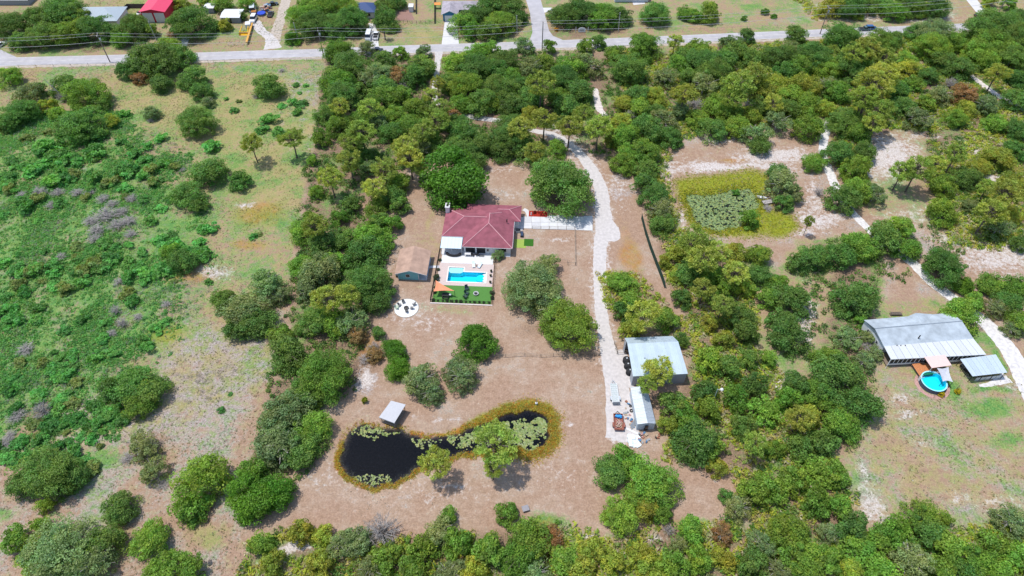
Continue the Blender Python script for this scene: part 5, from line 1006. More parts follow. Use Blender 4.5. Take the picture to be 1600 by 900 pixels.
# lanai furniture
def ythg(n, l, c, x, y, z=.12, rz=0, g=None): q = yard(x, y); return thing(n, l, c, (q[0], q[1], z), HRZ + rz, g)
t = ythg('curved_sofa', 'black curved outdoor sofa under the pale blue patio cover', 'sofa', -8.9, .4, .1)
b = MB(); c_ = MB()
for k in range(12):
    a = math.pi + math.pi * k / 12; a2 = a + math.pi / 12
    b.prism([(2.2 * math.cos(a), 1.3 * math.sin(a)), (2.2 * math.cos(a2), 1.3 * math.sin(a2)), (1.5 * math.cos(a2), .8 * math.sin(a2)), (1.5 * math.cos(a), .8 * math.sin(a))], .1, .45)
    c_.prism([(2.3 * math.cos(a), 1.4 * math.sin(a)), (2.3 * math.cos(a2), 1.4 * math.sin(a2)), (2.15 * math.cos(a2), 1.25 * math.sin(a2)), (2.15 * math.cos(a), 1.25 * math.sin(a))], .1, .85)
b.build('seat', mat('dark_cushion', (.035, .03, .045), .9), t); c_.build('backrest', BLACK, t)
t = ythg('outdoor_table', 'white outdoor table in front of the dark screened lanai', 'table', -5.0, -.1); MB().box(-.85, .85, -.5, .5, .72, .77).build('table_top', WHITE, t)
for sx in (-.75, .75):
    for sy in (-.4, .4): MB().box(sx - .04, sx + .04, sy - .04, sy + .04, 0, .72).build('leg', WHITE, t)
bpy.context.view_layer.update()
c2 = chair(None, BLACK, 'black patio chair beside the white outdoor table', (*yard(-3.6, -.2), .12), 1.3, 'patio chairs by the lanai'); bpy.context.view_layer.update(); chair(c2, None, 'black patio chair nearest the lanai screen edge', (*yard(-2.6, .0), .12), -1.2, '')
t = ythg('doormat', 'dark rectangular doormat before the white back door', 'doormat', -1.3, -.1); MB().box(-.75, .75, -.45, .45, 0, .03).build('mat', gp, t)
t = ythg('pink_bench', 'pink cushioned bench on the white patio', 'bench', 3.0, .0); MB().box(-.8, .8, -.4, .3, .35, .5).build('seat', mat('pink_fabric', (.62, .28, .38), .9), t); MB().box(-.8, .8, .3, .42, .35, .95).build('backrest', mat('pink_fabric', (1, 1, 1)), t); MB().box(-.75, .75, -.35, .25, 0, .35).build('base', WHITE, t)
# garage side objects
t = ythg('storage_bin', 'white storage bin by the driveway end of the house', 'bin', 8.2, 9.9, 0); MB().box(-.6, .6, -.45, .45, 0, .9).build('body', WHITE, t); MB().box(-.62, .62, -.47, .47, .9, .98).build('lid', GLASS, t)
t = ythg('utility_cart', 'dark blue utility cart between house and driveway', 'cart', 9.3, 8.6, 0); MB().box(-.35, .35, -.9, .9, .3, .75).build('tub', mat('navy_plastic', (.03, .05, .1), .5), t)
for sx in (-.38, .38):
    for sy in (-.6, .6): MB().tube([(sx - .05, sy, .22), (sx + .05, sy, .22)], .22, 12).build('wheel', RUB, t)
ybox('flower_bed', mat('red_mulch', (.30, .022, .012), .95, noise=.3, nscale=4, bump=.4), 10.9, 16.2, 16.5, 18.9, 0, .10, 'bed of bright red mulch at the foot of the big oak', 'flower bed')
t = ythg('bed_shrub', 'small red leaved shrub in the red mulch bed', 'shrub', 12.6, 18, .05); t2 = obj_from('foliage', LIB['shrub'][0][0], None, t); t2.scale = (.6, .6, .6); t2.color = (.25, .03, .02, 1)
t = ythg('bed_ornament', 'small white garden ornament standing in the red mulch', 'ornament', 11.6, 17.3, .1); MB().lathe([(.25, 0), (.12, .3), (.22, .6), (.1, .9), (0, 1.0)], 10).build('figure', WHITE, t)
# concrete driveway made of slabs
dw = thing('concrete_driveway', 'pale concrete driveway of square slabs from house to gravel', 'driveway', (0, 0, 0)); tag(dw, kind='structure'); del dw['category']
gx0, gx1 = 817, 926
for i in range(8):
    for j in range(2):
        a, c_ = gx0 + (gx1 - gx0) * i / 8, gx0 + (gx1 - gx0) * (i + 1) / 8
        t0 = 338.5 if i not in (3, 4, 5) else 336.5; b0_ = 356.5 + (i + .0) * .5
        ya, yb = (t0, 348) if j == 0 else (348, 357 + i * .45)
        if i == 7: ya = ya - (0 if j else 1)
        q = [P(a + .12, yb - .1), P(c_ - .12, yb - .1 + .3 * j), P(c_ - .12, ya + .1), P(a + .12, ya + .1)]; sl = MB().prism(q, -.02, .07).build('slab', concrete if (i * 7 + j * 3) % 5 else mat('concrete_worn', (.50, .50, .51), .85, noise=.1), dw)
t = MB().prism(PX([(804, 362), (817, 360), (817, 340), (812, 338)]), -.02, .06).build('path', whitec); tag(t, kind='structure')
sheet('garden_path', [ribbon([(818, 327, 1.2), (823, 330, 1.2), (826, 336, 1.2), (827, 341, 1.2)])], whitec, .05)
# ---------- wire fences on the lot
tan = mat('post_wood', (.30, .25, .2), .85, noise=.2)
fence(PX([(832, 357.5), (898, 359), (899, 414.5)]), 'thin wire fence around the bare paddock below the driveway', 1.1, 2.6, tan, (.5, 1.05), 0, pw_=.09)
fence(PX([(862, 409), (887, 410), (887, 414), (899, 414.5)]), 'short post fence at the lower paddock corner', 1.1, 2.2, tan, (1.0,), 0, pw_=.09)
fence(PX([(705, 556), (790, 558), (820, 556), (845, 558), (884, 556), (904, 556)]), 'sagging post and wire fence crossing the lot above the pond', 1.2, 3.3, tan, (.5, 1.1), 0, pw_=.1)
fence(PX([(905, 556), (926, 556.5), (937, 555)]), 'wooden gate and rails beside the gravel drive', 1.4, 3.2, WOOD, (.4, .8, 1.3), 0, pw_=.13)
fence(PX([(960, 538), (964, 553), (979, 553)]), 'short dark rail fence at the barn corner', 1.3, 1.8, WOOD, (.5, 1.2), 0, pw_=.12)
# green mesh screen fence at the lot side
sf = thing('screen_fence', 'dark green mesh screen fence along the right side of the lot', 'fence', (0, 0, 0)); gm = mat('green_mesh', (.012, .045, .032), .9, noise=.2, nscale=4)
sp_ = PX([(1002, 342), (1008, 366), (1015, 388), (1024, 412), (1034, 438), (1038, 450)])
for i, (a, c_) in enumerate(zip(sp_[:-1], sp_[1:])):
    a, c_ = Vector(a), Vector(c_); m_ = (a + c_) / 2; ang = math.atan2((c_ - a).y, (c_ - a).x); MB().cbox(m_.x, m_.y, 1.0, (c_ - a).length, .04, 1.9, ang).build('mesh_panel', gm, sf); MB().cbox(a.x, a.y, 1.05, .1, .1, 2.1).build('post', BLACK, sf)
# ---------- teal shed
T = thing('garden_shed', 'teal green shed with tan gable roof and white framed square window', 'shed', (OY[0], OY[1], 0), HRZ)
TEAL = mat('teal_siding', (.20, .46, .47), .8, noise=.06); TAN = shingle_mat('tan_shingle', (.39, .26, .195))
b = MB(); wallbox(b, -22.4, -17.0, -9.8, -1.6, 2.3); b.add([(-22.4, -9.79, 2.3), (-17.0, -9.79, 2.3), (-17.0, -9.79, 2.95), (-19.1, -9.79, 3.72), (-22.4, -9.79, 2.5)], [(0, 1, 2, 3, 4)]); b.add([(-22.4, -1.61, 2.3), (-17.0, -1.61, 2.3), (-17.0, -1.61, 2.95), (-19.1, -1.61, 3.72), (-22.4, -1.61, 2.5)], [(4, 3, 2, 1, 0)])
for k in range(9): b.box(-22.41, -16.99, -9.83, -9.8, .2 + k * .26, .22 + k * .26)
b.build('wall', TEAL, T)
b = MB(); gable_y(b, -23.1, -14.7, -10.2, -1.0, 2.38, 3.85, -19.1, .14); b.build('roof', TAN, T)
MB().slab([(-23.1, -10.24, 2.40), (-19.1, -10.24, 3.87), (-19.1, -10.2, 3.87), (-23.1, -10.2, 2.40)], .2).slab([(-19.1, -10.24, 3.872), (-14.7, -10.24, 2.40), (-14.7, -10.2, 2.40), (-19.1, -10.2, 3.872)], .2).box(-17.05, -16.9, -9.9, -9.8, 0, 2.9).box(-22.47, -22.38, -9.88, -9.8, 0, 2.4).build('trim', WHITE, T)
window(T, -19.8, -9.83, 1.0, 1.15, 1.1)
MB().box(-15.1, -14.95, -9.8, -9.65, 0, 2.3).box(-15.1, -14.95, -2, -1.85, 0, 2.3).box(-16.99, -16.94, -6.5, -5.5, .1, 2.1).build('porch_post', WHITE, T); MB().box(-17, -14.9, -9.8, -1.7, 0, .08).build('porch_floor', concrete, T)
t = sheet('garden_path', [ribbon([(667, 418, .9), (676, 417, .9), (687, 417, .9)])], concrete, .05)
t = ythg('gas_bottle', 'small dark barrel standing at the left wall of the shed', 'barrel', -23.0, -9.0, 0); MB().lathe([(0, 0), (.25, 0), (.27, .4), (.25, .8), (0, .82)], 12).build('drum', bl, t)
# ---------- round fire pit circle
fx, fy = P(635, 481.5)
t = thing('gravel_circle', 'round white gravel circle with chairs around a fire pit', 'gravel patio', (fx, fy, 0)); MB().lathe([(0, .06), (3.0, .06), (3.0, 0)], 48).build('gravel', mat('bright_gravel', (.74, .73, .70), .95, noise=.1, nscale=8), t)
MB().lathe([(3.0, 0), (3.0, .1), (3.12, .1), (3.12, 0)], 48).build('edging', mat('edging', (.4, .42, .4), .8), t)
t = thing('fire_pit', 'dark round fire pit in the middle of the white circle', 'fire pit', (fx, fy - .1, .06)); MB().lathe([(.62, 0), (.62, .35), (.45, .35), (.45, .06), (0, .06)], 20).build('ring', mat('dark_stone', (.10, .10, .10), .9, noise=.3), t); MB().tube([(-.3, -.1, .12), (.3, .1, .16)], .07).tube([(0, -.3, .14), (-.05, .3, .2)], .06).build('log', BARK, t)
bpy.context.view_layer.update(); fp = None
for k, (dx, dy, w_) in enumerate([(-1.75, .75, 'upper left'), (-.85, 1.7, 'top left'), (1.85, .95, 'right, upper'), (1.35, -.25, 'right, lower'), (.25, -1.25, 'bottom')]):
    lab = f'dark grey garden chair, {w_} one around the fire pit'; rz = math.atan2(dy, dx) - math.pi / 2
    if fp is None: fp = chair(None, mat('charcoal_plastic', (.10, .105, .115), .6), lab, (fx + dx, fy + dy, .06), rz, 'chairs around the fire pit', .95); bpy.context.view_layer.update()
    else: chair(fp, None, lab, (fx + dx, fy + dy, .06), rz, '')
gc = chair(None, mat('sage_plastic', (.36, .45, .33), .6), 'pale sage green garden chair left of the fire pit', (fx - 2.3, fy - .1, .06), math.pi / 2, 'chairs around the fire pit', 1.15)
# ---------- metal barn
OX, OYY = OY
def wpt(px, py, z=0): return P(px, py, z)
def ribbed(b, quad, n_, h=.05, w_=.07):
    """standing ribs laid on a sloping quad p0 p1 (top edge) p3 p2 (bottom)"""
    p0, p1, p2, p3 = [Vector(p) for p in quad]
    for k in range(n_ + 1):
        t_ = k / n_; a = p0.lerp(p1, t_); c = p3.lerp(p2, t_); b.tube([a + Vector((0, 0, h * .4)), c + Vector((0, 0, h * .4))], w_ / 2, 4)
BN = thing('barn', 'long metal barn with pale blue grey ribbed roof beside the gravel drive', 'barn', (OX, OYY, 0), 0)
rz_ = 0.055
q = lambda px, py, z: (P(px, py, z)[0] - OX, P(px, py, z)[1] - OYY, z)
e0, e1, r0, r1, f0, f1 = q(976, 528, 4.2), q(1051, 525, 4.2), q(979, 537, 5.2), q(1064, 533.5, 5.2), q(989, 588, 4.0), q(1075, 584, 4.0)
r0 = (e0[0] + .25, r0[1], 5.2); r1 = (e1[0] + .75, r1[1], 5.2)
RIB = mat('ribbed_metal', (.47, .56, .62), .4, metal=.15, noise=.06, nscale=.6)
mid0 = tuple(Vector(r0).lerp(Vector(f0), .36)); mid1 = tuple(Vector(r1).lerp(Vector(f1), .36))
def mcol(m):
    return [list(q_.inputs[0].default_value) for q_ in m.node_tree.nodes if q_.type == 'VECT_MATH'][0]
def panels(parent, A, B, C, D, n_, m, name='roof_panel', th=.06, gap=.02):
    m2_ = m.copy() if m.name + '_b' not in MATS else MATS[m.name + '_b']; MATS[m.name + '_b'] = m2_
    for q_ in m2_.node_tree.nodes:
        if q_.type == 'VECT_MATH': q_.inputs[0].default_value = [v_ * .94 for v_ in mcol(m)]
    A, B, C, D = map(Vector, (A, B, C, D))
    for k in range(n_):
        t0, t1 = k / n_ + gap / n_, (k + 1) / n_ - gap / n_; a, b_, c_, d = A.lerp(B, t0), A.lerp(B, t1), D.lerp(C, t1), D.lerp(C, t0)
        M_ = MB().slab([d, c_, b_, a], th); M_.tube([a + Vector((0, 0, .02)), d + Vector((0, 0, .02))], .045, 4); mm = a.lerp(b_, .5); m2 = d.lerp(c_, .5); M_.tube([mm + Vector((0, 0, .0)), m2 + Vector((0, 0, .0))], .035, 4); M_.build(name, m if k % 3 != 1 else m2_, parent)
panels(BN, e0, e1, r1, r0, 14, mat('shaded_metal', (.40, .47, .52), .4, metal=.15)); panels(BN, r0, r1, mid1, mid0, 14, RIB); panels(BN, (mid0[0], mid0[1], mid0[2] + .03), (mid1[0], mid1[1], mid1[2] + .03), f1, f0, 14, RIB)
b = MB(); wf_ = [(f0[0] + .2, f0[1] + .25), (f1[0] - .2, f1[1] + .25), (e1[0] - .1, e1[1] - .2), (e0[0] + .1, e0[1] - .2)]
hh = [3.9, 3.9, 4.1, 4.1]
for i in range(4):
    a, c_ = wf_[i], wf_[(i + 1) % 4]
    if i == 3:   # left side stays open in the middle
        for f_ in ((0, .12), (.82, 1)): A0 = Vector(a).lerp(Vector(c_), f_[0]); C0 = Vector(a).lerp(Vector(c_), f_[1]); m_ = (A0 + C0) / 2; b.cbox(m_.x, m_.y, 1.95, (C0 - A0).length, .1, 3.9, math.atan2((C0 - A0).y, (C0 - A0).x))
    else: A0, C0 = Vector(a), Vector(c_); m_ = (A0 + C0) / 2; b.cbox(m_.x, m_.y, 1.97, (C0 - A0).length, .1, 3.94, math.atan2((C0 - A0).y, (C0 - A0).x))
b.build('wall', mat('grey_steel_wall', (.33, .36, .40), .5, metal=.15, noise=.06), BN)
MB().tube([(q(1007, 560, 4.6)[0], q(1007, 560, 4.6)[1], 4.3), (q(1007, 560, 4.6)[0], q(1007, 560, 4.6)[1], 5.1)], .12).build('vent_pipe', STEEL, BN)
# vehicles under the barn's left edge
def car(name, label, cat, pos, rz, m, L_=4.6, W=1.85, Hh=1.5, kind='suv', group=None, trailer=False):
    """side profile swept across, narrower above the belt; separate glass, lamps and wheels"""
    t = thing(name, label, cat, (pos[0], pos[1], 0), rz, group); x0 = -L_ / 2; bh = Hh * .58; g0 = .32
    prof = [(x0, g0 + .1), (x0 + .05, bh * .9), (x0 + .25, bh), (L_ / 2 - .9, bh * .98), (L_ / 2 - .1, bh * .82), (L_ / 2, g0 + .25), (L_ / 2 - .05, g0), (x0 + .1, g0)]
    def sweep(pr, hw, hwt=None):
        b = MB(); n_ = len(pr); top = max(z for x, z in pr); lo = min(z for x, z in pr)
        f = lambda z: hw if hwt is None else hw + (hwt - hw) * (z - lo) / (top - lo)
        vs = [(x, -f(z), z) for x, z in pr] + [(x, f(z), z) for x, z in pr]; b.add(vs, [tuple(range(n_)), tuple(range(2 * n_ - 1, n_ - 1, -1))] + [(i, n_ + i, n_ + (i + 1) % n_, (i + 1) % n_) for i in range(n_)]); return b
    body = sweep(prof, W / 2).build('body', m, t)
    if kind == 'suv': cab = [(x0 + .15, bh), (x0 + .35, Hh), (L_ * .12, Hh), (L_ * .27, bh)]
    elif kind == 'pickup': cab = [(-L_ * .08, bh), (-L_ * .04, Hh), (L_ * .16, Hh), (L_ * .28, bh)]
    elif kind == 'van': cab = [(x0 + .05, bh), (x0 + .1, Hh), (L_ * .34, Hh), (L_ * .44, bh)]
    else: cab = [(-L_ * .33, bh), (-L_ * .2, Hh), (L_ * .1, Hh), (L_ * .26, bh)]
    sweep([(x + (.04 if i in (0, 1) else -.04), z - .005 if z > bh else z - .02) for i, (x, z) in enumerate(cab)], W / 2 - .06, W / 2 - .2).build('glass', GLASS, t)
    xa, xb = cab[1][0], cab[2][0]; MB().box(xa - .02, xb + .02, -W / 2 + .18, W / 2 - .18, Hh - .01, Hh + .04).build('roof', m, t)
    for s in (-1, 1): MB().box((xa + xb) / 2 - .05, (xa + xb) / 2 + .05, s * (W / 2 - .12) - .04, s * (W / 2 - .12) + .04, bh, Hh).build('pillar', m, t)
    if kind == 'pickup': MB().box(x0 + .15, -L_ * .1, -W / 2 + .12, W / 2 - .12, bh - .02, bh + .01).build('cargo_bed', BLACK, t)
    for sx in (-L_ * .31, L_ * .31):
        for s in (-1, 1):
            wv = MB().tube([(0, -.1, 0), (0, .1, 0)], .36, 14).build('wheel', RUB, t, (sx, s * (W / 2 - .08), .36)); MB().tube([(0, -.11, 0), (0, .11, 0)], .2, 10).build('rim', STEEL, wv)
    for s in (-1, 1): MB().box(L_ / 2 - .08, L_ / 2 + .01, s * .6 - .15, s * .6 + .15, .65, .8).build('headlight', WHITE, t); MB().box(x0 - .01, x0 + .06, s * .65 - .12, s * .65 + .12, .65, .85).build('tail_light', mat('red_lamp', (.4, .02, .02), .3), t)
    return t
CW = mat('white_car_paint', (.72, .73, .74), .25, spec=.5, noise=.02, clear=.5); CB = mat('black_car_paint', (.02, .022, .028), .2, spec=.5, noise=.02, clear=.5); CBL = mat('blue_car_paint', (.02, .09, .24), .25, spec=.5, noise=.02, clear=.5)
bx_, by_ = P(983, 572); 
for k, (px, py, l) in enumerate([(979, 563, 'black round tank standing at the upper left wall of the barn'), (981, 571.5, 'black round tank in the middle of the barn wall'), (984, 581, 'black round tank at the lower left corner of the barn')]):
    x, y = P(px, py, .6); t = thing('water_tank', l, 'tank', (x, y, 0), 0, 'black tanks beside the barn'); MB().lathe([(0, 0), (.85, 0), (.9, .1), (.9, 1.1), (.7, 1.35), (.2, 1.45), (0, 1.45)], 18).build('tank', RUB, t); MB().lathe([(.2, 1.45), (.2, 1.55), (0, 1.55)], 10).build('lid', STEEL, t)
# ---------- small metal shed
S2 = thing('metal_shed', 'narrow pale metal shed below the barn', 'shed', (OX, OYY, 0))
a0, a1, m0, m1, c0_, c1_ = q(985, 606, 2.6), q(996, 663, 2.6), q(1000, 606, 3.4), q(1012, 661, 3.4), q(1014, 616, 2.6), q(1025, 662, 2.6)
a0 = (a0[0], a0[1], 2.6); m0 = (m0[0], a0[1] - .1, 3.4); c0_ = (c0_[0] - .2, a0[1] - .2, 2.6)
WR = mat('lit_slope_metal', (.55, .59, .61), .35, metal=.05, noise=.04)
panels(S2, a0, a1, m1, m0, 12, WR); panels(S2, m0, m1, c1_, c0_, 12, mat('shade_slope_metal', (.42, .46, .5), .4, metal=.2, noise=.12))  # left slope coloured as sunlit, right slope darkened as its shaded side
b = MB(); b.prism([(a1[0] + .1, a1[1] + .15), (c1_[0] - .1, c1_[1] + .15), (c0_[0] - .1, c0_[1] - .2), (a0[0] + .1, a0[1] - .2)], 0, 2.5); b.add([(a1[0] + .1, a1[1] + .14, 2.5), (c1_[0] - .1, c1_[1] + .14, 2.5), (m1[0], m1[1] + .14, 3.3)], [(0, 1, 2)]); b.build('wall', mat('shed_steel', (.46, .52, .57), .5, noise=.05), S2)
mx_ = (a1[0] + c1_[0]) / 2; MB().box(mx_ - .3, mx_ + .5, a1[1] - .02, a1[1] + .1, 0, 1.9).build('door', GLASS, S2)
# junk beside the sheds
def at(px, py, z=0): x, y = P(px, py, z); return (x, y, z)
t = thing('sheet_panel', 'white door panel leaning on the lower left corner of the small metal shed', 'panel', at(991, 668), .9); MB().slab([(-1, 0, 0), (1, 0, 0), (1, .7, 1.6), (-1, .7, 1.6)], .05).build('board', WHITE, t)
t = thing('sheet_panel', 'white board lying flat below the small metal shed', 'panel', at(987, 673.5), -.5); MB().box(-1.5, 1.5, -.25, .25, .03, .1).build('board', WHITE, t)
t = thing('tarp', 'pale white tarpaulin heap among the bushes below the sheds', 'tarp', at(990, 690), 0); b = MB(); rg2 = random.Random(3)
for k in range(9): b.prism([(math.cos(a) * rg2.uniform(.4, .9) + (k % 3) * .8 - .8, math.sin(a) * rg2.uniform(.4, .9) + (k // 3) * .9 - .9) for a in [i * math.pi / 3 for i in range(6)]], 0, rg2.uniform(.15, .5) + .01 * k)
b.build('sheet', mat('tarp_white', (.62, .68, .70), .7), t)
for k, (px, py, r_, z_) in enumerate([(986.5, 642, .42, .5), (1001, 681, .4, .3), (1026, 684, .35, .3), (985, 635, .3, .35)]):
    t = thing('tyre', ['old black tyre leaning at the left wall of the small shed', 'old black tyre lying below the small shed', 'small black tyre near the palmettos below the shed', 'small dark tyre above the leaning one'][k], 'tyre', at(px, py), .3 * k, 'old tyres by the sheds'); MB().lathe([(r_ * .5, 0), (r_, .03), (r_ * 1.05, .12), (r_, .22), (r_ * .5, .25), (r_ * .5, 0)], 18).build('casing', RUB, t)
jm = [mat('junk_grey', (.3, .32, .34), .7), mat('junk_rust', (.30, .13, .08), .8), mat('junk_wood', (.42, .33, .24), .8), mat('junk_blue', (.08, .2, .35), .6), mat('junk_pink', (.45, .27, .25), .8)]
rg3 = random.Random(8); jn = ['crate', 'plank_pile', 'scrap_box', 'block']
for k in range(34):
    if k < 16: px, py = rg3.uniform(996, 1030), rg3.uniform(677, 693)
    elif k < 26: px, py = rg3.uniform(974, 984), rg3.uniform(622, 668)
    else: px, py = rg3.uniform(984, 992), rg3.uniform(652, 668)
    o = MB().cbox(0, 0, .15, rg3.uniform(.2, .9), rg3.uniform(.15, .6), .3, 0).cbox(.1, .1, .35, .25, .3, .12, .4).build('scrap', jm[k % 5]); o.location = at(px, py); o.rotation_euler = (0, 0, rg3.uniform(0, 3)); o.scale = (1, 1, rg3.uniform(.5, 1.3))
    tag(o, f"{['grey', 'rusty', 'tan wooden', 'blue', 'pinkish'][k % 5]} scrap piece " + ('in the litter below the small metal shed' if k < 16 else 'on the gravel between trailers and small shed' if k < 26 else 'at the left wall of the small metal shed'), 'scrap', 'scrap pieces around the small metal shed')
# trailers
t = thing('utility_trailer', 'white framed flat trailer with mesh floor on the gravel', 'trailer', (*P(960, 617), 0), .02); W_, L_ = 1.7, 5.4
MB().box(-W_ / 2, -W_ / 2 + .12, -L_ / 2, L_ / 2, .55, .7).box(W_ / 2 - .12, W_ / 2, -L_ / 2, L_ / 2, .55, .7).box(-W_ / 2 + .12, W_ / 2 - .12, L_ / 2 - .12, L_ / 2, .55, .7).box(-W_ / 2 + .12, W_ / 2 - .12, -L_ / 2, -L_ / 2 + .12, .55, .7).build('frame', WHITE, t)
for k in range(9): MB().box(-W_ / 2 + .12, W_ / 2 - .12, -L_ / 2 + .5 + k * .52, -L_ / 2 + .58 + k * .52, .57, .63).build('cross_bar', WHITE, t)
MB().box(-W_ / 2 + .12, W_ / 2 - .12, -L_ / 2 + .12, L_ / 2 - .12, .52, .55).build('floor', mat('mesh_floor', (.45, .5, .5), .7), t)
MB().box(-W_ / 2, W_ / 2, -L_ / 2 - .06, -L_ / 2 + .02, .6, 1.3).build('tail_gate', mat('gate_grey', (.3, .33, .35), .6), t)
for s in (-1, 1): wv = MB().tube([(0, -.1, 0), (0, .1, 0)], .36, 14).build('wheel', RUB, t, (s * (W_ / 2 + .16), -1.3, .36)); wv.rotation_euler = (0, 0, math.pi / 2); f_ = MB().box(s * (W_ / 2 + .16) - .14, s * (W_ / 2 + .16) + .14, -1.8, -.8, .74, .78).build('fender', STEEL, t)
MB().tube([(-.5, L_ / 2, .6), (0, L_ / 2 + 1.1, .5)], .06).tube([(.5, L_ / 2, .6), (0, L_ / 2 + 1.1, .5)], .06).build('drawbar', STEEL, t)
t = thing('cargo_trailer', 'rusty red open trailer loaded with brush and a blue tarp', 'trailer', (*P(966, 662), 0), -.03); RR = mat('rust_red', (.27, .10, .07), .7, noise=.3)
MB().box(-1.05, -.95, -2, 2, .55, 1.0).box(.95, 1.05, -2, 2, .55, 1.0).box(-.95, .95, -2, -1.9, .55, 1.0).box(-.95, .95, 1.9, 2, .55, 1.0).box(-.95, .95, -1.9, 1.9, .5, .58).build('frame', RR, t)
for s in (-1, 1): wv = MB().tube([(0, -.12, 0), (0, .12, 0)], .38, 14).build('wheel', RUB, t, (s * 1.22, -.7, .38)); wv.rotation_euler = (0, 0, math.pi / 2); MB().box(s * 1.22 - .16, s * 1.22 + .16, -1.25, -.15, .78, .83).build('fender', RR, t)
MB().tube([(-.7, 2, .6), (0, 2.9, .5)], .06).tube([(.7, 2, .6), (0, 2.9, .5)], .06).build('drawbar', BLACK, t)
t2 = thing('blue_tarp', 'crumpled bright blue tarp on the front of the red trailer', 'tarp', (P(966, 662)[0] + .1, P(966, 662)[1] + 1.2, .6)); b = MB()
for k in range(7): b.prism([(math.cos(a) * rg2.uniform(.3, .5) + rg2.uniform(-.5, .6), math.sin(a) * rg2.uniform(.2, .4) + rg2.uniform(-.1, .3)) for a in [i * math.pi / 3 for i in range(6)]], 0, .3 + .05 * k)
b.build('sheet', mat('blue_tarp', (.03, .27, .62), .6), t2)
t2 = thing('lumber', 'brush and broken boards piled in the red trailer', 'lumber', (P(966, 662)[0], P(966, 662)[1] - .4, .58))
for k in range(22): MB().cbox(rg2.uniform(-.5, .5), rg2.uniform(-.9, .8), .1 + .015 * k, rg2.uniform(.5, 1.2), .12, .05, rg2.uniform(0, 3)).build('plank', jm[2] if k % 3 else jm[4], t2)
# ---------- dock roof by the pond
D = thing('dock_shelter', 'grey flat sloping shelter roof at the edge of the lily pond', 'shelter', (0, 0, 0))
dq = [(*P(592, 652, 2.1), 2.1), (*P(616, 661, 2.1), 2.1), (*P(634, 632, 2.7), 2.7), (*P(611, 626, 2.7), 2.7)]
MB().slab(dq, .12).build('roof', mat('shelter_metal', (.35, .36, .39), .5, metal=.1, noise=.06), D)
MB().slab([tuple(Vector(p) - Vector((0, 0, .13))) for p in [dq[0], dq[1], tuple(Vector(dq[1]).lerp(Vector(dq[2]), .06)), tuple(Vector(dq[0]).lerp(Vector(dq[3]), .06))]], .15).build('fascia', WHITE, D)
cc = sum((Vector(p) for p in dq), Vector()) / 4
for p in dq: v = cc.lerp(Vector(p), .86); MB().tube([(v.x, v.y, -1), (v.x, v.y, v.z - .1)], .08).build('post', WOOD, D)
dd = [cc.lerp(Vector(p), .95) for p in dq]
for k in range(10): a = dd[0].lerp(dd[3], k / 10 + .005); b_ = dd[0].lerp(dd[3], (k + .93) / 10); c_ = dd[1].lerp(dd[2], (k + .93) / 10); d_ = dd[1].lerp(dd[2], k / 10 + .005); MB().slab([(v.x, v.y, .2) for v in (a, d_, c_, b_)], .06).build('plank', WOOD, D)
t = thing('yellow_shrub', 'small yellow green shrub left of the dock shelter', 'shrub', at(571, 628)); o = obj_from('foliage', LIB['shrub'][1][0], None, t); o.scale = (.75, .75, 1.5); o.color = (.3, .33, .03, 1)
t = thing('pump_post', 'thin pale post with white box at the top edge of the pond', 'post', at(838, 632)); MB().tube([(0, 0, -.3), (0, 0, 2.4)], .07).build('pole', DEADW, t); MB().box(-.25, .25, -.2, .2, .3, .7).build('box', WHITE, t)
t = thing('stone_bench', 'grey stone block beside the bush at the bottom of the lot', 'block', at(821, 796), .3); MB().box(-.6, .6, -.5, .5, 0, .5).box(-.7, .7, -.6, .6, .5, .62).build('block', mat('grey_block', (.27, .26, .28), .8), t)
# thin pole with dish in the palmettos, right side
t = thing('antenna_pole', 'thin pole with a round white lamp rising from the woods right of the barn', 'pole', at(1112, 632)); MB().tube([(0, 0, 0), (0, 0, 6.2)], .08).build('pole', STEEL, t); MB().tube([(0, 0, 6), (.7, 0, 6.1)], .05).build('arm', STEEL, t); MB().lathe([(0, 5.8), (.35, 5.9), (.4, 6.1), (.25, 6.35), (0, 6.4)], 12, (.9, 0)).build('lamp_head', WHITE, t)
# ------------------------------------------------------------------ the neighbour's place
NH = thing('neighbour_house', 'long blue grey roofed house with white metal porch roof and round pool', 'house', (0, 0, 0))
N_ = lambda px, py, z: (*P(px, py, z), z)
BG = shingle_mat('blue_grey_shingle', (.37, .42, .46))
k0, k1 = N_(1350, 500, 3.2), N_(1487, 488.7, 3.2); g0_, g1_ = N_(1367, 513, 4.7), N_(1503, 501.5, 4.7); s0, s1 = N_(1381, 541, 3.3), N_(1521, 529, 3.3); w0, w1 = N_(1392, 561.5, 2.9), N_(1541.5, 554, 2.9)
MB().slab([g0_, g1_, k1, k0], .15).slab([s0, s1, g1_, g0_], .152).build('roof', BG, NH)
pk = N_(1431, 489, 4.4); pb = Vector(g0_).lerp(Vector(g1_), .55); pl = Vector(k0).lerp(Vector(k1), .50); pr = Vector(k0).lerp(Vector(k1), .78)
b = MB(); b.add([pk, tuple(pb), tuple(pl + Vector((0, 0, .03))), tuple(pr + Vector((0, 0, .03)))], [(2, 1, 0), (0, 1, 3), (2, 0, 3)]); b.build('dormer', BG, NH)
b = MB(); b.tube([Vector(g0_) + Vector((0, 0, .02)), Vector(g1_) + Vector((0, 0, .02))], .14, 5); b.build('ridge_cap', mat('ridge_grey', (.30, .34, .38), .8), NH)
panels(NH, s0, s1, w1, w0, 13, mat('white_porch_metal', (.56, .58, .60), .35, noise=.03))
inset = lambda a, c, f: tuple(Vector(a).lerp(Vector(c), f))
ctr = (Vector(k0) + Vector(k1) + Vector(s0) + Vector(s1)) / 4
W4 = [Vector(v).lerp(ctr, .03) for v in (s0, s1, k1, k0)]
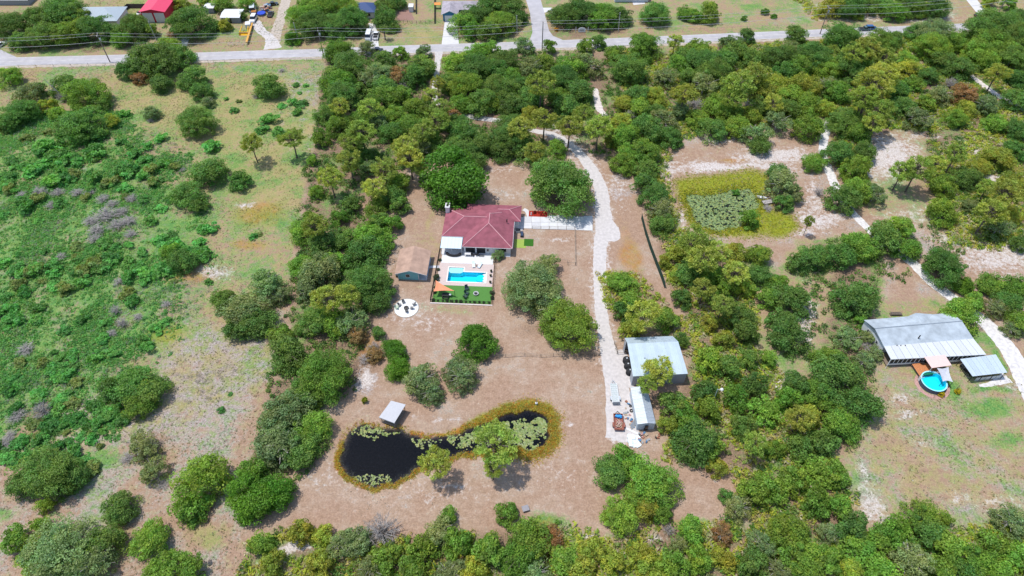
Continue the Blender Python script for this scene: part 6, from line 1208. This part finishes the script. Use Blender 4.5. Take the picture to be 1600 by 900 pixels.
b = MB(); b.prism([(v.x, v.y) for v in W4], 0, 3.0); gz = Vector(g0_).lerp(ctr, .03); b.add([(W4[0].x, W4[0].y, 3.0), (W4[3].x, W4[3].y, 3.0), (gz.x, gz.y, 4.5)], [(0, 2, 1), (0, 1, 2)]); b.build('wall', mat('white_siding', (.60, .62, .65), .7, noise=.05), NH)
for f_ in (.25, .7): v = Vector(W4[3]).lerp(Vector(W4[0]), f_); window(NH, v.x, v.y, 1.2, .9, 1.1, 'W')
# porch: skirting, posts and screens (each screen a pane)
pA, pB = Vector(w0).lerp(Vector(s0), .03), Vector(w1).lerp(Vector(s1), .03); u_ = (pB - pA); u_.z = 0; Lp = u_.length; u_.normalize(); ang = math.atan2(u_.y, u_.x)
fl = MB(); m_ = (pA + pB) / 2; inn = ((Vector(s0) + Vector(s1)) / 2 - m_); inn.z = 0; dpt = inn.length; inn.normalize(); cx_ = m_ + inn * dpt / 2; fl.cbox(cx_.x, cx_.y, .45, Lp * .98, dpt, .12, ang).build('porch_floor', WOOD, NH)
MB().cbox(m_.x, m_.y, .2, Lp * .98, .06, .38, ang).build('skirting', mat('dark_skirting', (.12, .11, .11), .8), NH); MB().cbox(m_.x, m_.y, .75, Lp * .98, .10, .5, ang).cbox(m_.x, m_.y, 2.72, Lp * .98, .12, .16, ang).build('porch_wall', WHITE, NH)
ns = 22
for k in range(ns + 1): v = pA + u_ * Lp * (.01 + .98 * k / ns); MB().cbox(v.x, v.y, 1.85, .14, .14, 1.7, ang).build('post', WHITE, NH)
for k in range(ns): v = pA + u_ * Lp * (.01 + .98 * (k + .5) / ns); MB().cbox(v.x + inn.x * .04, v.y + inn.y * .04, 1.83, Lp * .98 / ns - .15, .03, 1.62, ang).build('screen_pane', SCREEN, NH)
v = Vector(w0); MB().tube([(v.x, v.y, 2.8), (v.x - .3, v.y - .5, 0)], .07).build('downpipe', WHITE, NH)
v = N_(1436, 527, 4.1); MB().tube([(v[0], v[1], 3.7), (v[0], v[1], 4.8)], .15).build('roof_vent', BLACK, NH)
for k, px in enumerate((1401, 1407, 1414)): v = N_(px, 540.5, 3.2); MB().tube([(v[0], v[1], 3.2), (v[0], v[1], 3.55)], .1).build('roof_vent', BLACK, NH)
# deck with planks
D2 = thing('wood_deck', 'orange brown timber deck between the screened porch and round pool', 'deck', (0, 0, 0)); OD = mat('orange_wood', (.50, .20, .08), .7, noise=.15, nscale=3)
dz = 1.0; dc = [N_(1425, 569, dz), N_(1456, 563, dz), N_(1470, 583, dz), N_(1437, 587, dz)]
for k in range(14): a = Vector(dc[0]).lerp(Vector(dc[1]), k / 14 + .003); b_ = Vector(dc[0]).lerp(Vector(dc[1]), (k + .94) / 14); c_ = Vector(dc[3]).lerp(Vector(dc[2]), (k + .94) / 14); d_ = Vector(dc[3]).lerp(Vector(dc[2]), k / 14 + .003); MB().slab([d_, c_, b_, a], .06).build('plank', OD, D2)
ce = sum((Vector(p) for p in dc), Vector()) / 4
for p in dc: v = ce.lerp(Vector(p), .93); MB().box(v.x - .08, v.x + .08, v.y - .08, v.y + .08, 0, dz - .07).build('post', WOOD, D2)
MB().slab([tuple(ce.lerp(Vector(p), .9) - Vector((0, 0, .07))) for p in dc[::-1]], .8).build('skirting', mat('dark_skirting', (1, 1, 1)), D2)
a, c_ = Vector(dc[2]), Vector(dc[3]); rl = MB()
for k in range(5): v = a.lerp(c_, k / 12); rl.box(v.x - .04, v.x + .04, v.y - .04, v.y + .04, dz, dz + .9)
rl.build('railing', WHITE, D2)
for nm, lb, m, px, py in (('deck_chair', 'dark round chair on the orange deck', BLACK, 1440, 567), ('deck_table', 'dark small table at the deck edge under the awning', gp, 1450, 568)):
    t = thing(nm, lb, 'chair' if 'chair' in nm else 'table', (*P(px, py, dz), dz)); MB().lathe([(.15, 0), (.5, .35), (.65, .6), (.6, .6), (.45, .4), (0, .35)], 14).build('seat' if 'chair' in nm else 'table_top', m, t)
# round pool
pc_ = P(1459, 596, 1.1); RP = thing('round_pool', 'round above ground pool with dark wall below the pink awning', 'swimming pool', (pc_[0], pc_[1], 0)); rr = 2.7
MB().lathe([(rr, 0), (rr, 1.2), (rr + .16, 1.24), (rr + .16, 1.28), (rr - .1, 1.28), (rr - .1, .1), (0, .1)], 30).build('basin', TILE, RP)
for k in range(20): a = 2 * math.pi * k / 20; MB().cbox((rr + .09) * math.cos(a), (rr + .09) * math.sin(a), .62, .1, .95, 1.2, a).build('wall_panel', mat('dark_liner', (.06, .08, .12), .6, noise=.2), RP)
me = bpy.data.meshes.new('water'); me.from_pydata([((rr - .1) * math.cos(i * .2094), (rr - .1) * math.sin(i * .2094), 1.12) for i in range(30)], [], [tuple(range(30))]); me.update(); obj_from('water', me, mw, RP)
t = thing('pool_ladder', 'white ladder hanging into the left side of the round pool', 'ladder', (pc_[0] - 2.5, pc_[1] + .9, 0)); 
for s in (-.3, .3): MB().tube([(-.4, s, 0), (-.3, s, 1.9), (.2, s, 1.9), (.35, s, .6)], .05).build('side_rail', WHITE, t)
for z in (.4, .8, 1.2, 1.6): MB().box(-.4, -.25, -.3, .3, z, z + .06).build('step', WHITE, t)
b = MB().lathe([(rr + .2, 0), (rr + .25, .04), (rr + 1.1, .04), (rr + 1.1, 0)], 30).build('paver_ring', mat('reddish_pavers', (.42, .25, .22), .9, noise=.25, nscale=4)); b.location = (pc_[0], pc_[1] - .3, 0); tag(b, 'reddish paver ring around the foot of the round pool', 'paving')
# awning, sail
PK = mat('pink_canvas', (.70, .50, .46), .8, noise=.04); AW = thing('awning', 'pale pink square canvas awning over the deck', 'awning', (0, 0, 0)); aq = [N_(1444, 557.7, 3.0), N_(1476.5, 554.5, 3.0), N_(1487, 570.7, 2.7), N_(1456, 575, 2.7)]
MB().slab(aq[::-1], .06).build('canvas', PK, AW)
for p in aq: MB().tube([(p[0], p[1], 0), (p[0], p[1], p[2] - .06)], .06).build('post', WHITE, AW)
Q4 = [N_(1464, 575, 2.6), N_(1482, 573, 2.5), N_(1489, 597, 2.3), N_(1473, 596, 2.0)]
sail(Q4[::-1], 'shade_sail', mat('grey_sail', (.45, .46, .50), .8), 'light grey square shade sail over the right side of the round pool', Q4, sag=.2)
# carport
CP = thing('carport', 'open carport with flat pale blue metal roof on dark posts', 'carport', (0, 0, 0)); cq = [N_(1500, 561, 2.6), N_(1556, 553.7, 2.6), N_(1574, 582, 2.5), N_(1519.5, 588, 2.5)]
panels(CP, cq[0], cq[1], cq[2], cq[3], 7, mat('pale_carport_metal', (.48, .56, .62), .4, metal=.1, noise=.04))
ce = sum((Vector(p) for p in cq), Vector()) / 4
for f0_, (i, j) in ((0, (3, 2)), (1, (0, 3)), (2, (1, 2))):
    for k in range(4): v = ce.lerp(Vector(cq[i]).lerp(Vector(cq[j]), k / 3), .95); MB().tube([(v.x, v.y, 0), (v.x, v.y, 2.42)], .07).build('post', BLACK, CP)
a, c_ = ce.lerp(Vector(cq[3]), .93), ce.lerp(Vector(cq[2]), .93)
for k in range(5): u0 = a.lerp(c_, (k + 1.15) / 6.2); u1 = a.lerp(c_, (k + 2.05) / 6.2); m_ = (u0 + u1) / 2; MB().cbox(m_.x, m_.y, .65, (u1 - u0).length, .04, 1.2, math.atan2((u1 - u0).y, (u1 - u0).x)).build('side_panel', STEEL, CP)
for k, (px, py, m, lb) in enumerate([(1506, 574, gp, 'grey lawn mower under the left edge of the carport'), (1514, 583, BLACK, 'black cart under the lower left carport corner')]):
    t = thing('yard_cart', lb, 'cart', at(px, py), .4); MB().box(-.5, .5, -.8, .8, .3, .8).box(-.3, .3, -.2, .6, .8, 1.1).build('body', m, t)
    for sx in (-.5, .5):
        for sy in (-.6, .6): MB().tube([(sx - .06, sy, .25), (sx + .06, sy, .25)], .25, 10).build('wheel', RUB, t)
for k, (px, py, lb) in enumerate([(1470, 618, 'small yellow shrub below the round pool, left of two'), (1495, 613, 'small yellow shrub below the round pool, right of two')]):
    o = obj_from('yellow_shrub', LIB['oakS'][k][0], None); o.location = at(px, py); o.scale = (.85, .85, .8); o.color = (.50, .40, .015, 1); tag(o, lb, 'shrub', 'two yellow shrubs by the round pool')
t = thing('stake', 'thin dark stake standing beside the right yellow shrub', 'stake', at(1491, 611)); MB().tube([(0, 0, 0), (.2, 0, 2.4)], .07).build('pole', WOOD, t)
t = thing('round_stack', 'dark heap of firewood behind the blue grey house', 'woodpile', at(1400, 492)); 
for k in range(10): MB().tube([(-1.4 + k * .3, -.4, .2), (-1.4 + k * .3, .5, .2)], .16, 7).build('log', BARK, t)
for k in range(8): MB().tube([(-1.2 + k * .3, -.4, .47), (-1.2 + k * .3, .5, .47)], .15, 7).build('log', BARK, t)
# boardwalk at the algae pond
BW = thing('boardwalk', 'weathered grey boardwalk dock reaching into the algae pond', 'dock', at(1204, 316), .25)
for k in range(12): MB().box(-2.6 + k * .43, -2.6 + k * .43 + .39, -.8, .8, .45, .52).build('plank', DEADW, BW)
for s in (-.75, .75): 
    for x in (-2.5, 0, 2.4): MB().box(x - .06, x + .06, s - .06, s + .06, -.8, 1.3).build('post', WOOD, BW)
    MB().box(-2.6, 2.5, s - .04, s + .04, 1.2, 1.28).build('rail', DEADW, BW)
t = thing('small_boat', 'small white boat hull moored at the boardwalk tip', 'boat', at(1189, 309), -.3); b = MB(); b.add([(-1.3, -.5, .3), (-1.3, .5, .3), (.9, .5, .35), (1.7, 0, .45), (.9, -.5, .35), (-1.1, -.3, -.25), (-1.1, .3, -.25), (.7, .3, -.25), (1.2, 0, -.2), (.7, -.3, -.25)], [(0, 5, 6, 1), (1, 6, 7, 2), (2, 7, 8, 3), (3, 8, 9, 4), (4, 9, 5, 0), (5, 9, 8, 7, 6)]); b.build('hull', WHITE, t); MB().box(-.3, .1, -.45, .45, .15, .22).build('seat', WHITE, t)
t = thing('gauge_pole', 'thin dark pole standing in the white sand above the algae pond', 'pole', at(1188, 251)); MB().tube([(0, 0, 0), (0, 0, 3.2)], .07).build('pole', WOOD, t)
# ------------------------------------------------------------------ beyond the road
def G(px, py, z=0): return P(px, py, z)
# red barn
x0, y0 = P(226, 35); x1, _ = P(262.5, 35); yb = P(262, 21)[1] + 4; t = thing('red_barn', 'bright red metal barn with two white doors beyond the road', 'barn', (x0, y0, 0)); wd = x1 - x0
RD = mat('red_metal', (.50, .025, .055), .45, noise=.05); RDR = mat('red_roof', (.62, .05, .11), .4, noise=.05); dp = 11
b = MB(); wallbox(b, 0, wd, 0, dp, 4.4); b.add([(0, .01, 4.4), (wd, .01, 4.4), (wd / 2, .01, 5.3)], [(0, 1, 2)]); b.add([(0, dp - .01, 4.4), (wd, dp - .01, 4.4), (wd / 2, dp - .01, 5.3)], [(2, 1, 0)]); b.build('wall', RD, t)
b = MB(); gable_y(b, -.5, wd + .5, -.4, dp + .4, 4.45, 5.5); b.build('roof', RDR, t)
for k in (0, 1): MB().box(.35 + k * wd * .5, .35 + k * wd * .5 + wd * .42, -.08, 0, 0, 3.9).build('door', WHITE, t)
t = thing('boat_trailer', 'small white and grey boat parked left of the red barn', 'boat', at(219, 24), 1.2); MB().prism([(-1.5, -.7), (1.2, -.7), (2.1, 0), (1.2, .7), (-1.5, .7)], .5, 1.1).build('hull', WHITE, t); MB().box(-.6, .3, -.4, .4, 1.1, 1.6).build('windscreen', GLASS, t)
# houses half hidden by trees
def simple_house(label, px, py, w_, d, h, rh, roofm, wallm, rz=0, wins=2, gable=None):
    x, y = P(px, py); t = thing('house', label, 'house', (x, y, 0), rz); b = MB(); wallbox(b, 0, w_, 0, d, h); b.build('wall', wallm, t)
    b = MB(); hip(b, -.6, w_ + .6, -.6, d + .6, h + .1, rh / (min(w_, d) / 2 + .6)); b.build('roof', roofm, t)
    for k in range(wins): window(t, w_ * (k + .6) / (wins + .2), 0, 1, 1.4, 1.2)
    return t
simple_house('blue grey roofed house half hidden by oaks left of the red barn', 118, 44, 17, 11, 2.9, 2.6, mat('slate_blue', (.36, .42, .46), .7, noise=.08), WALLW, .03)
simple_house('dark blue roofed cottage behind the white box truck', 556, 29, 7.5, 7, 2.8, 2.2, mat('navy_roof', (.05, .085, .20), .7, noise=.08), WALLW, 0)
simple_house('tan roofed house at the top edge above the row of round trees', 960, 3, 14, 8, 2.8, 2.2, TAN, WALLW, 0)
# grey house with blue gable
x, y = P(691.5, 33); gh = thing('grey_house', 'house with grey shingle roof and blue gable end above white driveway', 'house', (x, y, 0)); BLU = mat('blue_siding', (.035, .17, .30), .6); GS = shingle_mat('grey_shingle', (.33, .30, .33))
b = MB(); wallbox(b, .3, 6.0, 0, 9, 2.9); wallbox(b, .31, 14, 4, 10.5, 2.89); b.add([(.3, .01, 2.9), (6, .01, 2.9), (3.15, .01, 4.2)], [(0, 1, 2)]); b.build('wall', BLU, gh)
b = MB(); gable_y(b, -.4, 6.6, -.6, 8, 2.95, 4.5); hip(b, -.5, 14.6, 3.4, 11.2, 3.0, .42); b.build('roof', GS, gh); MB().box(1.0, 5.0, -.06, 0, 0, 2.3).build('garage_door', WHITE, gh)
b = MB().slab([(-.4, -.64, 2.97), (3.1, -.64, 4.52), (3.1, -.6, 4.52), (-.4, -.6, 2.97)], .18).slab([(3.1, -.64, 4.522), (6.6, -.64, 2.97), (6.6, -.6, 2.97), (3.1, -.6, 4.522)], .18).build('trim', WHITE, gh)
# white roofed shed
x, y = P(346.5, 36); t = thing('white_shed', 'low shed with broad white roof near the parked trucks', 'shed', (x, y, 0)); b = MB(); wallbox(b, .3, 7.6, 0, 6.4, 2.3); b.build('wall', mat('grey_wall', (.25, .26, .28), .7), t); b = MB(); b.slab([(0, -.4, 2.4), (7.9, -.4, 2.4), (7.9, 3, 2.9), (0, 3, 2.9)], .1).slab([(0, 3, 2.902), (7.9, 3, 2.902), (7.9, 6.8, 2.5), (0, 6.8, 2.5)], .1); b.build('roof', WHITE, t); MB().box(3.2, 4.2, -.05, 0, 0, 2).build('door', GLASS, t)
x, y = P(320, 21); t = thing('white_lean_to', 'small white roofed lean-to behind the big oak right of the red barn', 'shed', (x, y, 0)); b = MB(); wallbox(b, .2, 4, 0, 3.5, 2.2); b.build('wall', mat('grey_wall', (1, 1, 1)), t); MB().slab([(0, -.3, 2.3), (4.3, -.3, 2.3), (4.3, 3.8, 2.6), (0, 3.8, 2.6)], .1).build('roof', WHITE, t)
x, y = P(-40, 8); t = thing('long_white_building', 'long low white roofed building at the top left edge', 'building', (x, y, 0)); b = MB(); wallbox(b, .3, 23, 0, 5, 2.2); b.build('wall', mat('grey_wall', (1, 1, 1)), t); MB().slab([(0, -.4, 2.3), (23.4, -.4, 2.3), (23.4, 5.4, 2.7), (0, 5.4, 2.7)], .1).build('roof', WHITE, t)
# vehicles
car('suv', 'white SUV parked in the tree shade above the road', 'SUV', P(502, 50), 0, CW, 5.0, 1.95, 1.75)
car('black_car', 'black car driving on the main road', 'car', P(590, 80.3), .045, CB, 4.4, 1.8, 1.45, 'sedan')
car('blue_car', 'blue SUV on the main road at the top right', 'SUV', P(1360, 46), .03, CBL, 4.6, 1.9, 1.65)
car('green_pickup', 'grey green pickup just behind the blue SUV on the road', 'pickup', P(1349.5, 47), .03, mat('grey_green_paint', (.10, .17, .17), .4), 4.4, 1.8, 1.5, 'pickup')
car('white_pickup', 'white pickup with dark cargo bed parked by the palms', 'pickup', P(588, 58), math.pi / 2, CW, 5.8, 2.0, 1.85, 'pickup')
car('white_van', 'white van parked nose outward beside the white pickup', 'van', P(576.5, 59), -math.pi / 2, CW, 5.6, 2.1, 2.4, 'van')
car('white_truck', 'white truck parked at the head of the stone track', 'truck', P(396.5, 32), -math.pi / 2, CW, 5.2, 2.1, 2.0, 'suv')
car('camper_van', 'silver white camper van behind the white truck', 'camper', P(396, 17), 1.8, mat('silver_paint', (.52, .58, .6), .35), 6.2, 2.3, 2.7, 'van')
car('dark_car', 'dark old pickup parked on grass right of the stone track', 'pickup', P(423, 24), math.pi / 2, mat('dark_grey_paint', (.07, .07, .09), .4), 4.6, 1.9, 1.5, 'pickup')
car('dark_car', 'dark car at the top edge beside the dirt track', 'car', P(427, 8), .4, CB, 4.2, 1.8, 1.4, 'sedan')
car('white_car', 'white car at the left edge beside the side road', 'car', P(2, 72), 1.2, CW, 4.5, 1.8, 1.5)
car('black_car', 'small dark vehicle parked on grass near the far concrete driveway', 'car', P(1527, 25.5), .1, CB, 2.9, 1.4, 1.2, 'sedan')
t = thing('rust_box_truck', 'orange and white tractor cab between the truck and camper', 'tractor', at(398, 22.5)); MB().box(-.9, .9, -.8, .8, .4, 1.6).build('body', mat('orange_paint', (.6, .25, .07), .5), t)
for sx in (-.9, .9):
    for sy in (-.6, .6): MB().tube([(sx - .12, sy, .4), (sx + .12, sy, .4)], .4, 10).build('wheel', RUB, t)
t = thing('round_tub', 'round pool with bright blue cover beside the white truck', 'tub', at(409, 23)); MB().lathe([(1.7, 0), (1.7, .9), (1.5, .92), (0, .85)], 20).build('cover', mat('royal_blue', (.02, .06, .45), .5), t); MB().lathe([(1.72, 0), (1.72, .6), (1.78, .6), (1.78, 0)], 20).build('wall', gp, t)
for k, (px, py) in enumerate([(414, 11), (418, 17), (412, 16), (421, 12)]):
    t = thing('scrap_heap', ['tan heap of pallets at the back', 'pinkish scrap stack by the dark pickup', 'low scrap stack above the blue covered tub', 'dark orange scrap stack near the top'][k] + ' beyond the parked trucks', 'scrap heap', at(px, py), k, 'scrap heaps by the parked trucks')
    for j in range(6): MB().cbox(rg3.uniform(-.8, .8), rg3.uniform(-.8, .8), .2 + .22 * j, rg3.uniform(.8, 1.8), rg3.uniform(.7, 1.4), .18, rg3.uniform(0, 3)).build('plank', jm[(j + k) % 5], t)
YL = mat('yellow_paint', (.70, .42, .03), .5)
a, c_ = P(395, 40), P(386.5, 70); t = thing('yellow_beam', 'long yellow orange steel beam laid across the lawn', 'beam', (a[0], a[1], 0)); v = Vector((c_[0] - a[0], c_[1] - a[1], 0)); MB().cbox(v.x / 2, v.y / 2, 1.0, v.length, .7, .5, math.atan2(v.y, v.x)).build('beam', mat('ochre_paint', (.62, .33, .06), .5), t)
for f_ in (.1, .9): MB().cbox(v.x * f_, v.y * f_, .38, .3, .7, .74, math.atan2(v.y, v.x)).build('leg', BLACK, t)
t = thing('loader_bucket', 'bright yellow loader bucket on the lawn beside the beam', 'bucket', at(382, 54)); b = MB(); b.box(-1.6, 1.6, -.1, .1, .1, 1.2).box(-1.6, 1.6, -1.1, -.1, .05, .2).box(-1.7, -1.6, -1.1, .1, .05, 1.2).box(1.6, 1.7, -1.1, .1, .05, 1.2).build('bucket', YL, t)
MB().tube([(-1.7, .1, .8), (-1.5, 3.6, 1.6)], .22).build('arm', YL, t); MB().tube([(1.5, .1, .8), (1.0, 3.4, 1.6)], .2).build('arm', YL, t)
t = thing('white_box_trailer', 'small white and rust box trailer behind the loader', 'trailer', at(389, 43), .2); MB().box(-1, 1, -1.4, 1.4, .5, 1.9).build('body', WHITE, t); MB().tube([(-1.15, 0, .35), (1.15, 0, .35)], .35, 10).build('wheel', RUB, t)
fence(PX([(357, 71), (386, 71)]), 'low white rail fence at the foot of the yellow beam', .7, 1.8, WHITE, (.6,), 0, pw_=.12)
DW = mat('dark_wood', (.09, .075, .07), .85, noise=.3)
def board_fence(pts, label, h=1.9, step=2.4, m=DW):
    t = thing('board_fence', label, 'fence', (0, 0, 0), 0, 'board fences beyond the road')
    for a, c_ in zip(pts[:-1], pts[1:]):
        a, c_ = Vector(a), Vector(c_); n_ = max(1, round((c_ - a).length / step)); ang = math.atan2((c_ - a).y, (c_ - a).x)
        for k in range(n_): u0 = a.lerp(c_, k / n_); u1 = a.lerp(c_, (k + 1) / n_); m_ = (u0 + u1) / 2; MB().cbox(m_.x, m_.y, h / 2, (u1 - u0).length - .1, .05, h, ang).build('fence_panel', m, t); MB().cbox(u0.x, u0.y, h / 2, .12, .12, h + .1).build('post', m, t)
board_fence(PX([(190, 22), (201, 13), (232, 13)]), 'dark board fence meeting the left corner of the red barn'); board_fence(PX([(268, 12), (288, 12)]), 'dark board fence running right from the red barn')
board_fence(PX([(679, 37), (679, -6)]), 'tall brown board fence left of the grey house', m=WOOD); board_fence(PX([(650, 22), (650, -6)]), 'dark board fence beside the brown paddock', 1.6)
fence(PX([(624, 36), (651, 37), (679, 37)]), 'low dark wire fence along the top of the mown lawn', 1.2, 1.6, DW, (.6, 1.1), 0, pw_=.1)
ybx = PX([(612, 17), (640, 15), (648, 31), (622, 33)]); t = sheet('mulch_yard', [ybx[::-1]], mat('brown_mulch', (.27, .16, .13), .95, noise=.2), .01)
t = thing('orange_slide', 'small orange play roof beside the grey house', 'playhouse', at(684, 13)); MB().slab([(-1.3, -.8, 1.8), (1.3, -.8, 1.8), (1.3, .8, 2.1), (-1.3, .8, 2.1)], .1).build('roof', mat('orange_plastic', (.7, .25, .05), .5), t)
for sx in (-1.1, 1.1):
    for sy in (-.6, .6): MB().box(sx - .06, sx + .06, sy - .06, sy + .06, 0, 1.75).build('post', WOOD, t)
t = thing('white_hut', 'narrow white hut beside the brown mulch yard', 'hut', at(643, 17)); MB().box(-.9, .9, -1.2, 1.2, 0, 2.2).build('wall', WHITE, t); MB().slab([(-1, -1.3, 2.25), (1, -1.3, 2.25), (1, 1.3, 2.5), (-1, 1.3, 2.5)], .08).build('roof', WHITE, t)
# entrance sign under the trees right of the junction
t = thing('entrance_sign', 'pale arched sign board between two posts under the shady trees', 'sign', at(909, 51)); pr = [(-1.4, 0.2), (1.4, .2), (1.4, 1.5), (.9, 1.9), (0, 2.1), (-.9, 1.9), (-1.4, 1.5)]
b = MB(); b.add([(x, 0, z) for x, z in pr] + [(x, .15, z) for x, z in pr], [tuple(range(7)), tuple(range(13, 6, -1))] + [(i, 7 + i, 7 + (i + 1) % 7, (i + 1) % 7) for i in range(7)]); b.build('board', mat('pale_grey_board', (.6, .62, .64), .6), t); MB().box(-.9, .9, -.03, 0, .9, 1.4).build('panel', gp, t)
for s in (-2.4, 2.4): MB().box(s - .1, s + .1, -.1, .1, 0, 2.3).build('post', STEEL, t)
o = obj_from('golden_shrub', LIB['shrub'][2][0], None); o.location = at(868, 48); o.scale = (1.1, 1.1, 1.0); o.color = (.45, .26, .02, 1); tag(o, 'orange golden shrub at the junction corner under the trees', 'shrub')
x, y = P(270, 53, 1); o = obj_from('tan_bush', LIB['shrub'][3][0], None); o.location = (x, y, 0); o.scale = (2.4, 2.2, 1.6); o.color = (.34, .25, .16, 1); tag(o, 'dry tan bush below the red barn', 'bush')
# palms
FR = []
for i in range(3):
    b = MB(); rg4 = random.Random(400 + i); L_ = 14; pts_ = [(k / L_ * 2.6, 0, .9 * math.sin(k / L_ * 2.2) * 1.0 - .35 * (k / L_) ** 2 * 2.2) for k in range(L_ + 1)]
    b.tube(pts_, .05, 3, .015)
    for k in range(1, L_):
        p = pts_[k]; ln = .62 * math.sin(math.pi * (.12 + .85 * k / L_))
        for s in (-1, 1): b.add([(p[0] - .06, 0, p[2]), (p[0] + .08, 0, p[2] + .01), (p[0] + .28, s * ln, p[2] - .12)], [(0, 1, 2), (2, 1, 0)][:1])
    me = bpy.data.meshes.new('palm_frond'); me.from_pydata(b.v, [], b.f); me.update(); me.materials.append(LEAF)
    ca = me.color_attributes.new('var', 'FLOAT_COLOR', 'POINT'); ca.data.foreach_set('color', np.ones(len(b.v) * 4, np.float32)); FR.append(me)
for k, (px, py, hh_, s, lb) in enumerate([(560, 55, 3.0, 1.25, 'broad grey green palm left of the parked white van'), (602, 62, 4.0, .9, 'slim palm with dark trunk right of the white pickup')]):
    t = thing('palm_tree', lb, 'palm tree', at(px, py), 0, 'palms beyond the road'); MB().tube([(0, 0, 0), (.1, 0, hh_)], .28, 8, .2).build('trunk', BARK, t)
    for j in range(22):
        o = bpy.data.objects.new('frond', FR[j % 3]); link(o, t); o.location = (.1, 0, hh_); el = (j % 3) * .45 - .15; o.rotation_euler = (0, -el, j * 2.399); o.scale = (s, s, s); o.color = (.17, .22, .12, 1) if k == 0 else (.15, .22, .05, 1)
# power poles and lines
PW = mat('pole_wood', (.22, .18, .16), .9, noise=.2); LW = mat('line_wire', (.50, .50, .50), .5)
poles = [(172, 97, 'wooden power pole with crossarm at the left of the road', 1), (506, 89, 'wooden power pole at the top left lot corner', 1), (847, 78, 'plain wooden power pole opposite the side road junction', 0), (1281, 53, 'wooden power pole with crossarm right of the lot by the road', 1), (1553, 33, 'wooden power pole by the far concrete driveway', 1)]
tops = []
for px, py, lb, arm in poles:
    t = thing('power_pole', lb, 'power pole', at(px, py), 0, 'power poles along the road'); MB().tube([(0, 0, 0), (0, 0, 11.2)], .2, 8, .14).build('pole', PW, t)
    if arm:
        MB().cbox(0, 0, 10.6, .16, 2.4, .16, .25).build('crossarm', DEADW, t)
        for s in (-1, 0, 1): MB().lathe([(.09, 10.68), (.11, 10.8), (.05, 10.95), (0, 10.95)], 8, (s * -.28, s * 1.1)).build('insulator', WHITE, t)
        MB().lathe([(.0, 8.6), (.28, 8.6), (.3, 9.4), (0, 9.5)], 10, (.35, 0)).build('transformer', STEEL, t)
    x, y = P(px, py); tops.append((x, y))
tops = [(tops[0][0] - 75, tops[0][1] - 3)] + tops + [(tops[-1][0] + 60, tops[-1][1] + 2)]
def wire(pts3, sag, name, label, grp=None, r=.035):
    b = MB()
    for a, c_ in zip(pts3[:-1], pts3[1:]):
        a, c_ = Vector(a), Vector(c_); q_ = [a.lerp(c_, k / 12) - Vector((0, 0, sag * 4 * (k / 12) * (1 - k / 12))) for k in range(13)]; b.tube(q_, r, 4)
    return tag(b.build(name, LW), label, 'power line', grp)
wire([(x, y + 1, 10.95) for x, y in tops], 1.3, 'power_line', 'upper power line strung between the roadside poles, farther side'); wire([(x, y - 1, 10.95) for x, y in tops], 1.5, 'power_line', 'upper power line strung between the roadside poles, nearer side'); wire([(x, y + .15, 8.0) for x, y in tops], 1.6, 'power_line', 'lowest cable sagging between the roadside poles', r=.05)
for px, py, lb in [(245, 64, 'thin pale service pole among trees left of the driveway'), (467, 66, 'thin pale service pole in the round green bush'), (808, 55, 'short pale service pole left of the side road'), (966, 50, 'short pale service pole under the row of trees')]:
    t = thing('service_pole', lb, 'pole', at(px, py), 0, 'thin service poles'); MB().tube([(0, 0, 0), (-.2, 0, 8)], .13, 6, .1).build('pole', mat('pale_pole', (.42, .41, .40), .8), t); MB().cbox(-.2, 0, 7.8, .5, .12, .12).build('crossarm', DEADW, t)
fence(PX([(30, 106), (300, 98.5), (505, 95)]), 'thin post and wire fence along the road verge of the left field', 1.1, 6, tan, (1.0,), 0, pw_=.08)
fence(PX([(1040, 50), (1120, 47), (1260, 41)]), 'thin wire fence along the far verge above the road', 1.1, 6, tan, (1.0,), 0, pw_=.08)
bpy.context.view_layer.update()
